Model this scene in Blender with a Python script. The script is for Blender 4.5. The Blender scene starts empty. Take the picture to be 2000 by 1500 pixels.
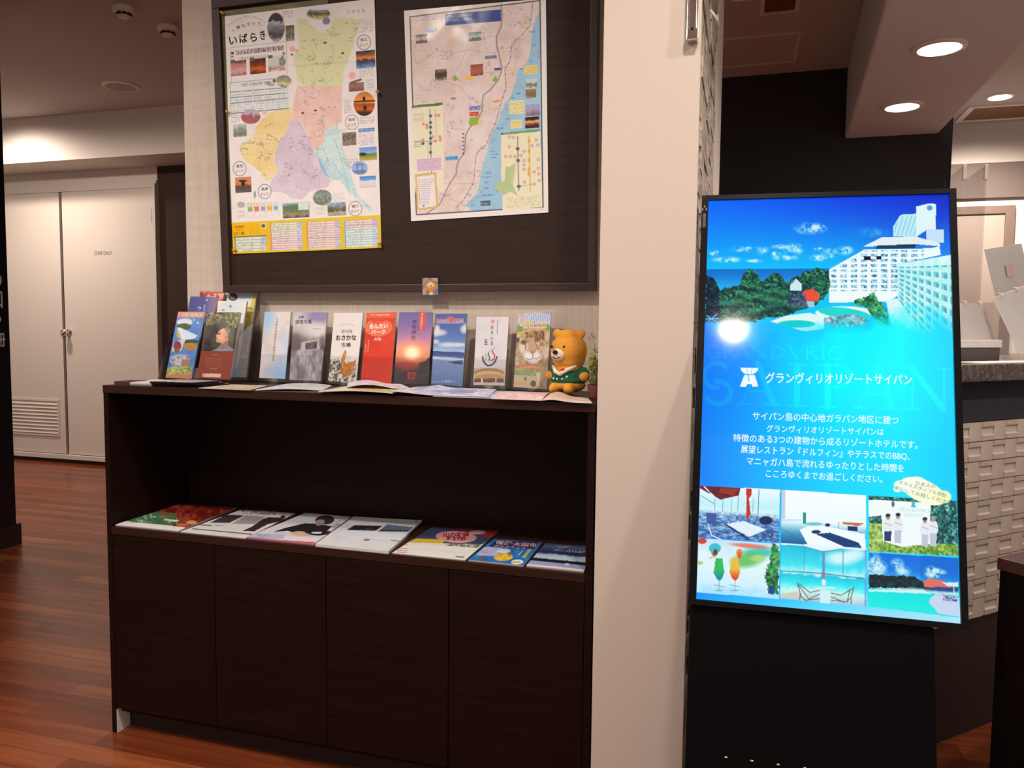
import bpy, bmesh, math, random
import numpy as np
from mathutils import Vector, Matrix

# ------------------------------------------------------------------ camera, world, lights, exposure
scn = bpy.context.scene
scn.view_settings.view_transform = 'Standard'
scn.view_settings.look = 'None'
scn.view_settings.gamma = 1.0
scn.view_settings.exposure = 0.0
scn.view_settings.use_curve_mapping = False
COL = scn.collection

cam_d = bpy.data.cameras.new('camera')
cam = bpy.data.objects.new('camera', cam_d)
COL.objects.link(cam)
cam_d.sensor_fit = 'HORIZONTAL'
cam_d.sensor_width = 36.0
cam_d.lens = 1527.309 / 2000.0 * 36.0
cam_d.clip_start = 0.05
_r = Vector((0.95818, 0.28599, 0.00995)); _u = Vector((-0.02967, 0.06471, 0.99746)); _f = Vector((-0.28462, 0.95605, -0.07049))
cam.matrix_world = Matrix(((_r.x, _u.x, -_f.x, 1.7455), (_r.y, _u.y, -_f.y, -1.7911), (_r.z, _u.z, -_f.z, 1.1909), (0, 0, 0, 1)))
scn.camera = cam

world = bpy.data.worlds.new('world')
scn.world = world
world.use_nodes = True
world.node_tree.nodes['Background'].inputs[0].default_value = (1.0, 0.83, 0.75, 1)
world.node_tree.nodes['Background'].inputs[1].default_value = 0.40

CEIL = 2.82
SOFFIT = 2.39
WARM = (1.0, 0.84, 0.74)

def spot(name, loc, power, size=150, blend=0.6, target=None, radius=0.07, color=WARM):
    d = bpy.data.lights.new(name, 'SPOT')
    d.energy = power; d.spot_size = math.radians(size); d.spot_blend = blend
    d.shadow_soft_size = radius; d.color = color
    o = bpy.data.objects.new(name, d); COL.objects.link(o)
    o.location = loc
    if target is not None:
        o.rotation_euler = (Vector(target) - Vector(loc)).to_track_quat('-Z', 'Y').to_euler()
    return o

# ceiling downlights plus added, unseen fill lamps (x, y, z of the lens, power, beam)
DOWNLIGHTS_AND_FILLS = [
    (1.93, -2.81, CEIL, 34, 150, 0.6), (1.90, -0.85, CEIL, 84, 150, 0.6), (3.05, -0.75, CEIL, 125, 150, 0.6),
    (0.25, -1.25, CEIL, 150, 150, 0.6), (0.05, -2.08, CEIL, 70, 150, 0.6),
    (-1.70, -1.20, CEIL, 80, 170, 0.4), (-3.0, 1.2, CEIL, 120, 178, 0.2), (-3.78, 2.74, CEIL, 150, 172, 1.0),  # middle one is an unseen fill lamp, placed to brighten the corridor
    (2.49, 1.055, SOFFIT, 30, 150, 0.6), (2.49, 1.955, SOFFIT, 18, 140, 0.6), (2.504, 2.861, SOFFIT, 14, 140, 0.6),  # first one is added and unseen, to brighten the counter notices
    (3.203, 3.79, 2.65, 340, 166, 1.0), (3.2, 1.9, 2.65, 60, 150, 0.6),
]
for _i, (_x, _y, _z, _p, _b, _s) in enumerate(DOWNLIGHTS_AND_FILLS):
    spot('downlight_and_fill_lamp', (_x, _y, _z - 0.02), _p, _b, _s)

# ------------------------------------------------------------------ colours and materials
def lin1(c):
    c = c / 255.0
    return c / 12.92 if c <= 0.04045 else ((c + 0.055) / 1.055) ** 2.4
def lin(rgb):
    return tuple(lin1(v) for v in rgb)
def linA(a):
    a = np.clip(a, 0, 255) / 255.0
    return np.where(a <= 0.04045, a / 12.92, ((a + 0.055) / 1.055) ** 2.4)

MATS = {}
def new_mat(name):
    m = bpy.data.materials.new(name); m.use_nodes = True
    MATS[name] = m
    return m, m.node_tree, m.node_tree.nodes['Principled BSDF']

def plain(name, rgb, rough=0.5, metal=0.0, spec=0.5, coat=0.0, bump=0.0, bscale=200.0, var=0.0):
    """even colour (linear) with an optional fine noise in colour and relief"""
    m, nt, b = new_mat(name)
    b.inputs['Base Color'].default_value = (*rgb, 1)
    b.inputs['Roughness'].default_value = rough
    b.inputs['Metallic'].default_value = metal
    b.inputs['Specular IOR Level'].default_value = spec
    b.inputs['Coat Weight'].default_value = coat
    if bump or var:
        tc = nt.nodes.new('ShaderNodeTexCoord')
        n = nt.nodes.new('ShaderNodeTexNoise'); n.inputs['Scale'].default_value = bscale; n.inputs['Detail'].default_value = 4
        nt.links.new(tc.outputs['Object'], n.inputs['Vector'])
        if bump:
            bp = nt.nodes.new('ShaderNodeBump'); bp.inputs['Strength'].default_value = bump; bp.inputs['Distance'].default_value = 0.002
            nt.links.new(n.outputs['Fac'], bp.inputs['Height']); nt.links.new(bp.outputs['Normal'], b.inputs['Normal'])
        if var:
            r = nt.nodes.new('ShaderNodeValToRGB')
            r.color_ramp.elements[0].position = 0.3; r.color_ramp.elements[1].position = 0.7
            r.color_ramp.elements[0].color = (*[v * (1 - var) for v in rgb], 1)
            r.color_ramp.elements[1].color = (*[min(1, v * (1 + var)) for v in rgb], 1)
            nt.links.new(n.outputs['Fac'], r.inputs['Fac']); nt.links.new(r.outputs['Color'], b.inputs['Base Color'])
    return m

def emit(name, rgb, strength):
    m, nt, b = new_mat(name)
    b.inputs['Base Color'].default_value = (0.8, 0.8, 0.8, 1)
    b.inputs['Emission Color'].default_value = (*rgb, 1)
    b.inputs['Emission Strength'].default_value = strength
    return m

def streaks(name, stops, sx, sy, sz, rough=0.5, bump=0.1, detail=6, second=None):
    """stretched noise: wood grain, woven wallpaper"""
    m, nt, b = new_mat(name)
    tc = nt.nodes.new('ShaderNodeTexCoord')
    mp = nt.nodes.new('ShaderNodeMapping'); mp.inputs['Scale'].default_value = (sx, sy, sz)
    n = nt.nodes.new('ShaderNodeTexNoise'); n.inputs['Scale'].default_value = 1.0; n.inputs['Detail'].default_value = detail
    n.inputs['Roughness'].default_value = 0.6
    nt.links.new(tc.outputs['Object'], mp.inputs['Vector']); nt.links.new(mp.outputs['Vector'], n.inputs['Vector'])
    fac = n.outputs['Fac']
    if second:
        mp2 = nt.nodes.new('ShaderNodeMapping'); mp2.inputs['Scale'].default_value = second
        n2 = nt.nodes.new('ShaderNodeTexNoise'); n2.inputs['Scale'].default_value = 1.0; n2.inputs['Detail'].default_value = detail
        nt.links.new(tc.outputs['Object'], mp2.inputs['Vector']); nt.links.new(mp2.outputs['Vector'], n2.inputs['Vector'])
        mx = nt.nodes.new('ShaderNodeMix'); mx.inputs[0].default_value = 0.45
        nt.links.new(n.outputs['Fac'], mx.inputs[2]); nt.links.new(n2.outputs['Fac'], mx.inputs[3])
        fac = mx.outputs[0]
    r = nt.nodes.new('ShaderNodeValToRGB')
    e = r.color_ramp.elements
    e[0].position, e[0].color = stops[0][0], (*stops[0][1], 1)
    e[1].position, e[1].color = stops[-1][0], (*stops[-1][1], 1)
    for p, c in stops[1:-1]:
        k = e.new(p); k.color = (*c, 1)
    nt.links.new(fac, r.inputs['Fac']); nt.links.new(r.outputs['Color'], b.inputs['Base Color'])
    b.inputs['Roughness'].default_value = rough
    if bump:
        bp = nt.nodes.new('ShaderNodeBump'); bp.inputs['Strength'].default_value = bump; bp.inputs['Distance'].default_value = 0.003
        nt.links.new(fac, bp.inputs['Height']); nt.links.new(bp.outputs['Normal'], b.inputs['Normal'])
    return m

def printed(name, rough=0.4, wave=0.0, wscale=4.0, spec=0.5):
    """reads the picture printed on a sheet from the mesh's colour attribute"""
    m, nt, b = new_mat(name)
    a = nt.nodes.new('ShaderNodeAttribute'); a.attribute_name = 'Print'
    nt.links.new(a.outputs['Color'], b.inputs['Base Color'])
    b.inputs['Roughness'].default_value = rough
    b.inputs['Specular IOR Level'].default_value = spec
    if wave:
        tc = nt.nodes.new('ShaderNodeTexCoord')
        n = nt.nodes.new('ShaderNodeTexNoise'); n.inputs['Scale'].default_value = wscale; n.inputs['Detail'].default_value = 2
        nt.links.new(tc.outputs['Object'], n.inputs['Vector'])
        bp = nt.nodes.new('ShaderNodeBump'); bp.inputs['Strength'].default_value = wave; bp.inputs['Distance'].default_value = 0.02
        nt.links.new(n.outputs['Fac'], bp.inputs['Height']); nt.links.new(bp.outputs['Normal'], b.inputs['Normal'])
    return m

def lit_screen(name):
    m, nt, b = new_mat(name)
    a = nt.nodes.new('ShaderNodeAttribute'); a.attribute_name = 'Print'
    nt.links.new(a.outputs['Color'], b.inputs['Emission Color'])
    b.inputs['Emission Strength'].default_value = 1.0
    b.inputs['Base Color'].default_value = (0.004, 0.004, 0.005, 1)
    b.inputs['Roughness'].default_value = 0.07
    return m

def clear(name, tint=(0.993, 0.993, 0.993), gloss=0.018, rough=0.03):
    """thin clear acrylic: mostly transparent with a sheen"""
    m = bpy.data.materials.new(name); m.use_nodes = True
    nt = m.node_tree; nt.nodes.clear()
    out = nt.nodes.new('ShaderNodeOutputMaterial')
    t = nt.nodes.new('ShaderNodeBsdfTransparent'); t.inputs[0].default_value = (*tint, 1)
    g = nt.nodes.new('ShaderNodeBsdfGlossy'); g.inputs['Roughness'].default_value = rough
    lw = nt.nodes.new('ShaderNodeFresnel'); lw.inputs['IOR'].default_value = 1.45
    ad = nt.nodes.new('ShaderNodeMath'); ad.operation = 'ADD'; ad.inputs[1].default_value = gloss; ad.use_clamp = True
    mx = nt.nodes.new('ShaderNodeMixShader')
    sc_ = nt.nodes.new('ShaderNodeMath'); sc_.operation = 'MULTIPLY'; sc_.inputs[1].default_value = 0.3
    nt.links.new(lw.outputs[0], sc_.inputs[0]); nt.links.new(sc_.outputs[0], ad.inputs[0]); nt.links.new(ad.outputs[0], mx.inputs[0])
    nt.links.new(t.outputs[0], mx.inputs[1]); nt.links.new(g.outputs[0], mx.inputs[2])
    nt.links.new(mx.outputs[0], out.inputs['Surface'])
    MATS[name] = m
    return m

def floor_material():
    m, nt, b = new_mat('floor_planks')
    tc = nt.nodes.new('ShaderNodeTexCoord')
    br = nt.nodes.new('ShaderNodeTexBrick')
    br.offset = 0.37; br.squash = 1.0
    br.inputs['Scale'].default_value = 1.0
    br.inputs['Brick Width'].default_value = 0.90; br.inputs['Row Height'].default_value = 0.075
    br.inputs['Mortar Size'].default_value = 0.0012; br.inputs['Mortar Smooth'].default_value = 0.2
    br.inputs['Color1'].default_value = (0, 0, 0, 1); br.inputs['Color2'].default_value = (1, 1, 1, 1)
    br.inputs['Mortar'].default_value = (0.2, 0.2, 0.2, 1)
    nt.links.new(tc.outputs['Object'], br.inputs['Vector'])
    mp = nt.nodes.new('ShaderNodeMapping'); mp.inputs['Scale'].default_value = (2.2, 34, 1)
    n = nt.nodes.new('ShaderNodeTexNoise'); n.inputs['Scale'].default_value = 1.0; n.inputs['Detail'].default_value = 6
    nt.links.new(tc.outputs['Object'], mp.inputs['Vector']); nt.links.new(mp.outputs['Vector'], n.inputs['Vector'])
    mx = nt.nodes.new('ShaderNodeMix'); mx.inputs[0].default_value = 0.62
    nt.links.new(br.outputs['Color'], mx.inputs[2]); nt.links.new(n.outputs['Fac'], mx.inputs[3])
    r = nt.nodes.new('ShaderNodeValToRGB'); e = r.color_ramp.elements
    e[0].position = 0.18; e[0].color = (0.075, 0.0155, 0.0060, 1)
    e[1].position = 0.85; e[1].color = (0.36, 0.108, 0.034, 1)
    k = e.new(0.5); k.color = (0.20, 0.047, 0.0155, 1)
    nt.links.new(mx.outputs[0], r.inputs['Fac'])
    dk = nt.nodes.new('ShaderNodeMix'); dk.data_type = 'RGBA'; dk.blend_type = 'MULTIPLY'; dk.inputs[0].default_value = 0.35
    inv = nt.nodes.new('ShaderNodeMath'); inv.operation = 'SUBTRACT'; inv.inputs[0].default_value = 1.0
    nt.links.new(br.outputs['Fac'], inv.inputs[1])
    nt.links.new(r.outputs['Color'], dk.inputs[6]); nt.links.new(inv.outputs[0], dk.inputs[7])
    nt.links.new(dk.outputs[2], b.inputs['Base Color'])
    b.inputs['Roughness'].default_value = 0.27; b.inputs['Specular IOR Level'].default_value = 0.27
    bp = nt.nodes.new('ShaderNodeBump'); bp.inputs['Strength'].default_value = 0.06; bp.inputs['Distance'].default_value = 0.002
    nt.links.new(n.outputs['Fac'], bp.inputs['Height']); nt.links.new(bp.outputs['Normal'], b.inputs['Normal'])
    return m

def stone_material(name, cols, scale, stretch, rough=0.6, bump=0.5):
    m, nt, b = new_mat(name)
    tc = nt.nodes.new('ShaderNodeTexCoord')
    mp = nt.nodes.new('ShaderNodeMapping'); mp.inputs['Scale'].default_value = stretch
    mp.inputs['Rotation'].default_value = (math.radians(32), 0, 0)
    n = nt.nodes.new('ShaderNodeTexNoise'); n.inputs['Scale'].default_value = scale; n.inputs['Detail'].default_value = 8
    n.inputs['Roughness'].default_value = 0.65; n.inputs['Distortion'].default_value = 0.8
    nt.links.new(tc.outputs['Object'], mp.inputs['Vector']); nt.links.new(mp.outputs['Vector'], n.inputs['Vector'])
    r = nt.nodes.new('ShaderNodeValToRGB'); e = r.color_ramp.elements
    e[0].position = 0.36; e[0].color = (*cols[0], 1)
    e[1].position = 0.62; e[1].color = (*cols[-1], 1)
    for i, c in enumerate(cols[1:-1]):
        k = e.new(0.36 + 0.26 * (i + 1) / (len(cols) - 1)); k.color = (*c, 1)
    nt.links.new(n.outputs['Fac'], r.inputs['Fac']); nt.links.new(r.outputs['Color'], b.inputs['Base Color'])
    b.inputs['Roughness'].default_value = rough
    if bump:
        bp = nt.nodes.new('ShaderNodeBump'); bp.inputs['Strength'].default_value = bump; bp.inputs['Distance'].default_value = 0.006
        nt.links.new(n.outputs['Fac'], bp.inputs['Height']); nt.links.new(bp.outputs['Normal'], b.inputs['Normal'])
    return m

M_floor = floor_material()
M_ceil = plain('ceiling_paint', (0.58, 0.535, 0.50), 0.9, bump=0.15, bscale=60)
M_soffit = plain('soffit_paint', (0.68, 0.67, 0.66), 0.85, bump=0.1, bscale=60)
M_white = plain('white_wall_paint', (0.70, 0.64, 0.57), 0.75, bump=0.12, bscale=90)
M_column = plain('partition_paint', (0.67, 0.60, 0.53), 0.7, bump=0.06, bscale=90)
M_door = plain('door_paint', (0.70, 0.63, 0.55), 0.45, bump=0.04, bscale=120)
M_gap = plain('dark_gap', (0.03, 0.018, 0.010), 0.8)
M_brownwall = plain('brown_wall_paint', (0.055, 0.034, 0.026), 0.8, spec=0.15, bump=0.1, bscale=90)
M_dark = plain('dark_wall_paint', (0.042, 0.040, 0.048), 0.8, spec=0.2, bump=0.1, bscale=90)
M_blackpanel = plain('black_panel', (0.006, 0.006, 0.008), 0.35)
M_wallpaper = streaks('woven_wallpaper', [(0.30, (0.56, 0.495, 0.42)), (0.48, (0.63, 0.56, 0.485)), (0.70, (0.71, 0.64, 0.56))], 150, 150, 4, 0.85, 0.2, second=(5, 5, 60))
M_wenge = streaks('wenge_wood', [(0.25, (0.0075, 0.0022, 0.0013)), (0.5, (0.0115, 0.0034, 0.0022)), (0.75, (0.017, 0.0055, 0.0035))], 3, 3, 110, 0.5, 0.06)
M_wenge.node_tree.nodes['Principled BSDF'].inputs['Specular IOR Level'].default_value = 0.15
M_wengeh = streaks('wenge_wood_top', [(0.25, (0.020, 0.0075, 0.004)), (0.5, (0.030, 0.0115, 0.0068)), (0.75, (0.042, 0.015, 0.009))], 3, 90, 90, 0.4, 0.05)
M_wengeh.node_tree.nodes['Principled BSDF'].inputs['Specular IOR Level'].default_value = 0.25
M_board = streaks('brown_board', [(0.3, (0.026, 0.0155, 0.0125)), (0.7, (0.040, 0.024, 0.019))], 5, 60, 90, 0.55, 0.08)
M_board.node_tree.nodes['Principled BSDF'].inputs['Specular IOR Level'].default_value = 0.2
M_frame = streaks('brown_frame', [(0.3, (0.034, 0.020, 0.016)), (0.7, (0.050, 0.030, 0.024))], 8, 60, 60, 0.42, 0.05)
M_stone = stone_material('split_stone', [(0.22, 0.175, 0.14), (0.42, 0.355, 0.295), (0.62, 0.545, 0.47)], 15, (1, 0.55, 1.7), 0.7, 0.8)
M_granite = stone_material('granite', [(0.012, 0.009, 0.008), (0.07, 0.05, 0.038), (0.17, 0.125, 0.095)], 70, (1, 1, 1), 0.25, 0.0)
M_grout = plain('tile_grout', (0.10, 0.065, 0.045), 0.8)
M_tile = plain('relief_tile', (0.62, 0.53, 0.45), 0.6, bump=0.15, bscale=70)
M_chrome = plain('chrome', (0.80, 0.76, 0.70), 0.16, 1.0)
M_steel = plain('brushed_steel', (0.55, 0.52, 0.48), 0.32, 1.0)
M_black = plain('black_plastic', (0.003, 0.003, 0.004), 0.3, spec=0.2)
M_blackm = plain('black_steel', (0.0022, 0.0022, 0.0026), 0.5, spec=0.08)
M_offwhite = plain('white_plastic', (0.84, 0.79, 0.72), 0.5)
M_paper = plain('white_paper', (0.80, 0.77, 0.74), 0.7)
M_clear = clear('clear_acrylic')
M_clear2 = clear('smoky_acrylic', (0.94, 0.93, 0.92), 0.05)
M_lens = emit('lamp_lens', (1.0, 0.90, 0.78), 45)
M_lens_dim = emit('lamp_lens_soft', (1.0, 0.90, 0.76), 14)
M_print = printed('printed_paper', 0.42)
M_poster = printed('printed_poster', 0.24, 0.25, 7)
M_gloss = printed('printed_gloss', 0.13, 0.30, 6)
M_screen = lit_screen('lit_screen')
M_letter = plain('white_letter', (0.75, 0.73, 0.70), 0.5)
M_greyletter = plain('grey_letter', (0.10, 0.085, 0.075), 0.5)
M_bag = plain('bracket_white', (0.70, 0.66, 0.62), 0.5)
M_plush = plain('orange_plush', (0.74, 0.34, 0.04), 0.95, bump=0.5, bscale=500, var=0.15)
M_green = plain('green_felt', (0.010, 0.125, 0.072), 0.95, bump=0.4, bscale=600, var=0.15)
M_cream = plain('cream_plush', (0.80, 0.72, 0.60), 0.9, bump=0.3, bscale=500)
M_red = plain('red_felt', (0.55, 0.03, 0.02), 0.9)
M_nose = plain('black_bead', (0.004, 0.003, 0.003), 0.2)
M_leaf = plain('leaf_green', (0.22, 0.26, 0.05), 0.6, var=0.5, bscale=40)
M_leafy = plain('leaf_yellow', (0.50, 0.50, 0.10), 0.6, var=0.3, bscale=40)
M_pot = plain('terracotta', (0.20, 0.05, 0.04), 0.6)
M_pin = plain('yellow_pin', (0.60, 0.36, 0.04), 0.35)
M_vent = plain('brown_grille', (0.22, 0.10, 0.05), 0.6)
M_trim = plain('grey_trim', (0.33, 0.27, 0.23), 0.6)
M_shadeband = plain('wall_shade_paint', (0.13, 0.10, 0.085), 0.7)
M_rearframe = plain('brown_door_frame', (0.16, 0.11, 0.085), 0.5)
M_kick = plain('dark_kick', (0.018, 0.010, 0.008), 0.5)
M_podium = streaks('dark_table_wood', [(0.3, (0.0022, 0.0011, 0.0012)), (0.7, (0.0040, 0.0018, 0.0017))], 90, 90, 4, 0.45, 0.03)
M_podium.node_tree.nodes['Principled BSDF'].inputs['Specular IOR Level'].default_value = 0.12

# ------------------------------------------------------------------ mesh helpers
class MB:
    def __init__(s): s.v = []; s.f = []
    def add(s, vs, fs):
        o = len(s.v); s.v += [tuple(p) for p in vs]; s.f += [tuple(i + o for i in f) for f in fs]; return s
    def box(s, x0, x1, y0, y1, z0, z1):
        v = [(x0, y0, z0), (x1, y0, z0), (x1, y1, z0), (x0, y1, z0), (x0, y0, z1), (x1, y0, z1), (x1, y1, z1), (x0, y1, z1)]
        return s.add(v, [(0, 3, 2, 1), (4, 5, 6, 7), (0, 1, 5, 4), (1, 2, 6, 5), (2, 3, 7, 6), (3, 0, 4, 7)])
    def pbox(s, P, t):
        """slab: quad P (TL,TR,BR,BL seen from its front) thickened backwards by vector t"""
        P = [Vector(p) for p in P]; t = Vector(t)
        v = P + [p + t for p in P]
        return s.add(v, [(0, 3, 2, 1), (4, 5, 6, 7), (0, 1, 5, 4), (1, 2, 6, 5), (2, 3, 7, 6), (3, 0, 4, 7)])
    def fbox(s, fr, a0, a1, b0, b1, c0, c1):
        """box in a frame fr = (origin, ex, ey, ez)"""
        o, ex, ey, ez = fr
        v = [o + ex * a + ey * b + ez * c for c in (c0, c1) for b, a in ((b0, a0), (b0, a1), (b1, a1), (b1, a0))]
        return s.add(v, [(0, 3, 2, 1), (4, 5, 6, 7), (0, 1, 5, 4), (1, 2, 6, 5), (2, 3, 7, 6), (3, 0, 4, 7)])
    def prism(s, pts, z0, z1):
        n = len(pts)
        v = [(x, y, z0) for x, y in pts] + [(x, y, z1) for x, y in pts]
        return s.add(v, [tuple(range(n))[::-1], tuple(range(n, 2 * n))] + [(i, (i + 1) % n, n + (i + 1) % n, n + i) for i in range(n)])
    def lathe(s, c, prof, n=32, axis='z', fr=None):
        """prof: (radius, height) pairs"""
        c = Vector(c)
        if fr is None:
            fr = {'z': (Vector((1, 0, 0)), Vector((0, 1, 0)), Vector((0, 0, 1))), 'y': (Vector((1, 0, 0)), Vector((0, 0, 1)), Vector((0, -1, 0))),
                  'x': (Vector((0, 1, 0)), Vector((0, 0, 1)), Vector((1, 0, 0)))}[axis]
        ex, ey, ez = fr
        v = []; f = []
        for r, h in prof:
            for k in range(n):
                a = 2 * math.pi * k / n
                v.append(c + ex * (r * math.cos(a)) + ey * (r * math.sin(a)) + ez * h)
        for i in range(len(prof) - 1):
            for k in range(n):
                f.append((i * n + k, i * n + (k + 1) % n, (i + 1) * n + (k + 1) % n, (i + 1) * n + k))
        f.append(tuple(range(n))[::-1]); m = (len(prof) - 1) * n; f.append(tuple(range(m, m + n)))
        return s.add(v, f)
    def tube(s, pts, r, n=10):
        pts = [Vector(p) for p in pts]; v = []; f = []
        for i, p in enumerate(pts):
            d = (pts[min(i + 1, len(pts) - 1)] - pts[max(i - 1, 0)]).normalized()
            a = d.cross(Vector((0, 0, 1)) if abs(d.z) < 0.9 else Vector((1, 0, 0))).normalized(); b = d.cross(a)
            rr = r[i] if isinstance(r, (list, tuple)) else r
            for k in range(n):
                t = 2 * math.pi * k / n; v.append(p + a * (rr * math.cos(t)) + b * (rr * math.sin(t)))
        for i in range(len(pts) - 1):
            for k in range(n):
                f.append((i * n + k, i * n + (k + 1) % n, (i + 1) * n + (k + 1) % n, (i + 1) * n + k))
        f.append(tuple(range(n))[::-1]); m = (len(pts) - 1) * n; f.append(tuple(range(m, m + n)))
        return s.add(v, f)
    def ball(s, c, r, rot=None, nu=20, nv=12):
        c = Vector(c); r = (r, r, r) if isinstance(r, (int, float)) else r
        v = []; f = []
        for j in range(nv + 1):
            t = math.pi * j / nv
            for i in range(nu):
                a = 2 * math.pi * i / nu
                p = Vector((r[0] * math.sin(t) * math.cos(a), r[1] * math.sin(t) * math.sin(a), r[2] * math.cos(t)))
                if rot: p = rot @ p
                v.append(c + p)
        for j in range(nv):
            for i in range(nu):
                f.append((j * nu + i, (j + 1) * nu + i, (j + 1) * nu + (i + 1) % nu, j * nu + (i + 1) % nu))
        return s.add(v, f)

def link(name, me, mat, parent=None):
    o = bpy.data.objects.new(name, me); COL.objects.link(o)
    if mat is not None and not me.materials: me.materials.append(mat)
    if parent is not None:
        o.parent = parent
        o.matrix_parent_inverse = Matrix.Translation(-parent.location)
    return o

def build(name, mb, mat, parent=None, bevel=0.0, smooth=False, seg=2):
    me = bpy.data.meshes.new(name)
    me.from_pydata([tuple(p) for p in mb.v], [], mb.f)
    bm = bmesh.new(); bm.from_mesh(me)
    bmesh.ops.remove_doubles(bm, verts=bm.verts, dist=1e-6)
    bmesh.ops.recalc_face_normals(bm, faces=bm.faces)
    if bevel:
        es = [e for e in bm.edges if len(e.link_faces) == 2 and e.calc_face_angle(0) > 0.6]
        bmesh.ops.bevel(bm, geom=es, offset=bevel, segments=seg, profile=0.6, affect='EDGES', clamp_overlap=True)
    bm.to_mesh(me); bm.free()
    if smooth:
        me.polygons.foreach_set('use_smooth', [True] * len(me.polygons))
    me.update()
    return link(name, me, mat, parent)

def root(name, loc, label, cat, group=None):
    o = bpy.data.objects.new(name, None); COL.objects.link(o)
    o.empty_display_size = 0.05
    o.location = loc
    return tag(o, label, cat, group)

def tag(o, label, cat, group=None):
    o['label'] = label; o['category'] = cat
    if group: o['group'] = group
    return o

def struct(o, label=None):
    o['kind'] = 'structure'
    if label: o['label'] = label
    return o

# ------------------------------------------------------------------ lettering
_txt = {}
def glyphs(body, bold=0.0, shear=0.0, box=False):
    """outline mesh of a line of writing: vertices (n,2) scaled to a unit box, faces, aspect"""
    key = (body, bold, shear)
    if key in _txt: return _txt[key]
    cu = bpy.data.curves.new('writing', 'FONT'); cu.body = body; cu.offset = bold; cu.resolution_u = 3; cu.shear = shear
    ob = bpy.data.objects.new('writing', cu); COL.objects.link(ob)
    dg = bpy.context.evaluated_depsgraph_get()
    me = bpy.data.meshes.new_from_object(ob.evaluated_get(dg))
    v = np.array([p.co[:2] for p in me.vertices]) if len(me.vertices) else np.zeros((0, 2))
    f = [tuple(p.vertices) for p in me.polygons]
    bpy.data.objects.remove(ob); bpy.data.curves.remove(cu); bpy.data.meshes.remove(me)
    if len(v):
        mn = v.min(0); mx = v.max(0); asp = (mx[0] - mn[0]) / max(1e-6, mx[1] - mn[1])
        v = (v - mn) / np.maximum(mx - mn, 1e-6)
    else: asp = 1
    _txt[key] = (v, f, asp)
    return _txt[key]

def writing(name, body, o, ex, ey, mat, parent=None, bold=0.0):
    """lettering lying on a surface: o = lower left corner, ex / ey = its full width and height vectors"""
    v, f, _ = glyphs(body, bold)
    o, ex, ey = Vector(o), Vector(ex), Vector(ey)
    return build(name, MB().add([o + ex * float(a) + ey * float(b) for a, b in v], f), mat, parent)

# ------------------------------------------------------------------ pictures printed on sheets
def homog(src, dst):
    A = []
    for (x, y), (u, v) in zip(src, dst):
        A.append([x, y, 1, 0, 0, 0, -u * x, -u * y, -u]); A.append([0, 0, 0, x, y, 1, -v * x, -v * y, -v])
    h = np.linalg.svd(np.array(A, float))[2][-1]
    return (h / h[-1]).reshape(3, 3)
def happly(Hm, x, y):
    w = Hm[2, 0] * x + Hm[2, 1] * y + Hm[2, 2]
    return (Hm[0, 0] * x + Hm[0, 1] * y + Hm[0, 2]) / w, (Hm[1, 0] * x + Hm[1, 1] * y + Hm[1, 2]) / w

def _hash(ix, iy, seed):
    h = (ix.astype(np.int64) * 374761393 + iy.astype(np.int64) * 668265263 + seed * 1442695041) & 0xffffffff
    h = ((h ^ (h >> 13)) * 1274126177) & 0xffffffff
    return ((h ^ (h >> 16)) & 0xffff) / 65535.0
def vnoise(x, y, seed=0, octv=4):
    tot = np.zeros_like(x); amp = 1.0; norm = 0
    for k in range(octv):
        ix = np.floor(x); iy = np.floor(y); fx = x - ix; fy = y - iy
        fx = fx * fx * (3 - 2 * fx); fy = fy * fy * (3 - 2 * fy)
        a = _hash(ix, iy, seed + k); b = _hash(ix + 1, iy, seed + k); c = _hash(ix, iy + 1, seed + k); d = _hash(ix + 1, iy + 1, seed + k)
        tot += amp * ((a * (1 - fx) + b * fx) * (1 - fy) + (c * (1 - fx) + d * fx) * fy)
        norm += amp; amp *= 0.55; x = x * 2.03 + 7.1; y = y * 2.03 + 3.7
    return tot / norm

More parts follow.
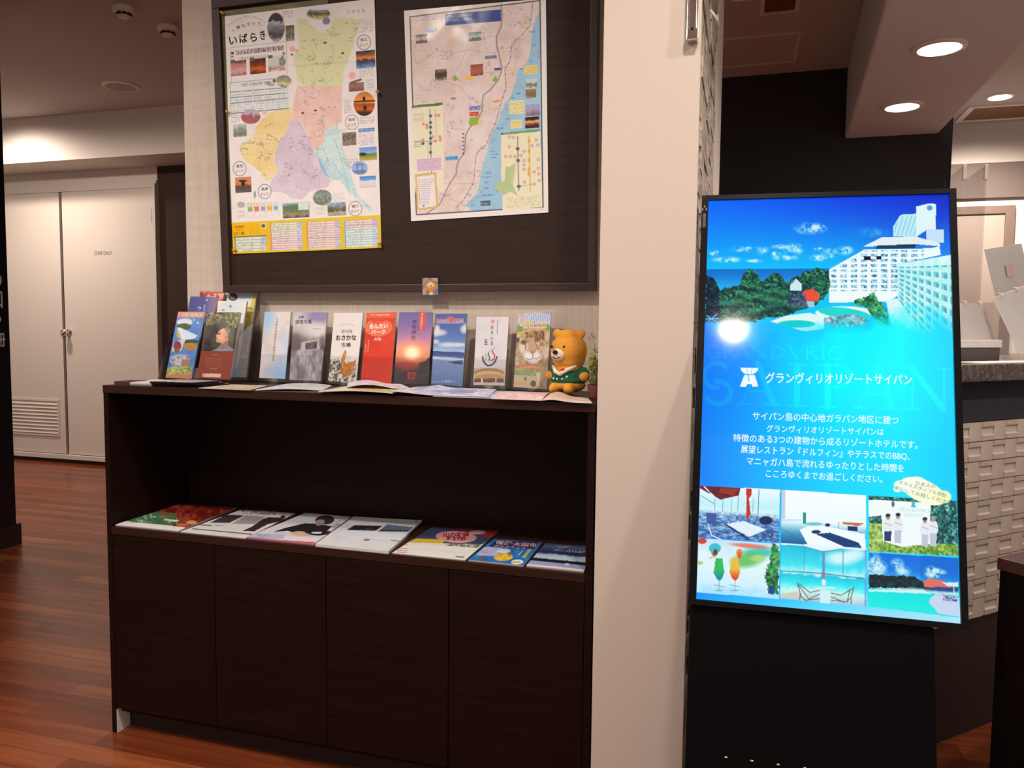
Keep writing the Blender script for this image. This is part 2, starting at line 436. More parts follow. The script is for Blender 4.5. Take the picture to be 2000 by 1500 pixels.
class Sheet:
    """a printed sheet. Artwork is drafted on the drawing grid given by quad (corners TL,TR,BR,BL)."""
    def __init__(s, quad, nx, ny, base):
        s.quad = quad; s.nx, s.ny = nx, ny
        uv = [(0, 0), (1, 0), (1, 1), (0, 1)]
        s.H = homog(uv, quad); s.Hi = homog(quad, uv)
        s.U, s.V = np.meshgrid(np.linspace(0, 1, nx), np.linspace(0, 1, ny))
        s.X, s.Y = happly(s.H, s.U, s.V)
        s.I = np.ones((ny, nx, 3)) * np.array(base, float)
        s.extra = []
        s.T(0, 0, 1)
    def T(s, ox, oy, k): s.ox, s.oy, s.k = ox, oy, k; return s
    def P(s, x, y): return s.ox + x * s.k, s.oy + y * s.k
    def nz(s, sc, seed=0, octv=4, ax=1.0, ay=1.0): return vnoise(s.X / sc * ax, s.Y / sc * ay, seed, octv)
    def put(s, m, col, a=1.0):
        m = np.clip(m * a, 0, 1)[..., None]
        s.I = s.I * (1 - m) + np.asarray(col, float) * m
    def mpoly(s, pts, rough=0.0, rs=5.0):
        p = [s.P(*q) for q in pts]; m = np.zeros_like(s.X, bool); n = len(p)
        SX_, SY_ = s.X, s.Y
        if rough:     # ragged outline: foliage, rocks, clouds
            SX_ = s.X + (s.nz(rs, 71, 3) - 0.5) * 2 * rough; SY_ = s.Y + (s.nz(rs, 93, 3) - 0.5) * 2 * rough
        for i in range(n):
            x0, y0 = p[i]; x1, y1 = p[(i + 1) % n]
            if y0 == y1: continue
            c = ((y0 > SY_) != (y1 > SY_)) & (SX_ < (x1 - x0) * (SY_ - y0) / (y1 - y0) + x0)
            m ^= c
        return m.astype(float)
    def mell(s, cx, cy, rx, ry, rot=0.0, soft=0.0):
        cx, cy = s.P(cx, cy); rx *= s.k; ry *= s.k
        dx, dy = s.X - cx, s.Y - cy; c, d = math.cos(rot), math.sin(rot)
        q = np.sqrt(((dx * c + dy * d) / rx) ** 2 + ((-dx * d + dy * c) / ry) ** 2)
        if soft: return np.clip((1 - q) / soft + 0.5, 0, 1)
        return np.clip((1 - q) * min(rx, ry) + 0.5, 0, 1)
    def mrect(s, x0, y0, x1, y1):
        """rectangle square to the sheet, through its upper left and lower right corners"""
        u0, v0 = happly(s.Hi, *s.P(x0, y0)); u1, v1 = happly(s.Hi, *s.P(x1, y1))
        s.r = ((s.U - u0) / (u1 - u0 + 1e-9), (s.V - v0) / (v1 - v0 + 1e-9))
        return ((s.U >= u0) & (s.U <= u1) & (s.V >= v0) & (s.V <= v1)).astype(float)
    def poly(s, pts, col, a=1.0): s.put(s.mpoly(pts), col, a)
    def ell(s, cx, cy, rx, ry, col, a=1.0, rot=0.0, soft=0.0): s.put(s.mell(cx, cy, rx, ry, rot, soft), col, a)
    def rect(s, x0, y0, x1, y1, col, a=1.0): s.put(s.mrect(x0, y0, x1, y1), col, a)
    def frame(s, x0, y0, x1, y1, col, w=1.0, a=1.0):
        m = s.mrect(x0, y0, x1, y1); u, v = s.r
        wx = w / max(1e-6, abs(x1 - x0) * s.k); wy = w / max(1e-6, abs(y1 - y0) * s.k)
        s.put(m * ((u < wx) | (u > 1 - wx) | (v < wy) | (v > 1 - wy)), col, a)
    def line(s, pts, w, col, a=1.0):
        p = [s.P(*q) for q in pts]; d = np.full_like(s.X, 1e9)
        for (x0, y0), (x1, y1) in zip(p[:-1], p[1:]):
            L = (x1 - x0) ** 2 + (y1 - y0) ** 2 + 1e-9
            t = np.clip(((s.X - x0) * (x1 - x0) + (s.Y - y0) * (y1 - y0)) / L, 0, 1)
            d = np.minimum(d, np.hypot(s.X - x0 - t * (x1 - x0), s.Y - y0 - t * (y1 - y0)))
        s.put(np.clip(w / 2 - d + 0.5, 0, 1), col, a)
    def grad(s, stops, t):
        t = np.asarray(t); ks = [k for k, _ in stops]
        return np.stack([np.interp(t, ks, [c[i] for _, c in stops]) for i in range(3)], -1)
    def tex(s, m, stops, sc, seed=0, a=1.0, octv=4, ax=1.0, ay=1.0, gain=1.8):
        n = np.clip((s.nz(sc, seed, octv, ax, ay) - 0.5) * gain + 0.5, 0, 1)
        s.put(m, s.grad(stops, n), a)
    def pic(s, m, stops, sc=4, seed=0, amt=0.25):
        """picture: gradient down the last rectangle with broken-up tones"""
        v = np.clip(s.r[1] + (s.nz(sc, seed) - 0.5) * amt * 2, 0, 1)
        s.put(m, s.grad(stops, v))
    def epic(s, cx, cy, rx, ry, stops, sc=4, seed=0, amt=0.25):
        m = s.mell(cx, cy, rx, ry); s.r = (s.U, (s.Y - s.P(0, cy - ry)[1]) / (2 * ry * s.k)); s.pic(m, stops, sc, seed, amt)
    def small(s, x0, y0, x1, y1, rows, col, seed=0, a=0.6, dens=0.55, cw=1.6):
        """rows of print too small to read"""
        m = s.mrect(x0, y0, x1, y1); u, v = s.r
        wpx = abs(x1 - x0) * s.k
        row = np.floor(v * rows); fy = v * rows - row
        n = vnoise(u * wpx / cw, row * 7.3 + 0.5, seed, 1)
        g = vnoise(u * wpx / (cw * 0.8) + 3.1, v * rows * 3.1 + row * 5.7, seed + 9, 2)
        s.put(np.clip(m * (n > 0.78 - dens) * (fy > 0.18) * (fy < 0.85) * (0.25 + 1.1 * (g > 0.45)), 0, 1), col, a * 0.8)
    def text(s, body, p0, p1, h, col, bold=0.0, lift=0.0002, shear=0.0):
        """writing whose box has lower left p0, lower right p1 and height h on the drawing grid"""
        v, f, _ = glyphs(body, bold, shear)
        if not len(v): return
        x0, y0 = s.P(*p0); x1, y1 = s.P(*p1); h *= s.k
        L = math.hypot(x1 - x0, y1 - y0); ex = ((x1 - x0), (y1 - y0)); ey = (ex[1] / L * h, -ex[0] / L * h)
        u, w = happly(s.Hi, x0 + v[:, 0] * ex[0] + v[:, 1] * ey[0], y0 + v[:, 0] * ex[1] + v[:, 1] * ey[1])
        s.extra.append((np.stack([u, w], 1), f, np.asarray(col, float), lift))
    def column(s, body, top, bot, w, col, bold=0.0):
        """vertical writing from top to bot, characters w wide"""
        n = len(body); dx = (bot[0] - top[0]) / n; dy = (bot[1] - top[1]) / n
        for i, ch in enumerate(body):
            if ch == ' ': continue
            cx = top[0] + dx * (i + 0.5); y = top[1] + dy * (i + 0.93)
            hh = dy * 0.86 if ch not in 'のっゃーィ' else dy * 0.62
            s.text(ch, (cx - w / 2, y), (cx + w / 2, y), hh, col, bold)
    def mesh(s, name, corners, mat, parent=None, thick=0.001, edge=None, white=None, bend=None, raw=False):
        """corners TL,TR,BR,BL in the world; bend(u,v) lifts the sheet along its normal"""
        C4 = [np.array(c, float) for c in corners]
        nrm = np.cross(C4[1] - C4[0], C4[3] - C4[0]); nrm = -nrm / np.linalg.norm(nrm)
        def at(u, v, lift=0.0):
            u = np.asarray(u)[..., None]; v = np.asarray(v)[..., None]
            p = (C4[0] * (1 - u) + C4[1] * u) * (1 - v) + (C4[3] * (1 - u) + C4[2] * u) * v
            d = lift + (bend(u, v) if bend else 0.0)
            return p + nrm * d
        k = 1.0 if raw else 0.80 / linA(np.array(white if white else (222, 206, 194), float))
        def alb(c): return np.clip(linA(c) * k, 0, 0.95 if not raw else 10)
        G = at(s.U, s.V).reshape(-1, 3); Cg = alb(s.I).reshape(-1, 3)
        nx, ny = s.nx, s.ny
        idx = np.arange(nx * ny).reshape(ny, nx)
        q = np.stack([idx[:-1, :-1], idx[1:, :-1], idx[1:, 1:], idx[:-1, 1:]], -1).reshape(-1, 4)
        vs = [G]; cs = [Cg]; nv = nx * ny
        loops = [q.reshape(-1)]; sizes = [np.full(len(q), 4)]
        # edge skirt and back
        ring = np.concatenate([idx[0, :], idx[1:, -1], idx[-1, -2::-1], idx[-2:0:-1, 0]])
        R0 = G[ring]; R1 = R0 - nrm * thick; m = len(ring)
        ec = alb(np.asarray(edge if edge is not None else (215, 200, 190), float))
        if raw: ec = ec * 0
        vs += [R0, R1]; cs += [np.tile(ec, (2 * m, 1))]
        a = np.arange(m); b = (a + 1) % m
        sk = np.stack([nv + a, nv + b, nv + m + b, nv + m + a], -1)
        loops.append(sk.reshape(-1)); sizes.append(np.full(m, 4))
        if not bend:
            loops.append(nv + m + np.arange(m)); sizes.append(np.array([m]))
        nv += 2 * m
        for uvw, f, col, lift in s.extra:
            vs.append(at(uvw[:, 0], uvw[:, 1], lift)); cs.append(np.tile(alb(col), (len(uvw), 1)))
            for t in f:
                loops.append(np.array(t) + nv); sizes.append(np.array([len(t)]))
            nv += len(uvw)
        V = np.concatenate(vs); Cc = np.concatenate(cs); L = np.concatenate(loops).astype(np.int32); S = np.concatenate(sizes).astype(np.int32)
        me = bpy.data.meshes.new(name)
        me.vertices.add(len(V)); me.vertices.foreach_set('co', V.astype(np.float32).reshape(-1))
        me.loops.add(len(L)); me.loops.foreach_set('vertex_index', L)
        me.polygons.add(len(S)); st = np.concatenate([[0], np.cumsum(S)[:-1]]).astype(np.int32)
        me.polygons.foreach_set('loop_start', st)
        me.update(calc_edges=True); me.validate()
        at_ = me.attributes.new('Print', 'FLOAT_COLOR', 'POINT')
        at_.data.foreach_set('color', np.concatenate([Cc, np.ones((len(Cc), 1))], 1).astype(np.float32).reshape(-1))
        return link(name, me, mat, parent)

# ================================================================== the setting
def sbox(name, b, mat, label=None, bevel=0.0, parent=None):
    o = build(name, MB().box(*b), mat, parent, bevel)
    return struct(o, label)

sbox('floor', (-6.5, 5.2, -4.6, 5.2, -0.06, 0.0), M_floor, 'glossy red brown plank floor')
sbox('ceiling', (-6.5, 2.82, -4.6, 3.75, CEIL, CEIL + 0.1), M_ceil, 'brown grey lobby ceiling')
sbox('ceiling_office', (2.82, 5.2, -0.2, 4.6, 2.65, 2.75), M_ceil, 'ceiling behind the reception counter')
# soffit with a rounded inner corner
pts = [(2.82, 3.55), (2.30, 3.55), (2.20, 1.45)]
for k in range(1, 9):
    a = math.radians(90 * k / 8)
    pts.append((2.20 - 0.17 + 0.17 * math.cos(a), 1.27 + 0.17 - 0.17 * math.sin(a)))
pts += [(1.66, 1.27), (1.66, 0.95), (2.82, 0.95)]
struct(build('ceiling_soffit', MB().prism(pts, SOFFIT, CEIL - 0.001), M_soffit, bevel=0.012), 'lowered ceiling box with two round lights')
sbox('wall_rear', (1.2, 2.90, 3.551, 3.70, 0, CEIL), M_dark, 'dark rear wall beyond the reception')
sbox('wall_passage', (-2.86, 1.199, 3.551, 3.70, 0, CEIL), M_brownwall, 'dark brown wall beside the staff door')
sbox('wall_corridor', (-6.2, -2.861, 3.551, 3.70, 0, CEIL), M_white, 'off white corridor wall')
sbox('trim_1', (-6.2, -1.0, 3.17, 3.55, 2.472, CEIL - 0.001), M_white, 'off white beam above the staff door')
sbox('wall_display', (0.012, 1.419, 0.345, 1.31, 0, CEIL - 0.001), M_wallpaper, 'wall covered with beige woven wallpaper')
o = build('wall_partition', MB().box(1.4195, 1.633, 0.0, 0.02, 0, CEIL - 0.001).box(1.4195, 1.619, 0.02, 0.80, 0, CEIL - 0.001), M_column)
struct(o, 'cream painted end of the partition wall')
rnd = random.Random(4)
mb = MB(); z = 0.0
while z < CEIL - 0.05:
    h = rnd.choice((0.035, 0.05, 0.06)); y = 0.021 - rnd.random() * 0.0
    while y < 0.795:
        l = min(rnd.uniform(0.08, 0.2), 0.797 - y)
        mb.box(1.6192, 1.6275 + rnd.random() * 0.0055, y, y + l - 0.0015, z, min(z + h - 0.0012, CEIL - 0.002)); y += l
    z += h
struct(build('wall_cladding', mb, M_stone), 'split stone facing on the side of the partition')
sbox('trim_2', (1.4195, 1.632, 0.802, 1.31, 0, CEIL - 0.001), M_white, 'white trim behind the stone facing')
sbox('wall_left', (-2.16, -2.0, -2.4, 1.432, 0.0, CEIL - 0.001), M_blackpanel, 'black wall at the left edge')
sbox('baseboard_left', (-2.0, -1.988, -2.4, 1.452, 0.0, 0.115), M_kick, 'dark wooden baseboard under the black wall')
sbox('wall_office', (2.9, 5.2, 4.45, 4.6, 0, 2.65), M_white, 'cream wall behind the reception')
sbox('wall_return', (2.78, 2.90, 3.701, 4.6, 0, 2.65), M_dark)
sbox('wall_shade_band', (2.9, 5.2, 4.425, 4.449, 2.13, 2.37), M_shadeband, 'band painted darker for the shade across the office wall')  # dark slab colours in the shaded stretch of the office wall

# white double staff door
d = root('door_1', (-3.7, 3.53, 0.0), 'cream double door with a louvre grille and round knob', 'door'); d['kind'] = 'structure'
build('door_frame', MB().box(-4.62, -2.862, 3.535, 3.552, 2.305, 2.36).box(-2.876, -2.846, 3.50, 3.552, 0.035, 2.33).box(-4.62, -2.846, 3.49, 3.552, 0.035, 0.072), M_white, d, 0.002)
build('plinth_shade', MB().box(-4.62, -2.86, 3.515, 3.552, 0, 0.035), M_gap, d)  # dark strip stands for the shadow under the door plinth
build('gap', MB().box(-3.86, -3.78, 3.536, 3.5505, 0.072, 2.305), M_gap, d)
lleaf = build('door_leaf', MB().box(-4.60, -3.832, 3.512, 3.5355, 0.078, 2.298), M_door, d, 0.002)
rleaf = build('door_leaf', MB().box(-3.802, -2.880, 3.512, 3.5355, 0.078, 2.298), M_door, d, 0.002)
lv = MB()
for k in range(9):
    zz = 0.245 + k * 0.031
    lv.add([(-4.44, 3.512, zz), (-3.905, 3.512, zz), (-3.905, 3.499, zz + 0.005), (-4.44, 3.499, zz + 0.005), (-4.44, 3.512, zz + 0.024), (-3.905, 3.512, zz + 0.024)],
           [(0, 1, 2, 3), (3, 2, 5, 4), (0, 3, 4), (1, 5, 2)])
lv.box(-4.455, -3.89, 3.503, 3.513, 0.225, 0.242).box(-4.455, -3.89, 3.503, 3.513, 0.527, 0.545).box(-3.905, -3.89, 3.503, 3.513, 0.242, 0.527)
build('louvre_grille', lv, M_door, lleaf)
kn = build('door_knob', MB().lathe((-3.762, 3.512, 1.122), [(0.030, 0), (0.030, 0.006), (0.013, 0.012), (0.012, 0.03), (0.026, 0.042), (0.030, 0.056), (0.024, 0.070), (0.0, 0.074)], 24, 'y'), M_chrome, rleaf, smooth=True)
build('latch', MB().box(-3.845, -3.812, 3.50, 3.513, 1.10, 1.145), M_chrome, lleaf, 0.002)
writing('door_lettering', 'STAFF ONLY', (-3.475, 3.5112, 1.768), (0.182, 0, 0), (0, 0, 0.030), M_greyletter, rleaf)
build('hinge', MB().box(-2.884, -2.874, 3.50, 3.513, 2.02, 2.13), M_steel, rleaf)

# writing on the black wall at the left edge
sg = root('wall_lettering', (-1.999, 1.34, 1.35), 'white characters on the black wall, cut by the left edge', 'lettering')
for ch, zc, h in (('D', 1.418, 0.075), ('口', 1.316, 0.088), ('o', 1.214, 0.034), ('冊', 1.105, 0.072)):
    wd = 0.034 if ch == 'o' else 0.066
    writing('character', ch, (-1.9985, {'D': 1.398, '口': 1.397, 'o': 1.386, '冊': 1.405}[ch] - wd, zc - h / 2), (0, wd, 0), (0, 0, h), M_letter, sg, 0.015)
for c in sg.children:
    for v in c.data.vertices: v.co.x = -1.9985
# rear office door
d2 = root('door_2', (3.3, 4.43, 0.0), 'beige office door in a brown frame behind the counter', 'door'); d2['kind'] = 'structure'
build('door_frame', MB().box(2.98, 3.50, 4.42, 4.4495, 2.02, 2.075).box(3.44, 3.50, 4.42, 4.4495, 0, 2.02).box(2.98, 3.03, 4.42, 4.4495, 0, 2.02), M_rearframe, d2, 0.003)
build('door_leaf', MB().box(3.031, 3.439, 4.43, 4.4495, 0.005, 2.018), M_trim, d2)

# ceiling fittings
def detector(x, y, label):
    t = root('smoke_detector', (x, y, CEIL), label, 'smoke detector')
    build('body', MB().lathe((x, y, CEIL), [(0.052, 0), (0.056, -0.012), (0.054, -0.026), (0.040, -0.034), (0.032, -0.036)], 32), M_offwhite, t, smooth=True)
    m = MB()
    for k in range(8):
        a = 2 * math.pi * k / 8
        m.box(-0.004, 0.004, -0.004, 0.004, 0, 0.012)
        for i in range(len(m.v) - 8, len(m.v)):
            p = m.v[i]; m.v[i] = (x + 0.030 * math.cos(a) + p[0] * 1.6, y + 0.030 * math.sin(a) + p[1] * 1.6, CEIL - 0.046 + p[2])
    build('sensing_slots', m, M_nose, t)
    build('cap', MB().lathe((x, y, CEIL), [(0.030, -0.0445), (0.031, -0.050), (0.026, -0.056), (0.0, -0.057)], 32), M_offwhite, t, smooth=True)
    return t
detector(-1.362, 1.60, 'white round smoke detector on the brown ceiling, nearer the top edge')
detector(-1.324, 1.875, 'white round smoke detector on the brown ceiling, beside the wallpapered wall')
t = root('ceiling_speaker', (-2.40, 2.688, CEIL), 'flat round white ceiling speaker above the staff door', 'speaker')
build('rim', MB().lathe((-2.40, 2.688, CEIL), [(0.118, 0), (0.118, -0.006), (0.098, -0.010), (0.098, -0.004)], 40), M_offwhite, t, smooth=False)
build('grille', MB().lathe((-2.40, 2.688, CEIL), [(0.097, 0), (0.097, -0.006), (0.0, -0.0065)], 40), plain('speaker_mesh', (0.45, 0.36, 0.30), 0.6, bump=0.6, bscale=900), t)

def downlight(x, y, zc, r, label, lens):
    t = root('ceiling_light', (x, y, zc), label, 'ceiling light')
    build('trim_ring', MB().lathe((x, y, zc), [(r, 0.0), (r, -0.006), (r * 0.80, -0.010), (r * 0.80, -0.003)], 40), M_offwhite, t, smooth=False)
    build('lens', MB().lathe((x, y, zc), [(r * 0.79, 0.0), (r * 0.79, -0.004), (0.0, -0.005)], 40), lens, t)
    return t
downlight(2.49, 1.958, SOFFIT, 0.105, 'larger lit round downlight on the lowered ceiling, nearer the viewer', M_lens_dim)
downlight(2.504, 2.861, SOFFIT, 0.103, 'smaller lit round downlight on the lowered ceiling, nearer the dark wall', M_lens_dim)
downlight(3.203, 3.79, 2.65, 0.080, 'small lit downlight over the reception office, right edge', M_lens_dim)
for i, (x, y) in enumerate(((1.93, -2.81), (1.90, -0.85), (3.05, -0.75), (0.25, -1.25), (0.05, -2.08), (-1.70, -1.20))):
    downlight(x, y, CEIL, 0.100, 'lit round downlight on the lobby ceiling behind the viewer', M_lens)['group'] = 'lobby downlights'

t = root('ceiling_vent', (1.86, 2.43, CEIL), 'small square brown ceiling vent with pale rim above the screen', 'vent')
build('frame', MB().box(1.765, 1.955, 2.28, 2.30, CEIL - 0.008, CEIL).box(1.765, 1.955, 2.53, 2.55, CEIL - 0.008, CEIL).box(1.765, 1.787, 2.30, 2.53, CEIL - 0.008, CEIL).box(1.933, 1.955, 2.30, 2.53, CEIL - 0.008, CEIL), M_offwhite, t)
m = MB()
for k in range(9): m.box(1.787, 1.933, 2.305 + k * 0.025, 2.318 + k * 0.025, CEIL - 0.006, CEIL)
build('slats', m, M_vent, t)
t = root('access_hatch', (1.73, 3.10, CEIL), 'rectangular brown access hatch flush in the dark ceiling', 'hatch')
build('rim', MB().box(1.50, 1.985, 2.85, 2.868, CEIL - 0.006, CEIL).box(1.50, 1.985, 3.325, 3.343, CEIL - 0.006, CEIL).box(1.967, 1.985, 2.868, 3.325, CEIL - 0.006, CEIL).box(1.50, 1.518, 2.868, 3.325, CEIL - 0.006, CEIL), M_offwhite, t)
build('panel', MB().box(1.518, 1.967, 2.868, 3.325, CEIL - 0.003, CEIL), M_ceil, t)
t = root('air_conditioner_grille', (3.4, 4.17, 2.65), 'brown ceiling intake grille with pale rim over the reception office', 'grille')
build('frame', MB().box(3.08, 3.80, 3.98, 4.01, 2.64, 2.65).box(3.08, 3.80, 4.33, 4.36, 2.64, 2.65).box(3.08, 3.12, 4.01, 4.33, 2.64, 2.65), M_offwhite, t)
build('slats', MB().box(3.12, 3.80, 4.01, 4.33, 2.644, 2.65), M_vent, t)

# chrome bracket and wire hook
t = root('hanging_rail', (1.6155, 0.0, 1.82), 'short chrome hanging rail on the cream partition, top', 'rail')
build('channel', MB().box(1.604, 1.608, -0.020, -0.0005, 1.822, 2.25).box(1.623, 1.627, -0.020, -0.0005, 1.822, 2.25).box(1.608, 1.623, -0.010, -0.0005, 1.822, 2.25), M_chrome, t, 0.001)
build('end_cap', MB().box(1.603, 1.628, -0.023, -0.0005, 1.816, 1.840), M_chrome, t, 0.002)
build('screw', MB().lathe((1.6155, -0.023, 1.838), [(0.003, 0), (0.003, 0.002)], 12, 'y'), M_nose, t)
tag(build('wall_hook', MB().tube([(1.634, 0.33, 2.01), (1.645, 0.335, 1.995), (1.652, 0.35, 1.985), (1.652, 0.375, 1.985), (1.650, 0.39, 2.0), (1.648, 0.395, 2.02)], 0.0035, 8), M_offwhite, smooth=True),
    'tiny white wire hook on the stone facing', 'hook')

# ================================================================== display cabinet
W = 1.4158
cab = root('display_cabinet', (0.708, 0.17, 0.0), 'long low dark brown wooden cabinet with an open shelf over four doors', 'cabinet')
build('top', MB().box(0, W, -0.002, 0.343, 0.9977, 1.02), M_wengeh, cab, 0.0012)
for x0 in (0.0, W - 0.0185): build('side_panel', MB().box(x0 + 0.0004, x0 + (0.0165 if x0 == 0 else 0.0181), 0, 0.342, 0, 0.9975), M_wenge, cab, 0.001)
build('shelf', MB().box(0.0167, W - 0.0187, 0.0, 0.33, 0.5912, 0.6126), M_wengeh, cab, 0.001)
build('back_panel', MB().box(0.0167, W - 0.0187, 0.331, 0.341, 0.06, 0.9975), M_wenge, cab)
dw = (W - 0.0167 - 0.0187) / 4
for k in range(4):
    x0 = 0.0167 + dw * k
    build('door', MB().box(x0 + 0.0012, x0 + dw - 0.0012, 0.0005, 0.018, 0.076, 0.5893), M_wenge, cab, 0.001)
build('bottom_panel', MB().box(0.0167, W - 0.0187, 0.019, 0.33, 0.058, 0.075), M_wenge, cab)
build('plinth', MB().box(0.0167, W - 0.0187, 0.050, 0.066, 0, 0.058), M_kick, cab)
build('corner_bracket', MB().box(0.0168, 0.0185, 0.001, 0.0498, 0.0, 0.070), M_bag, cab)

# ================================================================== notice board
lean = Vector((0, -0.04, 1)).normalized(); inn = Vector((0, 1, 0.04)).normalized()
fb = (Vector((0.176, 0.305, 1.2945)), Vector((1, 0, 0)), inn, lean)
BW, BH = 1.176, 0.874
nb = root('notice_board', (0.764, 0.305, 1.2945), 'large brown framed notice board leaning from the wallpapered wall', 'notice board')
build('panel', MB().fbox(fb, 0.02, BW - 0.02, 0.0125, 0.022, 0.015, BH - 0.02), M_board, nb)
for a in ((0, BW, 0, 0.036, 0, 0.022), (0, BW, 0, 0.036, BH - 0.026, BH), (0, 0.026, 0, 0.036, 0.022, BH - 0.026), (BW - 0.020, BW, 0, 0.036, 0.022, BH - 0.026)):
    build('frame_bar', MB().fbox(fb, *a), M_frame, nb, 0.002)

# ================================================================== signage screen on its stand
SO = Vector((1.908, -0.015, 1.058)); SX = Vector((0.999, 0.042, -0.002)).normalized(); SN = Vector((0.041, -0.966, 0.254))
SN = (SN - SX * SN.dot(SX)).normalized(); SZ = SN.cross(SX) * -1.0
if SZ.z < 0: SZ = -SZ
fs = (SO, SX, -SN, SZ)
SW, SH = 0.5, 0.8889
sig = root('digital_signage', (1.90, -0.06, 0.0), 'upright glowing screen with a resort advert on a black stand', 'signage display')
bz = MB()
for a in ((-0.265, -0.25, -0.456, 0.4555), (0.25, 0.263, -0.456, 0.4555), (-0.25, 0.25, 0.4445, 0.4555), (-0.25, 0.25, -0.456, -0.4445)):
    bz.fbox(fs, a[0], a[1], -0.008, 0.03, a[2], a[3])
bezel = build('bezel', bz, M_black, sig, 0.0015)
build('housing', MB().fbox(fs, -0.262, 0.260, 0.006, 0.042, -0.453, 0.452), M_blackm, sig, 0.003)
stand_panel = build('stand_panel', MB().fbox(fs, -0.262, 0.205, 0.004, 0.022, -1.073, -0.458), M_blackm, sig, 0.002)
build('base_plate', MB().box(1.655, 2.12, -0.34, 0.28, 0, 0.014), M_blackm, sig, 0.004)
build('post', MB().box(1.84, 1.98, 0.04, 0.085, 0.014, 1.15), M_blackm, sig, 0.003)
for k in range(4):
    p = SO + SX * (-0.182 + 0.050 * k) + SN * (-0.0045) + SZ * (-0.7485)
    build('stud', MB().ball(p + SN * 0.001, (0.0045, 0.003, 0.0026), nu=10, nv=6), M_chrome, stand_panel, smooth=True)
# maker's mark running down the bezel
mk = MB()
for (a, c) in ((-0.2585, 0.428), (-0.2625, 0.4215), (-0.2545, 0.4215)):
    o = SO + SX * a + SN * 0.0086 + SZ * c
    mk.add([o + SZ * 0.004, o + SX * 0.0022, o - SZ * 0.004, o - SX * 0.0022], [(0, 3, 2, 1)])
for k in range(8):
    o = SO + SX * -0.2615 + SN * 0.0086 + SZ * (0.408 - 0.0042 * k)
    mk.add([o, o + SX * 0.0065, o + SX * 0.0065 + SZ * 0.0026, o + SZ * 0.0026], [(0, 1, 2, 3)])
build('maker_mark', mk, plain('grey_print', (0.22, 0.21, 0.22), 0.5), bezel)

# ================================================================== reception counter (its front runs at 45 degrees)
CU = Vector((0.70710678, 0.70710678, 0)); CN = Vector((0.70710678, -0.70710678, 0))
fc = (Vector((0, 0, 0)), CU, CN, Vector((0, 0, 1)))
S0, S1 = 1.86, 3.5
ct = root('reception_counter', CU * 2.5 + CN * 1.0, 'reception counter with white relief tile front and granite top', 'counter')
build('granite_top', MB().fbox(fc, S0 - 0.03, S1, 0.66, 1.22, 1.057, 1.106), M_granite, ct, 0.006)
build('body', MB().fbox(fc, S0, S1 - 0.02, 0.72, 1.163, 0.0, 1.0565), M_kick, ct)
build('fascia', MB().fbox(fc, S0, S1 - 0.02, 1.1635, 1.170, 0.938, 1.0565), M_dark, ct)
tb = MB(); cs = 0.0597; rs = 0.0580
build('tile_grout', MB().fbox(fc, S0, 3.3, 1.1635, 1.1735, 0.3615, 0.936), M_grout, ct)
for r in range(10):
    z0 = 0.3615 + r * rs; z1 = min(z0 + rs - 0.0030, 0.936)
    for k in range(24):
        s0 = S0 - 0.0008 + k * cs + (0.0); s1 = s0 + cs - 0.0022
        if (r + k) % 2 == 0:
            prof = [(0.0, 0.1815), (0.2, 0.1838), (0.5, 0.1850), (0.8, 0.1838), (1.0, 0.1815)]          # upright pillow
            for (a0, h0), (a1, h1) in zip(prof[:-1], prof[1:]):
                sa, sb = s0 + (s1 - s0) * a0, s0 + (s1 - s0) * a1
                q = [CU * sa + CN * (1.0 + h0), CU * sb + CN * (1.0 + h1)]
                b0 = [CU * sa + CN * 1.1715, CU * sb + CN * 1.1715]
                Z0, Z1 = Vector((0, 0, z0)), Vector((0, 0, z1))
                tb.add([q[0] + Z0, q[1] + Z0, q[1] + Z1, q[0] + Z1, b0[0] + Z0, b0[1] + Z0, b0[1] + Z1, b0[0] + Z1],
                       [(0, 1, 2, 3), (4, 7, 6, 5), (0, 4, 5, 1), (3, 2, 6, 7), (0, 3, 7, 4), (1, 5, 6, 2)])
        else:
            hs = [(0.0, 0.1845), (0.26, 0.1855), (0.33, 0.1795), (0.70, 0.1785), (0.76, 0.1835), (1.0, 0.1845)]   # dished, lips above and below
            for (a0, h0), (a1, h1) in zip(hs[:-1], hs[1:]):
                za, zb = z0 + (z1 - z0) * a0, z0 + (z1 - z0) * a1
                A, B = CU * s0, CU * s1
                vv = [A + CN * (1 + h0) + Vector((0, 0, za)), B + CN * (1 + h0) + Vector((0, 0, za)), B + CN * (1 + h1) + Vector((0, 0, zb)), A + CN * (1 + h1) + Vector((0, 0, zb)),
                      A + CN * 1.1715 + Vector((0, 0, za)), B + CN * 1.1715 + Vector((0, 0, za)), B + CN * 1.1715 + Vector((0, 0, zb)), A + CN * 1.1715 + Vector((0, 0, zb))]
                tb.add(vv, [(0, 1, 2, 3), (4, 7, 6, 5), (0, 4, 5, 1), (3, 2, 6, 7), (0, 3, 7, 4), (1, 5, 6, 2)])
tf = build('tile_front', tb, M_tile, ct)

def along(s, c, z): return CU * s + CN * c + Vector((0, 0, z))
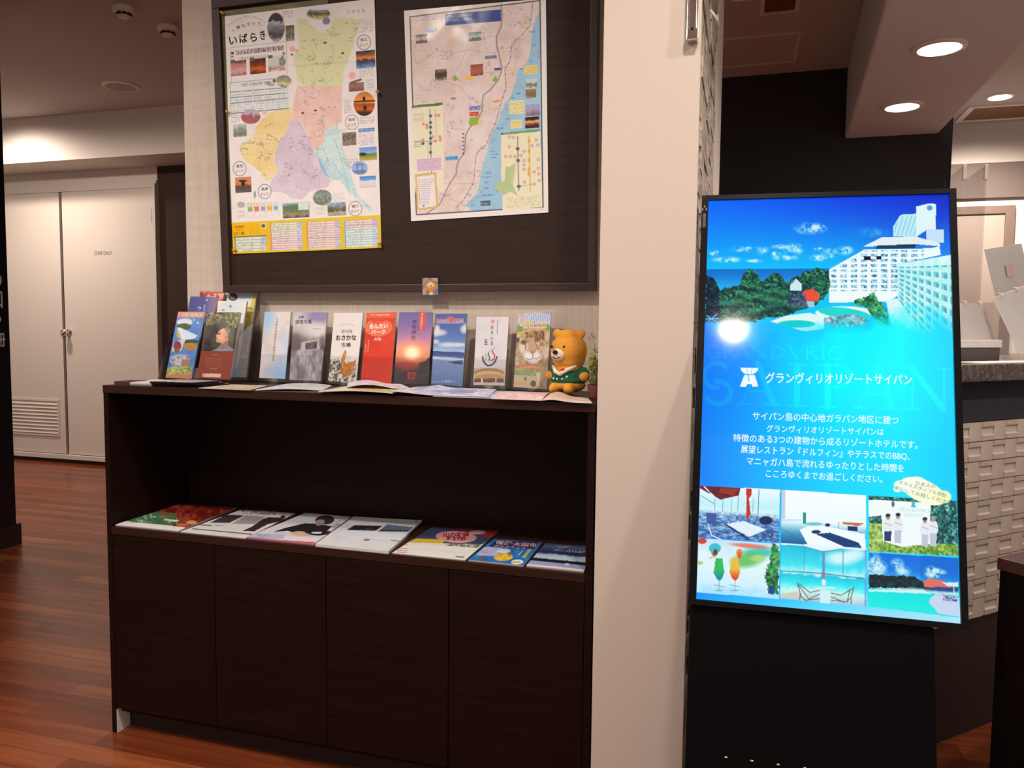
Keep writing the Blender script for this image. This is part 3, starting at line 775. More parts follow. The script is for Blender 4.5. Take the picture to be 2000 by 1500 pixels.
# acrylic screens on the counter, edge on to the viewer
for s, zt, lab in ((2.384, 1.714, 'clear acrylic splash screen on the counter, nearest the glowing display'), (2.496, 1.726, 'clear acrylic splash screen on the counter, second from the glowing display')):
    b = along(s, 0.985, 1.1062)
    t = root('acrylic_screen', b, lab, 'splash screen', 'splash screens on the counter')
    build('pane', MB().box(b.x, b.x + 0.005, b.y, b.y + 0.26, 1.1062, zt), M_clear, t)
    build('lit_edge', MB().box(b.x - 0.002, b.x + 0.008, b.y - 0.004, b.y + 0.012, zt - 0.045, zt + 0.002), M_offwhite, t, 0.002)  # white block stands in for the pane's lit top edge
def slanted(s0, z0, s1, z1, s2, z2, s3, z3, ct_, cb): 
    return [along(s0, ct_, z0), along(s1, ct_, z1), along(s2, cb, z2), along(s3, cb, z3)]
# notices in acrylic stands on the counter
def notice(name, P, label, red=None, rings=0, base=None):
    c = (Vector(P[2]) + Vector(P[3])) * 0.5
    t = root(name, (c.x, c.y, 1.106), label, 'notice')
    build('sheet', MB().pbox(P, CN * -0.002), M_paper, t)
    Q = [Vector(p) + CN * 0.004 for p in P]
    build('cover', MB().pbox(Q, CN * -0.003), M_clear, t)
    if red:
        build('red_mark', MB().pbox(red, CN * -0.0003), plain('pale_red_print', (0.72, 0.52, 0.48), 0.6), t)
    if rings:
        a, b = Vector(P[0]), Vector(P[1])
        for k in range(rings):
            p = a.lerp(b, 0.12 + 0.76 * k / max(1, rings - 1))
            build('ring', MB().tube([p + Vector((0, 0, -0.008)) + CN * 0.006, p + Vector((0, 0, 0.004)) + CN * 0.008, p + Vector((0, 0, 0.006)) - CN * 0.004, p + Vector((0, 0, -0.008)) - CN * 0.008], 0.0022, 6), M_offwhite, t, smooth=True)
    ba, bb = Vector(P[3]), Vector(P[2])
    zb = min(ba.z, bb.z)
    build('foot', MB().fbox(fc, ba.dot(CU) + 0.01, bb.dot(CU) - 0.01, ba.dot(CN) - 0.06, ba.dot(CN) - 0.004, 1.1062, max(1.112, zb)), M_clear2, t, 0.001)
    return t
notice('tilted_notice', slanted(2.633, 1.4734, 2.847, 1.5067, 2.92, 1.332, 2.7045, 1.2985, 0.915, 0.925), 'tilted white notice with a faint red seal behind the other counter notices',
       red=[along(2.742, 0.925, 1.425), along(2.785, 0.925, 1.431), along(2.80, 0.925, 1.392), along(2.757, 0.925, 1.386)])
notice('desk_notice', slanted(2.462, 1.302, 2.78, 1.385, 2.83, 1.150, 2.535, 1.128, 1.05, 1.10), 'large white notice with ring binding at the right edge of counter', rings=4)
notice('desk_calendar', slanted(2.285, 1.284, 2.490, 1.287, 2.535, 1.172, 2.29, 1.172, 1.004, 1.018), 'white ring bound table calendar on counter beside the glowing display', rings=3)
t = root('letter_tray', along(2.40, 1.06, 1.106), 'low grey letter tray with a white lid on the counter', 'tray')
build('tray', MB().fbox(fc, 2.24, 2.512, 1.026, 1.052, 1.1062, 1.146), plain('grey_plastic', (0.10, 0.085, 0.085), 0.5), t, 0.002)
build('lid', MB().fbox(fc, 2.235, 2.516, 1.022, 1.056, 1.1465, 1.171), M_paper, t, 0.002)
tag(build('paper_sheet', MB().fbox(fc, 2.16, 2.75, 1.115, 1.205, 1.1062, 1.1085), M_paper), 'white sheet lying flat at the front of the granite counter', 'paper')

# dark table in the lower right corner
t = root('side_table', along(1.9, 1.9, 0), 'dark wooden table in the lower right corner', 'table')
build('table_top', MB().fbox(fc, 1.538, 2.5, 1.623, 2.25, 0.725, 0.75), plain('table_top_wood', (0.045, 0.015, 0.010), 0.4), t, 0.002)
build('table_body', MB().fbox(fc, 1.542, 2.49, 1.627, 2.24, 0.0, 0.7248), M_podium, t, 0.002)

# ================================================================== soft toy and plant at the cabinet's right end
def blob(balls, voxel, smooth=6, name='blob'):
    m = MB()
    for b in balls: m.ball(*b)
    me = bpy.data.meshes.new(name); me.from_pydata([tuple(p) for p in m.v], [], m.f)
    o = bpy.data.objects.new(name, me); COL.objects.link(o)
    r = o.modifiers.new('r', 'REMESH'); r.mode = 'VOXEL'; r.voxel_size = voxel
    s = o.modifiers.new('s', 'SMOOTH'); s.iterations = smooth; s.factor = 0.5
    bpy.context.view_layer.update()
    dg = bpy.context.evaluated_depsgraph_get()
    out = bpy.data.meshes.new_from_object(o.evaluated_get(dg))
    bpy.data.objects.remove(o); bpy.data.meshes.remove(me)
    out.polygons.foreach_set('use_smooth', [True] * len(out.polygons))
    return out
TX, TY, TZ = 1.303, 0.212, 1.0235
def tp(x, y, z):
    """toy coordinates: x to its left (viewer's right), y away from the viewer, turned a little to the viewer's left"""
    c, s_ = math.cos(math.radians(-14)), math.sin(math.radians(-14))
    return (TX + x * c - y * s_, TY + x * s_ + y * c, TZ + z)
toy = root('soft_toy', (TX, TY, TZ), 'orange plush bear with a green jacket sitting at the cabinet end', 'soft toy')
rz = Matrix.Rotation(math.radians(-14), 3, 'Z')
def tb_(p, r): return (tp(*p), r, rz)
body = blob([tb_((0, 0, 0.112), (0.050, 0.042, 0.046)), tb_((0, 0.002, 0.090), (0.044, 0.038, 0.034)), tb_((-0.002, 0, 0.150), (0.032, 0.028, 0.018)),
             tb_((-0.034, 0, 0.156), (0.013, 0.008, 0.013)), tb_((0.034, 0, 0.156), (0.013, 0.008, 0.013)),
             tb_((0, 0, 0.045), (0.044, 0.036, 0.042)), tb_((0, 0, 0.022), (0.048, 0.038, 0.021)),
             tb_((-0.024, -0.034, 0.014), (0.013, 0.018, 0.0145)), tb_((0.020, -0.036, 0.014), (0.014, 0.018, 0.0155)),
             tb_((-0.048, -0.010, 0.046), (0.014, 0.013, 0.013)), tb_((0.054, -0.014, 0.046), (0.014, 0.014, 0.013)),
             tb_((0.040, 0.0, 0.052), (0.017, 0.017, 0.015)), tb_((-0.036, 0.0, 0.052), (0.016, 0.016, 0.015))], 0.0024, 5, 'plush_body')
link('body', body, M_plush, toy)
jk = blob([tb_((0, 0.001, 0.047), (0.0465, 0.0385, 0.030)), tb_((0, 0.001, 0.035), (0.050, 0.041, 0.016)), tb_((0.040, 0.0, 0.054), (0.0195, 0.020, 0.017)), tb_((-0.036, 0.0, 0.054), (0.0185, 0.019, 0.017))], 0.0024, 4, 'plush_jacket')
jacket = link('jacket', jk, M_green, toy)
def toyball(name, p, r, mat): return build(name, MB().ball(tp(*p), r, rz, 16, 10), mat, jacket if name == 'button' else toy, smooth=True)
toyball('muzzle', (-0.012, -0.037, 0.102), (0.020, 0.012, 0.016), M_cream)
toyball('nose', (-0.014, -0.050, 0.108), (0.0075, 0.005, 0.006), M_nose)
for ex in (-0.030, 0.006): toyball('eye', (ex, -0.0385, 0.122), (0.0032, 0.003, 0.0045), M_nose)
build('mouth', MB().tube([tp(-0.024, -0.0445, 0.098), tp(-0.019, -0.049, 0.094), tp(-0.012, -0.0505, 0.0925), tp(-0.005, -0.048, 0.094), tp(0.000, -0.0435, 0.098)], 0.0011, 6), M_nose, toy, smooth=True)
build('collar', MB().tube([tp(0.034, -0.022, 0.073), tp(0.016, -0.036, 0.064), tp(-0.004, -0.0415, 0.052), tp(-0.018, -0.039, 0.058), tp(-0.032, -0.024, 0.071)], [0.004, 0.0055, 0.006, 0.0055, 0.004], 10), M_cream, jacket, smooth=True)
build('necktie', MB().ball(tp(0.004, -0.041, 0.064), (0.007, 0.004, 0.0035), rz, 12, 8), M_red, jacket, smooth=True)
for bx, bz_ in ((-0.022, 0.0405), (-0.012, 0.039), (0.003, 0.040), (0.016, 0.046)): toyball('button', (bx, -0.0415, bz_), (0.0028, 0.0016, 0.0028), M_cream)

pl = root('potted_plant', (1.388, 0.150, 1.02), 'small yellow green plant in a reddish pot beside the plush toy', 'plant')
build('pot', MB().lathe((1.388, 0.150, 1.0205), [(0.016, 0), (0.021, 0.028), (0.022, 0.032), (0.020, 0.032), (0.019, 0.026), (0.0, 0.026)], 24), M_pot, pl, smooth=False)
rn = random.Random(9)
for nm, mat, n, zz in (('foliage', M_leaf, 150, (1.05, 1.118)), ('flower_cluster', M_leafy, 80, (1.095, 1.142))):
    m = MB()
    for k in range(n):
        a = rn.uniform(0, 6.28); r = rn.uniform(0.002, 0.017); z = rn.uniform(*zz)
        c = Vector((1.388 + r * math.cos(a), 0.150 + r * math.sin(a), z)); d = Vector((math.cos(a), math.sin(a), rn.uniform(-0.2, 1.2))).normalized()
        w = d.cross(Vector((rn.uniform(-1, 1), rn.uniform(-1, 1), rn.uniform(-1, 1)))).normalized() * 0.0045; L = rn.uniform(0.007, 0.011)
        m.add([c, c + d * L * 0.5 + w, c + d * L, c + d * L * 0.5 - w], [(0, 1, 2, 3)])
    m.tube([(1.388, 0.150, 1.04), (1.389, 0.151, 1.09), (1.387, 0.149, 1.11)], 0.002, 6)
    build(nm, m, mat, pl)
m = MB()
build('stem', MB().tube([(1.388, 0.150, 1.10), (1.384, 0.146, 1.15), (1.378, 0.142, 1.178)], 0.0009, 6), M_leaf, pl)
for p in ((1.378, 0.142, 1.178), (1.372, 0.140, 1.168), (1.384, 0.140, 1.170)):
    build('bead', MB().ball(p, 0.0045, nu=12, nv=8), M_chrome, pl, smooth=True)

# ================================================================== posters on the notice board
def spread(c0, c1, c2): return [(0.0, c0), (0.5, c1), (1.0, c2)]

# --- map of the prefecture
p = Sheet([(439, 32), (731, -3), (745, 484), (455, 496)], 290, 470, (218, 200, 191))
p.T(400, 0, 0.2)
p.tex(np.ones_like(p.X), [(0, (214, 197, 188)), (1, (224, 207, 199))], 60, 3)
G = [(900, 170), (1010, 190), (1060, 260), (1150, 320), (1230, 260), (1270, 170), (1370, 175), (1530, 185), (1490, 300), (1450, 450), (1400, 590), (1360, 690), (1345, 830), (1200, 825), (1000, 832), (910, 790), (890, 640), (868, 560), (905, 480), (930, 430), (910, 330)]
K = [(910, 828), (1345, 828), (1340, 1180), (1300, 1200), (1210, 1240), (1170, 1290), (1160, 1400), (1100, 1450), (1040, 1430), (1000, 1290), (960, 1200), (930, 1150), (860, 1150), (870, 1000), (890, 900)]
p.poly(G, (207, 198, 150)); p.poly(K, (219, 176, 160))
p.tex(p.mpoly(K), [(0, (214, 168, 152)), (1, (226, 186, 172))], 20, 8, 0.7)
O = [(610, 1110), (700, 1060), (760, 1040), (850, 1040), (862, 1130), (820, 1200), (800, 1280), (720, 1380), (692, 1480), (682, 1580), (720, 1660), (660, 1720), (620, 1760), (570, 1720), (540, 1660), (460, 1600), (400, 1570), (370, 1530), (330, 1410), (440, 1340), (500, 1290), (490, 1240), (560, 1160)]
p.poly(O, (220, 188, 128)); p.tex(p.mpoly(O), [(0, (216, 180, 116)), (1, (226, 198, 146))], 22, 5, 0.8)
Pu = [(860, 1152), (930, 1152), (1000, 1300), (1060, 1430), (1090, 1480), (1115, 1520), (1125, 1620), (1200, 1720), (1240, 1750), (1200, 1820), (1030, 1860), (960, 1935), (860, 1935), (780, 1870), (650, 1860), (640, 1790), (660, 1730), (722, 1660), (684, 1580), (694, 1470), (722, 1370), (802, 1280), (826, 1190)]
p.poly(Pu, (200, 176, 182)); p.tex(p.mpoly(Pu), [(0, (192, 166, 176)), (1, (210, 188, 190))], 22, 6, 0.8)
Bl = [(1080, 1440), (1160, 1395), (1170, 1300), (1212, 1245), (1300, 1200), (1335, 1330), (1345, 1430), (1395, 1540), (1425, 1660), (1455, 1780), (1505, 1900), (1660, 2060), (1620, 2070), (1500, 1950), (1390, 1840), (1330, 1750), (1240, 1742), (1200, 1700), (1150, 1580), (1100, 1500)]
p.poly(Bl, (182, 200, 206)); p.tex(p.mpoly(Bl), [(0, (170, 190, 200)), (1, (196, 208, 208))], 20, 7, 0.8)
p.poly([(1112, 1520), (1140, 1560), (1200, 1690), (1230, 1730), (1180, 1700), (1130, 1620)], (140, 168, 200))
for pts_ in ([(1170, 1310), (1330, 1270), (1480, 1210)], [(1250, 1560), (1320, 1680), (1400, 1760)], [(1270, 1340), (1350, 1600), (1420, 1900)]): p.line(pts_, 0.8, (120, 140, 160), 0.7)
allm = np.clip(p.mpoly(G) + p.mpoly(K) + p.mpoly(O) + p.mpoly(Pu) + p.mpoly(Bl), 0, 1)
fine = vnoise(p.X / 3.2, p.Y / 1.4, 12, 1) * vnoise(p.X / 17, p.Y / 11, 31, 2)
p.put(allm * (fine > 0.48), (120, 104, 96), 0.40)
rn = random.Random(5)
for k in range(16):
    x, y = rn.uniform(900, 1300), rn.uniform(300, 1800); q = [(x, y)]
    for j in range(4): x += rn.uniform(-60, 60); y += rn.uniform(10, 80); q.append((x, y))
    m0 = p.I.copy(); p.line(q, 0.7, (150, 130, 125), 0.6)
    p.I = m0 * (1 - allm[..., None]) + p.I * allm[..., None]
for x, y in ((960, 1090), (1085, 1065), (1180, 410), (1350, 510)): p.ell(x, y, 14, 9, (60, 50, 50))
p.line([(900, 640), (1400, 590)], 1.0, (160, 140, 128), 0.5)
# folds
for y0, y1 in ((645, 590), (1310, 1235), (2020, 1940)): p.line([(230, y0 + 5), (1690, y1)], 1.0, (188, 170, 160), 0.45)
# photographs
p.epic(700, 262, 85, 138, [(0, (70, 62, 62)), (0.25, (60, 54, 54)), (0.33, (170, 160, 165)), (0.6, (105, 98, 102)), (0.8, (70, 64, 66)), (0.93, (180, 172, 172)), (1, (90, 80, 80))], 5, 3, 0.16)
p.pic(p.mrect(790, 250, 880, 388), [(0, (80, 78, 50)), (0.4, (130, 122, 96)), (0.75, (86, 84, 66)), (0.85, (200, 180, 172)), (1, (90, 70, 62))], 3, 4, 0.3)
p.epic(1115, 130, 112, 58, [(0, (90, 110, 150)), (0.35, (120, 130, 130)), (0.5, (70, 74, 50)), (0.75, (170, 140, 60)), (1, (200, 190, 180))], 4, 5, 0.2)
p.ell(1115, 70, 115, 30, (218, 200, 191)); p.ell(1190, 200, 38, 36, (120, 120, 150))
p.frame(245, 455, 812, 770, (150, 130, 122), 0.9, 0.7)
for i, (x0, y0, x1, y1, st, sd) in enumerate(((250, 590, 412, 720, [(0, (96, 60, 46)), (0.3, (180, 110, 100)), (0.7, (206, 150, 140)), (1, (150, 100, 90))], 8),
        (440, 572, 600, 700, [(0, (60, 34, 22)), (0.4, (120, 50, 26)), (0.7, (200, 90, 40)), (1, (84, 44, 22))], 9),
        (620, 545, 790, 678, [(0, (200, 190, 182)), (0.6, (190, 178, 170)), (0.85, (170, 110, 90)), (1, (214, 190, 180))], 10))):
    p.pic(p.mrect(x0, y0, x1, y1), st, 4, sd, 0.25)
    p.rect(x0, y0 - 14, x0 + 45, y0 + 14, (92, 90, 66))
p.tex(p.mell(760, 585, 34, 48), [(0, (70, 76, 56)), (1, (200, 190, 180))], 2.5, 4)
p.small(300, 474, 775, 490, 1, (70, 58, 54), 3, 0.8, 0.55, 1.1)
p.ell(270, 512, 16, 14, (110, 50, 40)); p.ell(268, 545, 14, 10, (140, 110, 100)); p.ell(775, 515, 12, 16, (140, 120, 90))
p.small(330, 545, 620, 562, 1, (120, 100, 92), 4, 0.5, 0.5)
p.frame(245, 795, 822, 1048, (96, 104, 120), 1.0, 0.85)
p.tex(p.mrect(250, 800, 820, 1040), [(0, (204, 204, 204)), (1, (216, 210, 204))], 20, 9, 0.7)
for y0, y1 in ((888, 842), (942, 896), (998, 946)):
    for k in range(5):
        xa = 255 + 112 * k; p.line([(xa, y0 - (y0 - y1) * k / 5), (xa + 98, y0 - (y0 - y1) * (k + 0.9) / 5)], 1.3, (56, 60, 72), 0.85)
p.small(255, 905, 815, 1035, 7, (130, 130, 136), 7, 0.5, 0.4)
p.small(355, 798, 650, 813, 1, (90, 80, 76), 8, 0.7, 0.5, 1.1)
p.epic(775, 780, 75, 57, [(0, (120, 110, 96)), (0.4, (150, 136, 120)), (0.6, (176, 160, 70)), (0.75, (200, 196, 170)), (1, (90, 84, 72))], 4, 11, 0.2)
p.ell(682, 778, 16, 20, (120, 96, 90)); p.ell(650, 815, 40, 14, (110, 96, 90), 0.5)
p.epic(450, 1125, 96, 72, [(0, (170, 150, 160)), (0.3, (180, 160, 166)), (0.5, (150, 80, 84)), (1, (170, 90, 90))], 4, 12, 0.28)
p.pic(p.mrect(275, 1205, 412, 1318), [(0, (190, 184, 178)), (0.4, (140, 138, 128)), (0.8, (110, 110, 98)), (1, (150, 146, 136))], 4, 13, 0.35)
p.pic(p.mrect(1475, 492, 1664, 640), [(0, (40, 38, 54)), (0.25, (120, 74, 44)), (0.45, (220, 130, 50)), (0.58, (60, 40, 36)), (0.7, (50, 66, 110)), (1, (110, 130, 170))], 5, 14, 0.14)
p.poly([(1415, 790), (1530, 752), (1535, 772), (1420, 812)], (110, 84, 70))
p.pic(p.mrect(1408, 800, 1556, 872), [(0, (110, 84, 72)), (0.3, (150, 104, 90)), (1, (120, 70, 66))], 3, 15, 0.5)
p.epic(1558, 1000, 102, 118, [(0, (176, 104, 56)), (0.3, (220, 130, 50)), (0.45, (236, 150, 60)), (0.5, (150, 70, 30)), (0.75, (200, 90, 30)), (0.85, (70, 36, 30)), (1, (40, 26, 34))], 9, 16, 0.03)
p.line([(1465, 980), (1655, 970)], 3.2, (70, 36, 26)); p.ell(1556, 950, 14, 20, (36, 20, 16)); p.ell(1566, 1040, 18, 26, (60, 24, 18))
for x, y, t1 in ((1555, 405, '県北'), (1440, 1180, '県央'), (340, 1635, '県西'), (588, 1860, '県南'), (1472, 2030, '鹿行')):
    p.ell(x, y, 66, 74, (150, 120, 118) if x in (1440,) else (96, 96, 120)); p.ell(x, y, 60, 68, (222, 206, 198))
    p.text(t1, (x - 32, y - 6), (x + 34, y - 12), 32, (70, 60, 62), 0.01)
    p.text('エリア', (x - 40, y + 44), (x + 40, y + 38), 28, (70, 60, 62), 0.012)
p.ell(860, 470, 26, 28, (222, 160, 140)); p.ell(900, 485, 18, 12, (220, 150, 136)); p.ell(856, 524, 12, 10, (130, 90, 80))
p.ell(1440, 725, 34, 36, (222, 150, 136), 0.8); p.ell(588, 1085, 26, 22, (218, 170, 150))
for k in range(4): p.ell(1405 + k * 48, 112 - k * 3, 13, 15, (200, 130, 120) if k % 2 == 0 else (140, 130, 130)); p.ell(1405 + k * 48, 112 - k * 3, 7, 8, (226, 208, 200))
for (x0, y0, x1, y1) in ((760, 105, 870, 160), (1500, 180, 1640, 300), (1510, 650, 1650, 730), (1575, 760, 1650, 850), (1515, 1130, 1660, 1190), (1360, 960, 1430, 1090), (255, 1070, 345, 1180), (1500, 1290, 1650, 1400), (1365, 1540, 1500, 1640)):
    p.small(x0, y0, x1, y1, max(2, int((y1 - y0) / 16)), (130, 120, 126), x0, 0.5, 0.5)
p.rect(1500, 1245, 1655, 1268, (70, 110, 160)); p.small(1500, 1245, 1655, 1268, 1, (200, 204, 214), 3, 0.8, 0.5)
# title
for i, ch in enumerate('いばらき'):
    x = (240, 342, 450, 548)[i]; y = (432, 416, 404, 386)[i]
    p.text(ch, (x, y), (x + (80, 82, 66, 52)[i], y - 6), (74, 90, 84, 92)[i], (48, 42, 26), 0.025)
for i, ch in enumerate('観光マップ'):
    x = 315 + i * 50; y = (284, 268, 254, 248, 246)[i]
    p.text(ch, (x, y), (x + 34, y - 8 + i * 2), 32, (84, 74, 62), 0.012)
p.line([(268, 286), (290, 304)], 0.9, (110, 100, 84)); p.line([(562, 238), (548, 254)], 0.9, (110, 100, 84))
for i in range(20):
    a = i / 19.0
    p.ell(240 + 345 * a, 255 - 100 * math.sin(0.15 + a * 2.5) + 28 * a * 0.2, 5, 8, (130, 116, 104), 0.55 if i not in (7, 12) else 0)
# lower part
p.T(400, 220, 0.2)
p.pic(p.mrect(1342, 182, 1482, 300), [(0, (140, 124, 110)), (0.4, (90, 80, 60)), (0.7, (150, 126, 104)), (1, (110, 96, 84))], 3, 21, 0.5)
p.pic(p.mrect(1510, 330, 1682, 444), [(0, (96, 130, 190)), (0.45, (140, 164, 200)), (0.5, (100, 110, 70)), (1, (176, 160, 60))], 6, 22, 0.06)
p.ell(1545, 392, 36, 16, (50, 50, 36))
p.epic(1515, 530, 78, 66, [(0, (120, 140, 186)), (0.6, (150, 168, 204)), (0.75, (96, 104, 150)), (1, (130, 140, 176))], 5, 23, 0.1)
p.line([(1482, 495), (1548, 495)], 1.1, (60, 56, 76)); p.line([(1490, 495), (1488, 550)], 1.0, (60, 56, 76)); p.line([(1540, 495), (1542, 550)], 1.0, (60, 56, 76))
p.pic(p.mrect(1515, 612, 1672, 716), [(0, (70, 116, 176)), (0.35, (110, 150, 196)), (0.45, (200, 200, 206)), (0.8, (206, 190, 176)), (1, (190, 176, 160))], 5, 24, 0.1)
p.pic(p.mrect(295, 622, 460, 766), [(0, (190, 120, 90)), (0.45, (206, 120, 60)), (0.6, (80, 60, 50)), (1, (96, 84, 80))], 4, 25, 0.16)
p.ell(372, 655, 42, 10, (50, 34, 30)); p.rect(352, 655, 394, 705, (54, 36, 30))
p.epic(1152, 820, 92, 78, [(0, (110, 116, 96)), (0.4, (150, 150, 150)), (0.7, (96, 100, 76)), (1, (130, 140, 90))], 3, 26, 0.6)
p.pic(p.mrect(1200, 872, 1386, 995), [(0, (150, 166, 186)), (0.4, (110, 112, 100)), (0.6, (80, 80, 50)), (0.75, (176, 160, 130)), (1, (150, 130, 110))], 4, 27, 0.25)
p.pic(p.mrect(765, 878, 1026, 1014), [(0, (150, 166, 170)), (0.25, (86, 106, 86)), (0.6, (110, 120, 66)), (0.75, (150, 130, 120)), (1, (90, 70, 60))], 4, 28, 0.22)
p.rect(918, 872, 1022, 938, (208, 206, 196)); p.small(925, 880, 1015, 930, 4, (140, 150, 130), 3, 0.5, 0.4)
p.ell(355, 890, 40, 30, (120, 110, 106), 0.5); p.ell(492, 790, 12, 36, (110, 100, 100), 0.6)
for k, c in enumerate(((150, 170, 90), (214, 120, 110), (176, 160, 180), (226, 168, 60), (130, 170, 210))):
    x0 = 420 + 63 * k
    p.rect(x0, 874 - k * 3, x0 + 50, 958 - k * 3, c); p.ell(x0 + 25, 893 - k * 3, 20, 20, (224, 210, 200))
    p.text('J', (x0 + 20, 902 - k * 3), (x0 + 30, 902 - k * 3), 20, (70, 60, 60))
    p.small(x0 + 8, 920 - k * 3, x0 + 42, 945 - k * 3, 2, (80, 76, 70), k, 0.6, 0.6)
    p.frame(x0 - 2, 965 - k * 3, x0 + 54, 1018 - k * 3, (180, 168, 170), 0.7, 0.6)
p.small(310, 950, 395, 1020, 4, (140, 130, 126), 4, 0.5, 0.5); p.small(1090, 910, 1190, 985, 5, (140, 130, 120), 6, 0.45, 0.5)
p.small(1250, 775, 1370, 850, 5, (150, 140, 130), 7, 0.4, 0.5)
p.rect(240, 1072, 1740, 1400, (208, 170, 34)); p.poly([(240, 1074), (1730, 1002), (1740, 1100), (240, 1110)], (212, 174, 36))
p.poly([(262, 1082), (606, 1064), (610, 1185), (266, 1200)], (222, 164, 20))
p.small(290, 1098, 390, 1120, 1, (120, 70, 20), 5, 0.9, 0.7); p.text('ベスト', (305, 1155), (372, 1150), 26, (120, 84, 20), 0.01)
p.text('お宿一覧', (284, 1196), (388, 1190), 34, (126, 74, 16), 0.01)
p.small(430, 1085, 545, 1180, 4, (196, 140, 20), 8, 0.6, 0.4); p.rect(552, 1075, 602, 1125, (206, 190, 140)); p.ell(575, 1100, 18, 18, (90, 70, 50))
for (x0, y0, x1, y1, c, e) in ((290, 1215, 604, 1346, (204, 200, 176), (110, 120, 90)), (640, 1072, 962, 1336, (212, 200, 176), (206, 110, 90)), (1000, 1062, 1332, 1326, (222, 186, 172), (206, 110, 80)), (1366, 1046, 1694, 1302, (206, 206, 206), (80, 150, 190))):
    m = p.mrect(x0, y0, x1, y1); p.put(m, c); u, v = p.r
    if x0 == 640: p.put(m * (v > 0.45), (222, 186, 178))
    if x0 == 1366: p.put(m * (v < 0.35), (222, 190, 180)); p.put(m * (v > 0.35), (196, 210, 214))
    rows = int((y1 - y0) / 22)
    p.put(m * ((v * rows) % 1 < 0.22), (136, 128, 126), 0.75)
    p.put(m * (u > 0.84) * (vnoise(u * 40, v * rows * 2, 3, 1) > 0.4), (140, 140, 190), 0.6)
    p.put(m * (u < 0.6) * (vnoise(u * 50, np.floor(v * rows) * 3.1, 5, 1) > 0.55) * ((v * rows) % 1 > 0.45), (150, 140, 136), 0.5)
    p.put(m * (u < 0.03), e)
p.line([(282, 1212), (600, 1196)], 1.6, (86, 84, 60))
p.ell(300, 1345, 20, 18, (206, 110, 20)); p.ell(1700, 1310, 16, 14, (206, 120, 24))
tag(p.mesh('map_poster', [(0.2156, 0.2818, 2.1194), (0.7108, 0.2819, 2.1185), (0.7180, 0.3097, 1.4230), (0.2112, 0.3100, 1.4141)], M_poster, thick=0.0008, white=(206, 189, 179)),
    'map poster with coloured districts and yellow bottom band on notice board', 'poster')

q = Sheet([(432, 22), (640, -3), (640, 435), (453, 440)], 12, 20, (112, 102, 62))
q.tex(np.ones_like(q.X), [(0, (92, 84, 50)), (1, (132, 122, 78))], 60, 3)
tag(q.mesh('backing_sheet', [(0.2040, 0.2829, 2.1357), (0.5628, 0.2829, 2.1345), (0.5435, 0.3083, 1.5001), (0.2079, 0.3082, 1.5018)], M_print, thick=0.0006, edge=(100, 92, 60)),
    'olive sheet peeking out behind the coloured district map poster', 'poster')

# --- town road map
p = Sheet([(789, 21), (1066, -3), (1071, 415), (803, 432)], 280, 416, (222, 208, 200))
p.T(760, 0, 0.2)
inner = [(205, 165), (1475, 5), (1505, 2022), (268, 2098)]
p.poly(inner, (214, 188, 176)); mi = p.mpoly(inner)
p.tex(mi, [(0, (206, 178, 166)), (0.5, (216, 192, 182)), (1, (220, 200, 192))], 26, 31, 0.8)
p.tex(mi * (vnoise(p.X / 16, p.Y / 40, 5, 3) > 0.6), [(0, (214, 172, 146)), (1, (216, 190, 166))], 14, 33, 0.55)
sea = [(1475, 90), (1440, 170), (1400, 300), (1385, 480), (1365, 590), (1260, 700), (1240, 800), (1200, 930), (1130, 1030), (1090, 1150), (1020, 1290), (985, 1400), (968, 1480), (925, 1600), (900, 1750), (875, 1880), (800, 1960), (760, 2000), (820, 2060), (1505, 2022)]
p.poly(sea, (150, 182, 206)); p.tex(p.mpoly(sea), [(0, (140, 174, 204)), (1, (160, 188, 206))], 30, 34, 0.8)
p.line(sea[:17], 1.4, (216, 186, 170), 0.6)
for pts_ in ([(205, 165), (1475, 5)], [(205, 165), (268, 2098)], [(268, 2098), (1505, 2022)], [(1475, 5), (1505, 2022)]): p.line(pts_, 1.8, (40, 32, 32))
hw = [(1105, 40), (1115, 150), (1105, 260), (1060, 360), (1065, 460), (1095, 580), (1115, 670), (1080, 780), (1000, 880), (935, 930), (920, 1020), (925, 1080), (880, 1170), (800, 1250), (760, 1320), (750, 1480), (745, 1500), (690, 1570), (670, 1640), (668, 1700), (600, 1800), (560, 1880), (500, 2000), (380, 2080)]
p.line(hw, 2.2, (112, 96, 100)); p.line(hw, 0.8, (176, 160, 164))
rl = [(1410, 20), (1380, 250), (1290, 360), (1210, 430), (1190, 600), (1140, 680), (1155, 860), (1110, 980), (1060, 1180), (1010, 1300), (960, 1420), (900, 1460), (860, 1520), (840, 1780), (790, 1870), (740, 1950), (660, 2040)]
p.line(rl, 1.0, (120, 108, 110), 0.8)
for a, b in zip(rl[:-1], rl[1:]):
    for t_ in (0.25, 0.75): p.ell(a[0] + (b[0] - a[0]) * t_, a[1] + (b[1] - a[1]) * t_, 6, 6, (80, 70, 76), 0.8)
for k in range(6): p.ell(735, 1310 + 38 * k, 7, 8, (56, 48, 56))
for pts_ in ([(240, 500), (270, 620), (400, 560), (460, 490), (640, 520), (840, 480)], [(760, 510), (720, 600), (660, 720), (600, 780), (420, 800), (400, 900)], [(840, 500), (1050, 520), (1100, 660)], [(280, 800), (340, 880), (420, 880)], [(520, 790), (690, 840), (800, 960), (880, 1000)], [(600, 1170), (640, 1260), (760, 1270)], [(480, 1720), (540, 1790), (600, 1800), (880, 1790)], [(600, 1940), (700, 1980), (760, 2020)], [(620, 1840), (560, 1920), (520, 2040)]):
    p.line(pts_, 0.8, (160, 136, 132), 0.8)
fine = vnoise(p.X / 4.0, p.Y / 1.5, 42, 1) * vnoise(p.X / 22, p.Y / 12, 43, 2)
p.put(mi * (fine > 0.51), (130, 116, 118), 0.40)
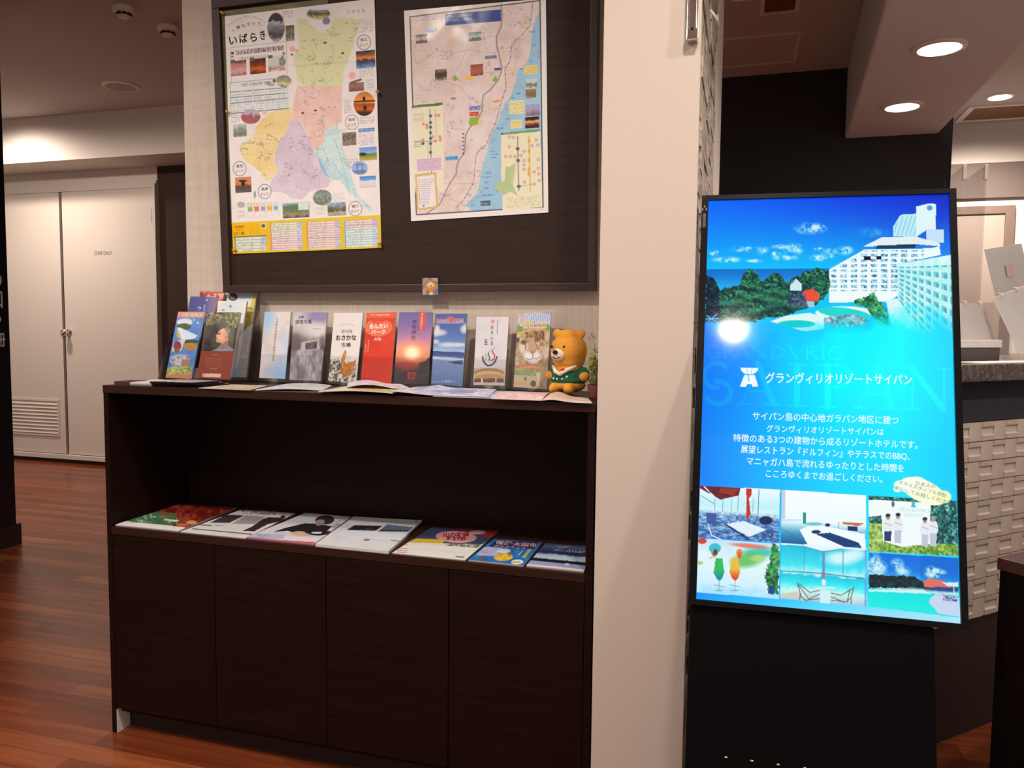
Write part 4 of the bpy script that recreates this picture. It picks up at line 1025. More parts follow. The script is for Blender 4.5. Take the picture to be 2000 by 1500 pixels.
p.rect(555, 138, 1105, 205, (62, 82, 140)); p.small(565, 140, 830, 200, 2, (170, 176, 200), 4, 0.8, 0.6)
p.ell(720, 183, 26, 16, (40, 40, 70))
p.small(230, 160, 480, 195, 2, (150, 130, 140), 5, 0.5, 0.5)
p.ell(405, 306, 45, 14, (120, 160, 206)); p.ell(470, 285, 12, 20, (180, 160, 150), 0.7)
def ph(x0, y0, x1, y1, st, sd, am=0.3, sc=3): p.pic(p.mrect(x0, y0, x1, y1), st, sc, sd, am)
ph(265, 345, 385, 420, [(0, (90, 84, 80)), (0.5, (190, 180, 170)), (0.8, (96, 76, 66)), (1, (120, 90, 80))], 51)
ph(788, 322, 915, 396, [(0, (110, 120, 110)), (0.5, (196, 196, 200)), (0.8, (90, 100, 80)), (1, (150, 140, 130))], 52)
ph(455, 682, 576, 778, [(0, (150, 130, 100)), (0.4, (70, 54, 44)), (0.7, (80, 64, 50)), (1, (160, 144, 120))], 53)
ph(806, 636, 930, 735, [(0, (130, 84, 66)), (0.5, (190, 90, 70)), (0.9, (150, 90, 66)), (1, (70, 44, 40))], 54)
for x, y in ((658, 765), (1050, 775)): p.poly([(x - 32, y + 14), (x, y - 34), (x + 30, y + 16), (x, y + 30)], (140, 160, 70))
p.ell(795, 765, 48, 22, (226, 180, 90)); p.rect(948, 545, 1062, 572, (150, 140, 156)); p.small(950, 547, 1060, 572, 1, (90, 84, 100), 2, 0.8, 0.7)
p.ell(990, 620, 16, 32, (180, 150, 170), 0.6); p.rect(1040, 665, 1105, 688, (90, 80, 130))
p.poly([(1020, 985), (1110, 975), (1080, 1000), (1030, 1005)], (226, 140, 90)); p.ell(640, 965, 30, 14, (130, 120, 110), 0.7)
p.rect(795, 1042, 905, 1076, (96, 104, 170)); p.small(800, 1045, 900, 1074, 1, (190, 190, 214), 3, 0.8, 0.6)
p.rect(800, 1098, 892, 1130, (196, 60, 44)); p.small(805, 1100, 890, 1128, 1, (230, 170, 160), 3, 0.7, 0.5)
p.poly([(805, 1150), (890, 1135), (880, 1220), (800, 1235), (790, 1200)], (146, 166, 62))
p.rect(560, 1330 - 100 + 0, 560, 1330, (0, 0, 0), 0)
# inset on the left
p.poly([(225, 1040), (535, 1005), (545, 1865), (262, 1885), (245, 1740)], (220, 206, 176))
p.poly([(222, 1036), (532, 1004), (534, 1030), (226, 1062)], (88, 110, 60)); p.small(236, 1045, 360, 1060, 1, (220, 220, 190), 4, 0.8, 0.6)
p.line([(405, 1070), (420, 1700)], 1.4, (90, 96, 96)); p.line([(462, 1070), (470, 1390)], 1.2, (196, 150, 120)); p.line([(250, 1390), (470, 1380)], 1.2, (150, 130, 120)); p.line([(385, 1400), (388, 1720)], 1.0, (170, 150, 80))
for y in (1135, 1200, 1245, 1300, 1355, 1405, 1490): p.ell(412, y, 16, 15, (84, 96, 92))
p.ell(335, 1405, 16, 15, (84, 96, 92))
for x, y in ((340, 1215), (375, 1225), (375, 1250), (495, 1130), (435, 1340), (460, 1380), (335, 1370), (505, 1340), (510, 1370), (465, 1130)): p.ell(x, y, 13, 14, (206, 100, 90)); p.ell(x, y, 7, 7, (226, 180, 170), 0.7)
p.small(240, 1110, 350, 1190, 5, (190, 110, 120), 6, 0.5, 0.6); p.small(245, 1375, 320, 1440, 4, (120, 110, 110), 7, 0.5, 0.5)
p.rect(275, 1555, 520, 1660, (214, 180, 190)); p.small(280, 1560, 515, 1655, 8, (150, 110, 150), 8, 0.6, 0.6)
p.rect(560, 1530, 685, 1562, (100, 160, 210)); p.small(562, 1532, 683, 1560, 1, (40, 80, 120), 9, 0.7, 0.6)
# legend
p.T(760, 200, 0.2)
p.poly([(255, 705), (470, 682), (485, 1030), (275, 1055)], (206, 168, 104)); p.poly([(275, 728), (450, 706), (466, 1012), (292, 1036)], (222, 206, 206))
for k in range(12): p.ell(292 + k * 1.2, 760 + 21 * k, 4, 5, (180, 70, 60)); p.line([(310 + k, 762 + 21 * k), (385 + (k * 37) % 40, 756 + 21 * k)], 0.9, (150, 130, 160), 0.75)
p.small(405, 740, 450, 780, 3, (150, 130, 170), 3, 0.6, 0.6); p.ell(342, 1013, 8, 8, (70, 60, 80))
# inset on the right
p.poly([(1105, 305), (1478, 270), (1500, 1020), (1118, 1060), (1120, 900), (1105, 700)], (222, 208, 172))
p.poly([(1108, 300), (1478, 262), (1478, 285), (1110, 322)], (110, 150, 110)); p.poly([(1106, 300), (1122, 298), (1122, 320), (1108, 320)], (40, 60, 40))
p.line([(1262, 335), (1275, 860)], 1.6, (110, 106, 110)); p.line([(1370, 335), (1385, 870)], 1.6, (206, 150, 70)); p.line([(1275, 820), (1420, 800)], 0.9, (150, 140, 130))
for y in (455, 570, 822): p.ell(1264 + (y - 455) * 0.03, y, 19, 17, (90, 100, 96))
for y in (380, 480, 565, 655, 700): p.ell(1372, y, 13, 22, (214, 156, 80))
for x, y in ((1185, 340), (1222, 345), (1185, 435), (1150, 530), (1195, 530), (1240, 530), (1295, 520), (1325, 480), (1325, 570), (1325, 612), (1325, 655), (1400, 425), (1455, 420), (1440, 370), (1460, 560), (1460, 645), (1420, 680), (1465, 700), (1470, 765), (1420, 800), (1330, 780)): p.ell(x, y, 15, 15, (196, 140, 150)); p.ell(x, y, 8, 8, (224, 196, 196), 0.7)
p.poly([(1150, 620), (1180, 635), (1245, 590), (1235, 700), (1215, 800), (1268, 920), (1200, 870), (1130, 905), (1040, 830), (1060, 790), (1140, 765)], (172, 184, 130)); p.poly([(1200, 640), (1245, 595), (1232, 710), (1215, 800), (1190, 790)], (190, 180, 146)); p.ell(1090, 828, 26, 8, (200, 180, 110))
p.small(1150, 930, 1480, 1010, 5, (150, 140, 120), 5, 0.45, 0.4)
for (x0, y0, x1, y1) in ((1325, 440, 1456, 520),): pass
p.T(760, 0, 0.2)
p.rect(1325, 645, 1458, 718, (222, 194, 130)); p.small(1330, 650, 1452, 712, 4, (180, 150, 80), 4, 0.6, 0.5)
ph(1342, 775, 1450, 862, [(0, (190, 190, 186)), (0.4, (196, 192, 184)), (0.55, (110, 104, 90)), (0.8, (140, 136, 110)), (1, (206, 200, 190))], 55)
ph(1342, 878, 1442, 955, [(0, (150, 130, 100)), (0.6, (120, 96, 66)), (1, (150, 136, 110))], 56, 0.5)
p.rect(1185, 990, 1330, 1110, (222, 206, 150)); p.small(1190, 1000, 1325, 1100, 5, (170, 160, 110), 6, 0.6, 0.5)
ph(1336, 1030, 1475, 1130, [(0, (150, 150, 190)), (0.4, (170, 150, 170)), (1, (120, 96, 110))], 57, 0.4)
p.rect(1198, 1178, 1305, 1250, (222, 206, 140)); p.small(1202, 1182, 1300, 1245, 3, (180, 160, 90), 7, 0.6, 0.5)
ph(1336, 1148, 1470, 1250, [(0, (50, 36, 40)), (0.25, (60, 40, 40)), (0.4, (226, 170, 110)), (0.55, (200, 110, 50)), (0.7, (90, 44, 40)), (1, (60, 34, 44))], 58, 0.12, 5)
for x, y, w in ((1400, 310, 60), (1410, 440, 50), (1390, 598, 30), (1300, 675, 40), (1270, 915, 40), (1215, 960, 40), (1165, 1165, 50), (1130, 1220, 46), (1090, 1256, 70), (1020, 1480, 50), (1040, 1510, 70), (1030, 1540, 50), (980, 1690, 60), (980, 1730, 60), (960, 1780, 40), (960, 1838, 46), (915, 1875, 30), (980, 1905, 120)):
    p.small(x - w / 2, y - 10, x + w / 2, y + 10, 1, (70, 110, 160), x, 0.8, 0.65)
p.rect(905, 1965, 1004, 2006, (80, 84, 92)); p.small(915, 1972, 990, 2000, 1, (210, 210, 210), 3, 0.7, 0.6)
for c in ((185, 150), (1490, 2040), (270, 2105), (1500, 10)): p.ell(*c, 9, 9, (200, 186, 176))
tag(p.mesh('map_poster', [(0.8014, 0.2836, 2.0762), (1.2107, 0.2840, 2.0658), (1.2197, 0.3063, 1.5082), (0.8134, 0.3067, 1.4967)], M_gloss, thick=0.0008, white=(208, 192, 182)),
    'white bordered road map poster with pale blue sea on notice board', 'poster')

# sticker with a plain orange animal face
p = Sheet([(825, 543), (855, 543), (856, 576), (825, 576)], 40, 44, (150, 126, 110))
p.tex(np.ones_like(p.X), [(0, (120, 96, 84)), (1, (190, 166, 150))], 8, 3)
p.rect(825, 564, 833, 577, (190, 140, 120)); p.rect(832, 566, 841, 577, (110, 116, 124)); p.rect(848, 564, 857, 577, (110, 114, 140))
p.ell(841, 559, 10, 9, (206, 130, 50)); p.ell(841, 556, 7, 5, (222, 186, 140)); p.ell(834, 551, 2.5, 3, (180, 110, 50)); p.ell(848, 551, 2.5, 3, (180, 110, 50)); p.ell(842, 558.5, 1.3, 1.1, (50, 36, 20)); p.ell(842, 567, 4, 5, (216, 120, 40)); p.ell(842, 574, 4, 3, (220, 200, 170))
tag(p.mesh('sticker', [(0.8507, 0.3023, 1.3337), (0.8980, 0.3023, 1.3333), (0.8990, 0.3042, 1.2854), (0.8499, 0.3042, 1.2855)], M_print, thick=0.0006, edge=(120, 90, 80)),
    'small square picture sticker on the bottom frame of notice board', 'sticker')

def bpt(a, b):   # point on the board's face
    return fb[0] + fb[1] * a + fb[2] * 0.0045 + fb[3] * b
for a, b, lab in ((0.037, 0.833, 'orange push pin at the top left corner of district map'), (0.042, 0.545, 'yellow push pin half way down the left edge of district map'), (0.543, 0.567, 'pale yellow push pin half way down the right edge of district map'),
                  (0.046, 0.130, 'orange push pin at the bottom left corner of district map'), (0.540, 0.140, 'orange push pin at the bottom right corner of district map')):
    c = bpt(a, b)
    fr = (fb[1], fb[3], -fb[2])
    tag(build('push_pin', MB().lathe(c, [(0.0045, -0.0005), (0.0045, 0.001), (0.0025, 0.003), (0.0025, 0.006), (0.004, 0.0075), (0.004, 0.009), (0.0, 0.0095)], 14, fr=fr), M_pin, smooth=True), lab, 'push pin', 'pins of the district map')

# ================================================================== leaflets in holders on the cabinet
PX = 1.35
def leaf_sheet(quad, base, k=PX):
    w = math.dist(quad[0], quad[1]); h = math.dist(quad[0], quad[3])
    return Sheet(quad, max(20, int(w * k)), max(30, int(h * k)), base)
WH = (226, 212, 202)
def leaflet(s, corners, label, group='leaflets in the row of holders', thick=0.007):
    return tag(s.mesh('leaflet', corners, M_print, thick=thick, white=WH, edge=(206, 190, 178)), label, 'leaflet', group)
def frame_of(c):
    return c
LQ = {}
# 1 pale blue
c = [(0.3318, 0.2960, 1.2351), (0.4228, 0.2961, 1.2354), (0.4268, 0.2559, 1.0343), (0.3364, 0.2560, 1.0349)]
s = leaf_sheet([(517, 609), (568, 609), (557, 740), (506, 738)], (214, 200, 192)); s.T(500, 600, 0.1)
s.tex(np.ones_like(s.X), [(0, (190, 190, 196)), (0.5, (216, 200, 190)), (1, (222, 206, 200))], 22, 3)
s.ell(190, 160, 160, 300, (150, 184, 212), 0.9, 0, 1.0); s.ell(560, 1280, 320, 260, (150, 182, 212), 0.9, -0.4, 1.0); s.ell(620, 800, 120, 300, (180, 190, 214), 0.7, 0, 1.0)
s.line([(100, 1250), (300, 1190), (600, 1170)], 1.0, (160, 170, 196), 0.7)
s.column('大洗磯前温泉きらく森林の湯館', (415, 190), (330, 1060), 40, (90, 84, 84))
leaflet(s, c, 'pale blue and white leaflet with one column of vertical writing'); LQ[1] = c
# 2 waterfall
c = [(0.4336, 0.2958, 1.2339), (0.5466, 0.2959, 1.2343), (0.5463, 0.2553, 1.0316), (0.4411, 0.2553, 1.0317)]
s = leaf_sheet([(574, 610), (639, 610), (626, 744), (565, 742)], (190, 176, 174)); s.T(500, 600, 0.1)
s.put(np.ones_like(s.X), s.grad([(0, (190, 178, 180)), (0.15, (206, 192, 190)), (0.3, (170, 158, 154)), (0.42, (116, 102, 96)), (0.55, (90, 78, 74)), (0.6, (170, 158, 160)), (1, (130, 118, 120))], np.clip(s.V + (s.nz(9, 4) - 0.5) * 0.12, 0, 1)))
s.ell(1230, 180, 260, 170, (134, 118, 158), 0.9, 0, 0.9); s.ell(1180, 470, 220, 150, (216, 204, 198), 0.8, 0, 0.9)
s.tex(s.mpoly([(660, 870), (1000, 850), (1160, 830), (1300, 850), (1260, 1440), (640, 1420)]), [(0, (104, 92, 92)), (0.45, (146, 134, 136)), (1, (190, 178, 180))], 9, 9, 1, 4, 1.5, 0.6, 1.5)
s.poly([(870, 720), (960, 690), (1330, 635), (1320, 680), (1230, 850), (870, 860)], (176, 162, 162)); s.tex(s.mpoly([(960, 730), (1200, 680), (1180, 840), (960, 850)]), [(0, (56, 48, 46)), (1, (110, 98, 94))], 4, 10)
s.ell(760, 700, 110, 170, (96, 84, 80), 0.8, 0, 0.8); s.ell(1290, 720, 60, 120, (84, 72, 66), 0.7, 0, 0.8)
s.text('名瀑', (830, 232), (935, 232), 60, (70, 60, 66), 0.02)
s.text('袋田の滝', (765, 345), (1085, 335), 90, (56, 48, 54), 0.015); s.small(1090, 425, 1270, 455, 1, (110, 90, 86), 3, 0.8, 0.6)
leaflet(s, c, 'grey leaflet with a photo of a broad waterfall'); LQ[2] = c
# 3 fish market
c = [(0.5701, 0.2956, 1.2329), (0.6650, 0.2956, 1.2332), (0.6634, 0.2548, 1.0290), (0.5717, 0.2553, 1.0316)]
s = leaf_sheet([(652.7, 611), (709, 611), (695.7, 748), (641, 744.5)], (220, 206, 196)); s.T(620, 560, 0.15)
s.tex(s.mpoly([(150, 960), (270, 930), (330, 1080), (460, 1100), (520, 1000), (500, 1260), (120, 1250)]), [(0, (72, 66, 58)), (0.5, (170, 158, 146)), (1, (216, 202, 190))], 3.0, 4, 1, 2, 1, 1, 3.0)
for k in range(9):
    a = k * 0.7; s.line([(180 + 34 * k + 40 * math.cos(t * 0.5 + a), 1130 - (k % 3) * 40 + 70 * math.sin(t * 0.5 + a) * 0.8) for t in range(8)], 1.0, (70, 64, 56), 0.7)
s.ell(385, 1085, 92, 78, (178, 100, 30), 1, -0.35); s.ell(395, 1040, 62, 60, (190, 112, 38), 1, -0.2); s.poly([(330, 1070), (298, 1040), (306, 960), (330, 890), (352, 838), (368, 832), (378, 862), (368, 905), (352, 960), (352, 1010), (380, 1040)], (172, 96, 28)); s.poly([(415, 1020), (440, 975), (462, 985), (500, 950), (492, 1020), (455, 1085)], (184, 108, 36)); s.ell(385, 950, 30, 58, (218, 196, 178), 0.9, 0.2); s.tex(s.mell(380, 1075, 80, 66), [(0, (146, 78, 20)), (1, (206, 132, 52))], 4, 6, 0.6)
s.line([(365, 845), (330, 960), (330, 1060)], 1.0, (226, 190, 150))
s.ell(455, 1090, 14, 60, (206, 130, 120), 0.5)
s.text('那珂湊', (312, 612), (452, 612), 48, (70, 62, 58), 0.0); s.text('おさかな', (240, 708), (505, 706), 72, (36, 30, 28), 0.035); s.text('市場', (306, 798), (432, 798), 62, (50, 44, 42), 0.02)
for k in range(10): s.ell(290 + 20 * k, 520 - 30 * math.sin(0.3 + k * 0.28), 5, 7, (150, 140, 134), 0.6)
leaflet(s, c, 'white leaflet with an orange fish leaping from inked waves'); LQ[3] = c
# 4 red
c = [(0.6766, 0.2957, 1.2333), (0.7700, 0.2962, 1.2359), (0.7746, 0.2552, 1.0308), (0.6770, 0.2550, 1.0301)]
s = leaf_sheet([(716, 611), (773, 609.5), (764, 749), (704, 747.5)], (206, 52, 20)); s.T(620, 560, 0.15)
s.tex(np.ones_like(s.X), [(0, (196, 40, 14)), (1, (214, 60, 26))], 30, 3); s.rect(640, 330, 1015, 398, (214, 84, 50))
s.ell(790, 545, 165, 95, (222, 104, 70)); s.ell(715, 520, 90, 85, (222, 104, 70)); s.ell(880, 520, 95, 85, (222, 104, 70)); s.poly([(700, 420), (790, 470), (880, 420), (880, 440), (790, 490), (700, 440)], (206, 52, 20))
s.text('めんたい', (680, 545), (918, 535), 66, (240, 222, 206), 0.03); s.text('パーク', (700, 612), (885, 606), 54, (240, 222, 206), 0.03); s.text('大洗', (735, 695), (830, 692), 40, (240, 214, 196), 0.02)
s.small(705, 355, 935, 378, 1, (240, 220, 206), 3, 0.9, 0.7, 3); s.column('海の幸工場見学', (668, 680), (655, 840), 18, (230, 190, 170)); s.column('直売店', (632, 735), (622, 850), 18, (226, 170, 150))
s.line([(560, 1190), (700, 1190)], 1.4, (120, 30, 20), 0.8); s.ell(800, 1080, 150, 120, (190, 34, 12), 0.6, 0, 0.6)
leaflet(s, c, 'bright red leaflet with white writing in a paler bubble'); LQ[4] = c
# 5 sunset shrine
c = [(0.7813, 0.2962, 1.2359), (0.8851, 0.2961, 1.2355), (0.8886, 0.2552, 1.0312), (0.7810, 0.2552, 1.0310)]
s = leaf_sheet([(780, 609.5), (845, 610), (836, 751), (768, 749)], (140, 110, 150)); s.T(620, 560, 0.15)
s.put(np.ones_like(s.X), s.grad([(0, (100, 90, 140)), (0.2, (128, 100, 152)), (0.38, (190, 122, 150)), (0.5, (220, 140, 136)), (0.62, (214, 110, 96)), (0.72, (130, 50, 50)), (0.8, (56, 40, 46)), (1, (44, 40, 48))], np.clip(s.V + (s.nz(14, 5) - 0.5) * 0.05, 0, 1)))
s.ell(1235, 860, 190, 140, (240, 160, 100), 0.85, 0, 1.2); s.ell(1235, 850, 90, 75, (252, 236, 190), 1, 0, 1.0)
s.tex(s.mpoly([(1500, 870), (1400, 960), (1330, 980), (1300, 1060), (1240, 1080), (1040, 1080), (1000, 1300), (1500, 1300)]), [(0, (34, 30, 36)), (1, (76, 50, 54))], 6, 8)
s.ell(1170, 1030, 130, 60, (150, 40, 34), 0.7, 0, 0.8); s.rect(1328, 330, 1400, 555, (206, 70, 60)); s.column('常陸国最古', (1366, 340), (1350, 548), 30, (240, 190, 170))
s.column('御岩神社', (1264, 410), (1250, 690), 56, (60, 44, 70), 0.01); s.column('おいわじんじゃ', (1312, 480), (1300, 620), 12, (80, 60, 90))
s.rect(1180, 1110, 1270, 1210, (150, 50, 48)); s.ell(1225, 1160, 28, 34, (110, 34, 36))
leaflet(s, c, 'purple and pink leaflet with a setting sun'); LQ[5] = c
# 6 sea
c = [(0.8934, 0.2952, 1.2312), (0.9896, 0.2955, 1.2323), (0.9920, 0.2547, 1.0286), (0.8978, 0.2556, 1.0329)]
s = leaf_sheet([(850, 613), (912, 612.5), (903, 755), (842, 750)], (80, 110, 160)); s.T(620, 560, 0.15)
s.put(np.ones_like(s.X), s.grad([(0, (58, 80, 146)), (0.25, (66, 96, 156)), (0.42, (96, 130, 176)), (0.53, (160, 180, 204)), (0.54, (40, 62, 110)), (0.6, (56, 80, 130)), (0.63, (196, 204, 216)), (0.67, (120, 140, 176)), (1, (90, 112, 160))], np.clip(s.V + (s.nz(12, 6, 3, 0.5, 1.5) - 0.5) * 0.03, 0, 1)))
for x, y, rx, ry in ((1540, 600, 60, 50), (1600, 600, 75, 38), (1560, 540, 30, 40), (1900, 560, 40, 50), (1940, 540, 40, 60), (1700, 760, 120, 30), (1850, 760, 90, 26), (1540, 720, 40, 26)): s.ell(x, y, rx, ry, (214, 206, 206), 0.85, 0, 0.9)
s.tex(s.mpoly([(1690, 980), (1890, 960), (1890, 1020), (1760, 1005)]), [(0, (40, 56, 90)), (1, (80, 100, 140))], 5, 3)
s.line([(1510, 920), (1620, 945), (1720, 940), (1890, 955)], 2.0, (206, 212, 222), 0.8); s.line([(1520, 1130), (1660, 1100), (1860, 1120)], 1.2, (120, 140, 180), 0.7)
s.poly([(1540, 420), (1900, 415), (1900, 480), (1545, 480)], (228, 190, 190), 0.55)
s.text('阿字の家', (1548, 480), (1896, 474), 66, (206, 84, 76), 0.05); s.text('海', (1680, 478), (1776, 476), 92, (212, 96, 84), 0.03)
s.text('水族館', (1600, 1250), (1730, 1250), 34, (200, 206, 220)); s.line([(1485, 1238), (1580, 1238)], 0.8, (200, 206, 220)); s.line([(1745, 1238), (1795, 1238)], 0.8, (200, 206, 220))
leaflet(s, c, 'blue leaflet with sea, white clouds and red title'); LQ[6] = c
# 7 hot spring
c = [(1.0194, 0.2936, 1.2231), (1.1140, 0.2937, 1.2236), (1.1151, 0.2559, 1.0343), (1.0234, 0.2558, 1.0338)]
s = leaf_sheet([(931, 619), (994, 619), (985.6, 753.6), (924, 752)], (212, 200, 198)); s.T(915, 610, 0.1)
s.tex(np.ones_like(s.X), [(0, (206, 196, 192)), (1, (218, 206, 204))], 30, 3)
s.tex(s.mpoly([(100, 1090), (720, 1090), (700, 1440), (70, 1440)]), [(0, (170, 146, 130)), (1, (206, 190, 176))], 9, 4, 0.8)
s.ell(400, 1190, 290, 90, (160, 118, 80)); s.ell(400, 1225, 270, 75, (206, 170, 120)); s.ell(420, 1270, 280, 60, (186, 140, 96)); s.tex(s.mpoly([(120, 1290), (690, 1300), (690, 1370), (110, 1370)]), [(0, (70, 48, 44)), (1, (120, 84, 70))], 5, 5)
s.poly([(250, 1290), (275, 1290), (285, 1390), (240, 1390)], (214, 200, 190)); s.rect(525, 1290, 540, 1390, (206, 190, 176)); s.poly([(80, 1390), (690, 1380), (690, 1440), (75, 1440)], (196, 180, 168))
for k in range(14):
    pass
s.line([(278, 880), (285, 950), (320, 1010), (370, 1048), (420, 1050), (480, 1020), (525, 960), (555, 880)], 3.0, (56, 46, 76))
s.line([(465, 745), (475, 800), (510, 850), (500, 920), (450, 950)], 2.6, (196, 60, 64)); s.line([(395, 800), (385, 840), (410, 880), (405, 950)], 2.2, (70, 76, 60)); s.line([(330, 825), (350, 860), (340, 910), (325, 945)], 1.8, (150, 140, 130))
s.ell(497, 712, 9, 10, (40, 36, 40)); s.ell(418, 772, 9, 10, (60, 56, 50)); s.ell(346, 770, 9, 9, (170, 160, 130))
s.rect(440, 150, 500, 220, (206, 90, 84)); s.text('昭', (446, 214), (496, 214), 56, (236, 200, 190))
s.column('来未の湯', (462, 250), (448, 670), 62, (80, 74, 74)); s.column('呂', (345, 525), (335, 660), 56, (60, 54, 56), 0.02); s.column('天然温泉施設日立', (572, 155), (560, 440), 24, (96, 88, 90))
leaflet(s, c, 'white leaflet with a bathing bowl and steam emblem over a round building'); LQ[7] = c
# 8 tiger
c = [(1.1397, 0.2966, 1.2379), (1.2331, 0.2961, 1.2354), (1.2347, 0.2548, 1.0291), (1.1408, 0.2554, 1.0318)]
s = leaf_sheet([(1012, 609), (1076, 611), (1068, 760), (1003, 756)], (200, 180, 160)); s.T(1000, 600, 0.10667)
s.tex(np.ones_like(s.X), [(0, (150, 120, 84)), (1, (210, 184, 150))], 12, 3)
m = s.mpoly([(90, 110), (720, 110), (720, 390), (80, 390)]); s.put(m, (206, 204, 206)); s.put(m * (((s.X * 0.9 + s.Y * 0.1) % 3.2) < 1.5), (120, 150, 196))
s.ell(180, 150, 45, 50, (206, 160, 130)); s.rect(150, 150, 215, 290, (200, 166, 140)); s.rect(215, 230, 400, 285, (206, 184, 124)); s.rect(470, 250, 640, 285, (214, 180, 150))
s.ell(140, 390, 60, 60, (110, 140, 56)); s.ell(640, 370, 60, 60, (120, 140, 70)); s.poly([(100, 460), (300, 400), (620, 390), (620, 440), (300, 450), (110, 510)], (196, 158, 90))
s.rect(165, 308, 628, 378, (230, 200, 130)); s.text('かみね動物園', (178, 370), (618, 366), 56, (176, 120, 50), 0.02)
face = [(110, 540), (260, 460), (420, 410), (590, 420), (600, 600), (580, 800), (590, 960), (500, 1040), (330, 1040), (230, 980), (150, 800)]
s.tex(s.mpoly(face), [(0, (150, 112, 74)), (0.5, (190, 150, 110)), (1, (214, 186, 156))], 7, 5)
s.tex(s.mpoly([(240, 460), (590, 420), (600, 600), (420, 560), (260, 560)]), [(0, (70, 44, 24)), (0.5, (130, 90, 54)), (1, (176, 132, 90))], 3.2, 6, 1, 3, 1.6, 0.7)
s.ell(385, 975, 100, 58, (214, 202, 194), 1, 0, 0.4); s.ell(315, 905, 75, 60, (220, 208, 200), 1, 0, 0.4); s.ell(455, 900, 72, 60, (218, 206, 198), 1, 0, 0.4); s.ell(190, 740, 60, 80, (214, 200, 188), 0.9, 0, 0.7); s.ell(300, 880, 90, 70, (224, 214, 206), 0.9, 0, 0.7); s.ell(470, 880, 90, 80, (222, 210, 200), 0.9, 0, 0.7)
s.poly([(290, 640), (430, 640), (440, 800), (380, 870), (310, 810)], (186, 150, 114)); s.poly([(310, 810), (440, 790), (380, 870)], (170, 124, 110)); s.line([(380, 870), (385, 930)], 1.2, (90, 70, 66)); s.line([(262, 930), (320, 958), (385, 930), (450, 950), (515, 905)], 1.2, (110, 90, 84))
for ex, ey in ((215, 640), (465, 590)): s.ell(ex, ey, 52, 44, (90, 64, 40), 0.9, 0, 0.5); s.ell(ex, ey, 30, 28, (150, 140, 90)); s.ell(ex, ey, 17, 18, (24, 18, 14))
s.ell(100, 600, 40, 50, (90, 70, 50)); s.line([(255, 680), (245, 760)], 1.6, (90, 66, 46)); s.line([(430, 640), (460, 720)], 1.4, (96, 70, 50))
for k in range(6): s.line([(480 + 10 * k, 820 + 22 * k), (560, 800 + 20 * k)], 0.8, (96, 76, 60), 0.7)
s.poly([(60, 1060), (500, 1040), (520, 1150), (50, 1120)], (196, 130, 84)); s.text('がんばる動物たち', (150, 1120), (500, 1130), 56, (236, 170, 140), 0.03)
s.tex(s.mpoly([(40, 1130), (500, 1160), (500, 1260), (40, 1230)]), [(0, (110, 140, 66)), (1, (170, 180, 120))], 4, 8); s.rect(30, 1240, 430, 1500, (206, 176, 146)); s.rect(40, 1380, 340, 1420, (220, 160, 90)); s.poly([(450, 1190), (520, 1190), (500, 1440), (440, 1440)], (206, 196, 160)); s.ell(390, 1400, 50, 60, (96, 90, 80)); s.ell(245, 1310, 20, 40, (120, 110, 96))
leaflet(s, c, 'colourful zoo leaflet with a big cat face beside the plush toy'); LQ[8] = c

# holders of clear acrylic, one per leaflet
def holder(c, label):
    x0 = min(c[0][0], c[3][0]) - 0.003; x1 = max(c[1][0], c[2][0]) + 0.003
    n = Vector((0, -1, 0.2)).normalized(); up = Vector((0, 0.2, 1)).normalized()
    o = Vector((x0, 0.255, 1.030)); w = x1 - x0
    fr = (o, Vector((1, 0, 0)), -n, up)
    t = root('leaflet_holder', (x0 + w / 2, 0.265, 1.0205), label, 'leaflet holder', 'clear holders in a row')
    build('back_plate', MB().fbox(fr, 0, w, 0.0085, 0.0105, -0.0055, 0.17), M_clear2, t)
    build('front_pocket', MB().fbox(fr, 0, w, -0.0045, -0.0025, -0.0045, 0.078), M_clear, t)
    for a in (0.0, w - 0.002): build('side_wall', MB().fbox(fr, a, a + 0.002, -0.0024, 0.0084, -0.004, 0.105), M_clear2, t)
    build('base', MB().box(x0, x1, 0.240, 0.30, 1.0205, 1.0228), M_clear2, t)
    return t
hn = {1: 'pale blue leaflet with vertical writing', 2: 'grey waterfall leaflet', 3: 'white fish leaflet', 4: 'bright red leaflet', 5: 'purple sunset leaflet', 6: 'blue sea leaflet', 7: 'white steam emblem leaflet', 8: 'zoo leaflet with big cat face'}
for k in range(1, 9): holder(LQ[k], 'clear acrylic holder of the ' + hn[k])

# ------------------------------------------------------------------ tiered rack on the left
rack = root('leaflet_rack', (0.19, 0.25, 1.0205), 'clear three tier acrylic leaflet rack at the cabinet left end', 'leaflet rack')
up3 = Vector((0, 0.3, 1)).normalized(); in3 = Vector((0, 1, -0.3)).normalized()
for k, (y0, zb, h) in enumerate(((0.16, 1.030, 0.120), (0.205, 1.072, 0.112), (0.25, 1.115, 0.100))):
    fr = (Vector((0.068, y0 + 0.3 * (zb - 1.03), zb)), Vector((1, 0, 0)), in3, up3)
    build('pocket_front', MB().fbox(fr, 0, 0.245, -0.006, -0.004, -0.008, h), M_clear, rack)
    build('pocket_floor', MB().fbox(fr, 0, 0.245, -0.0038, 0.0115, -0.008, -0.006), M_clear2, rack)
    build('divider', MB().fbox(fr, 0.106, 0.1085, -0.0038, 0.0112, -0.0055, h + 0.01), M_clear2, rack)
fr = (Vector((0.068, 0.25 + 0.3 * 0.085, 1.115)), Vector((1, 0, 0)), in3, up3)
build('back_plate', MB().fbox(fr, 0, 0.245, 0.0125, 0.0150, -0.09, 0.165), M_clear2, rack)
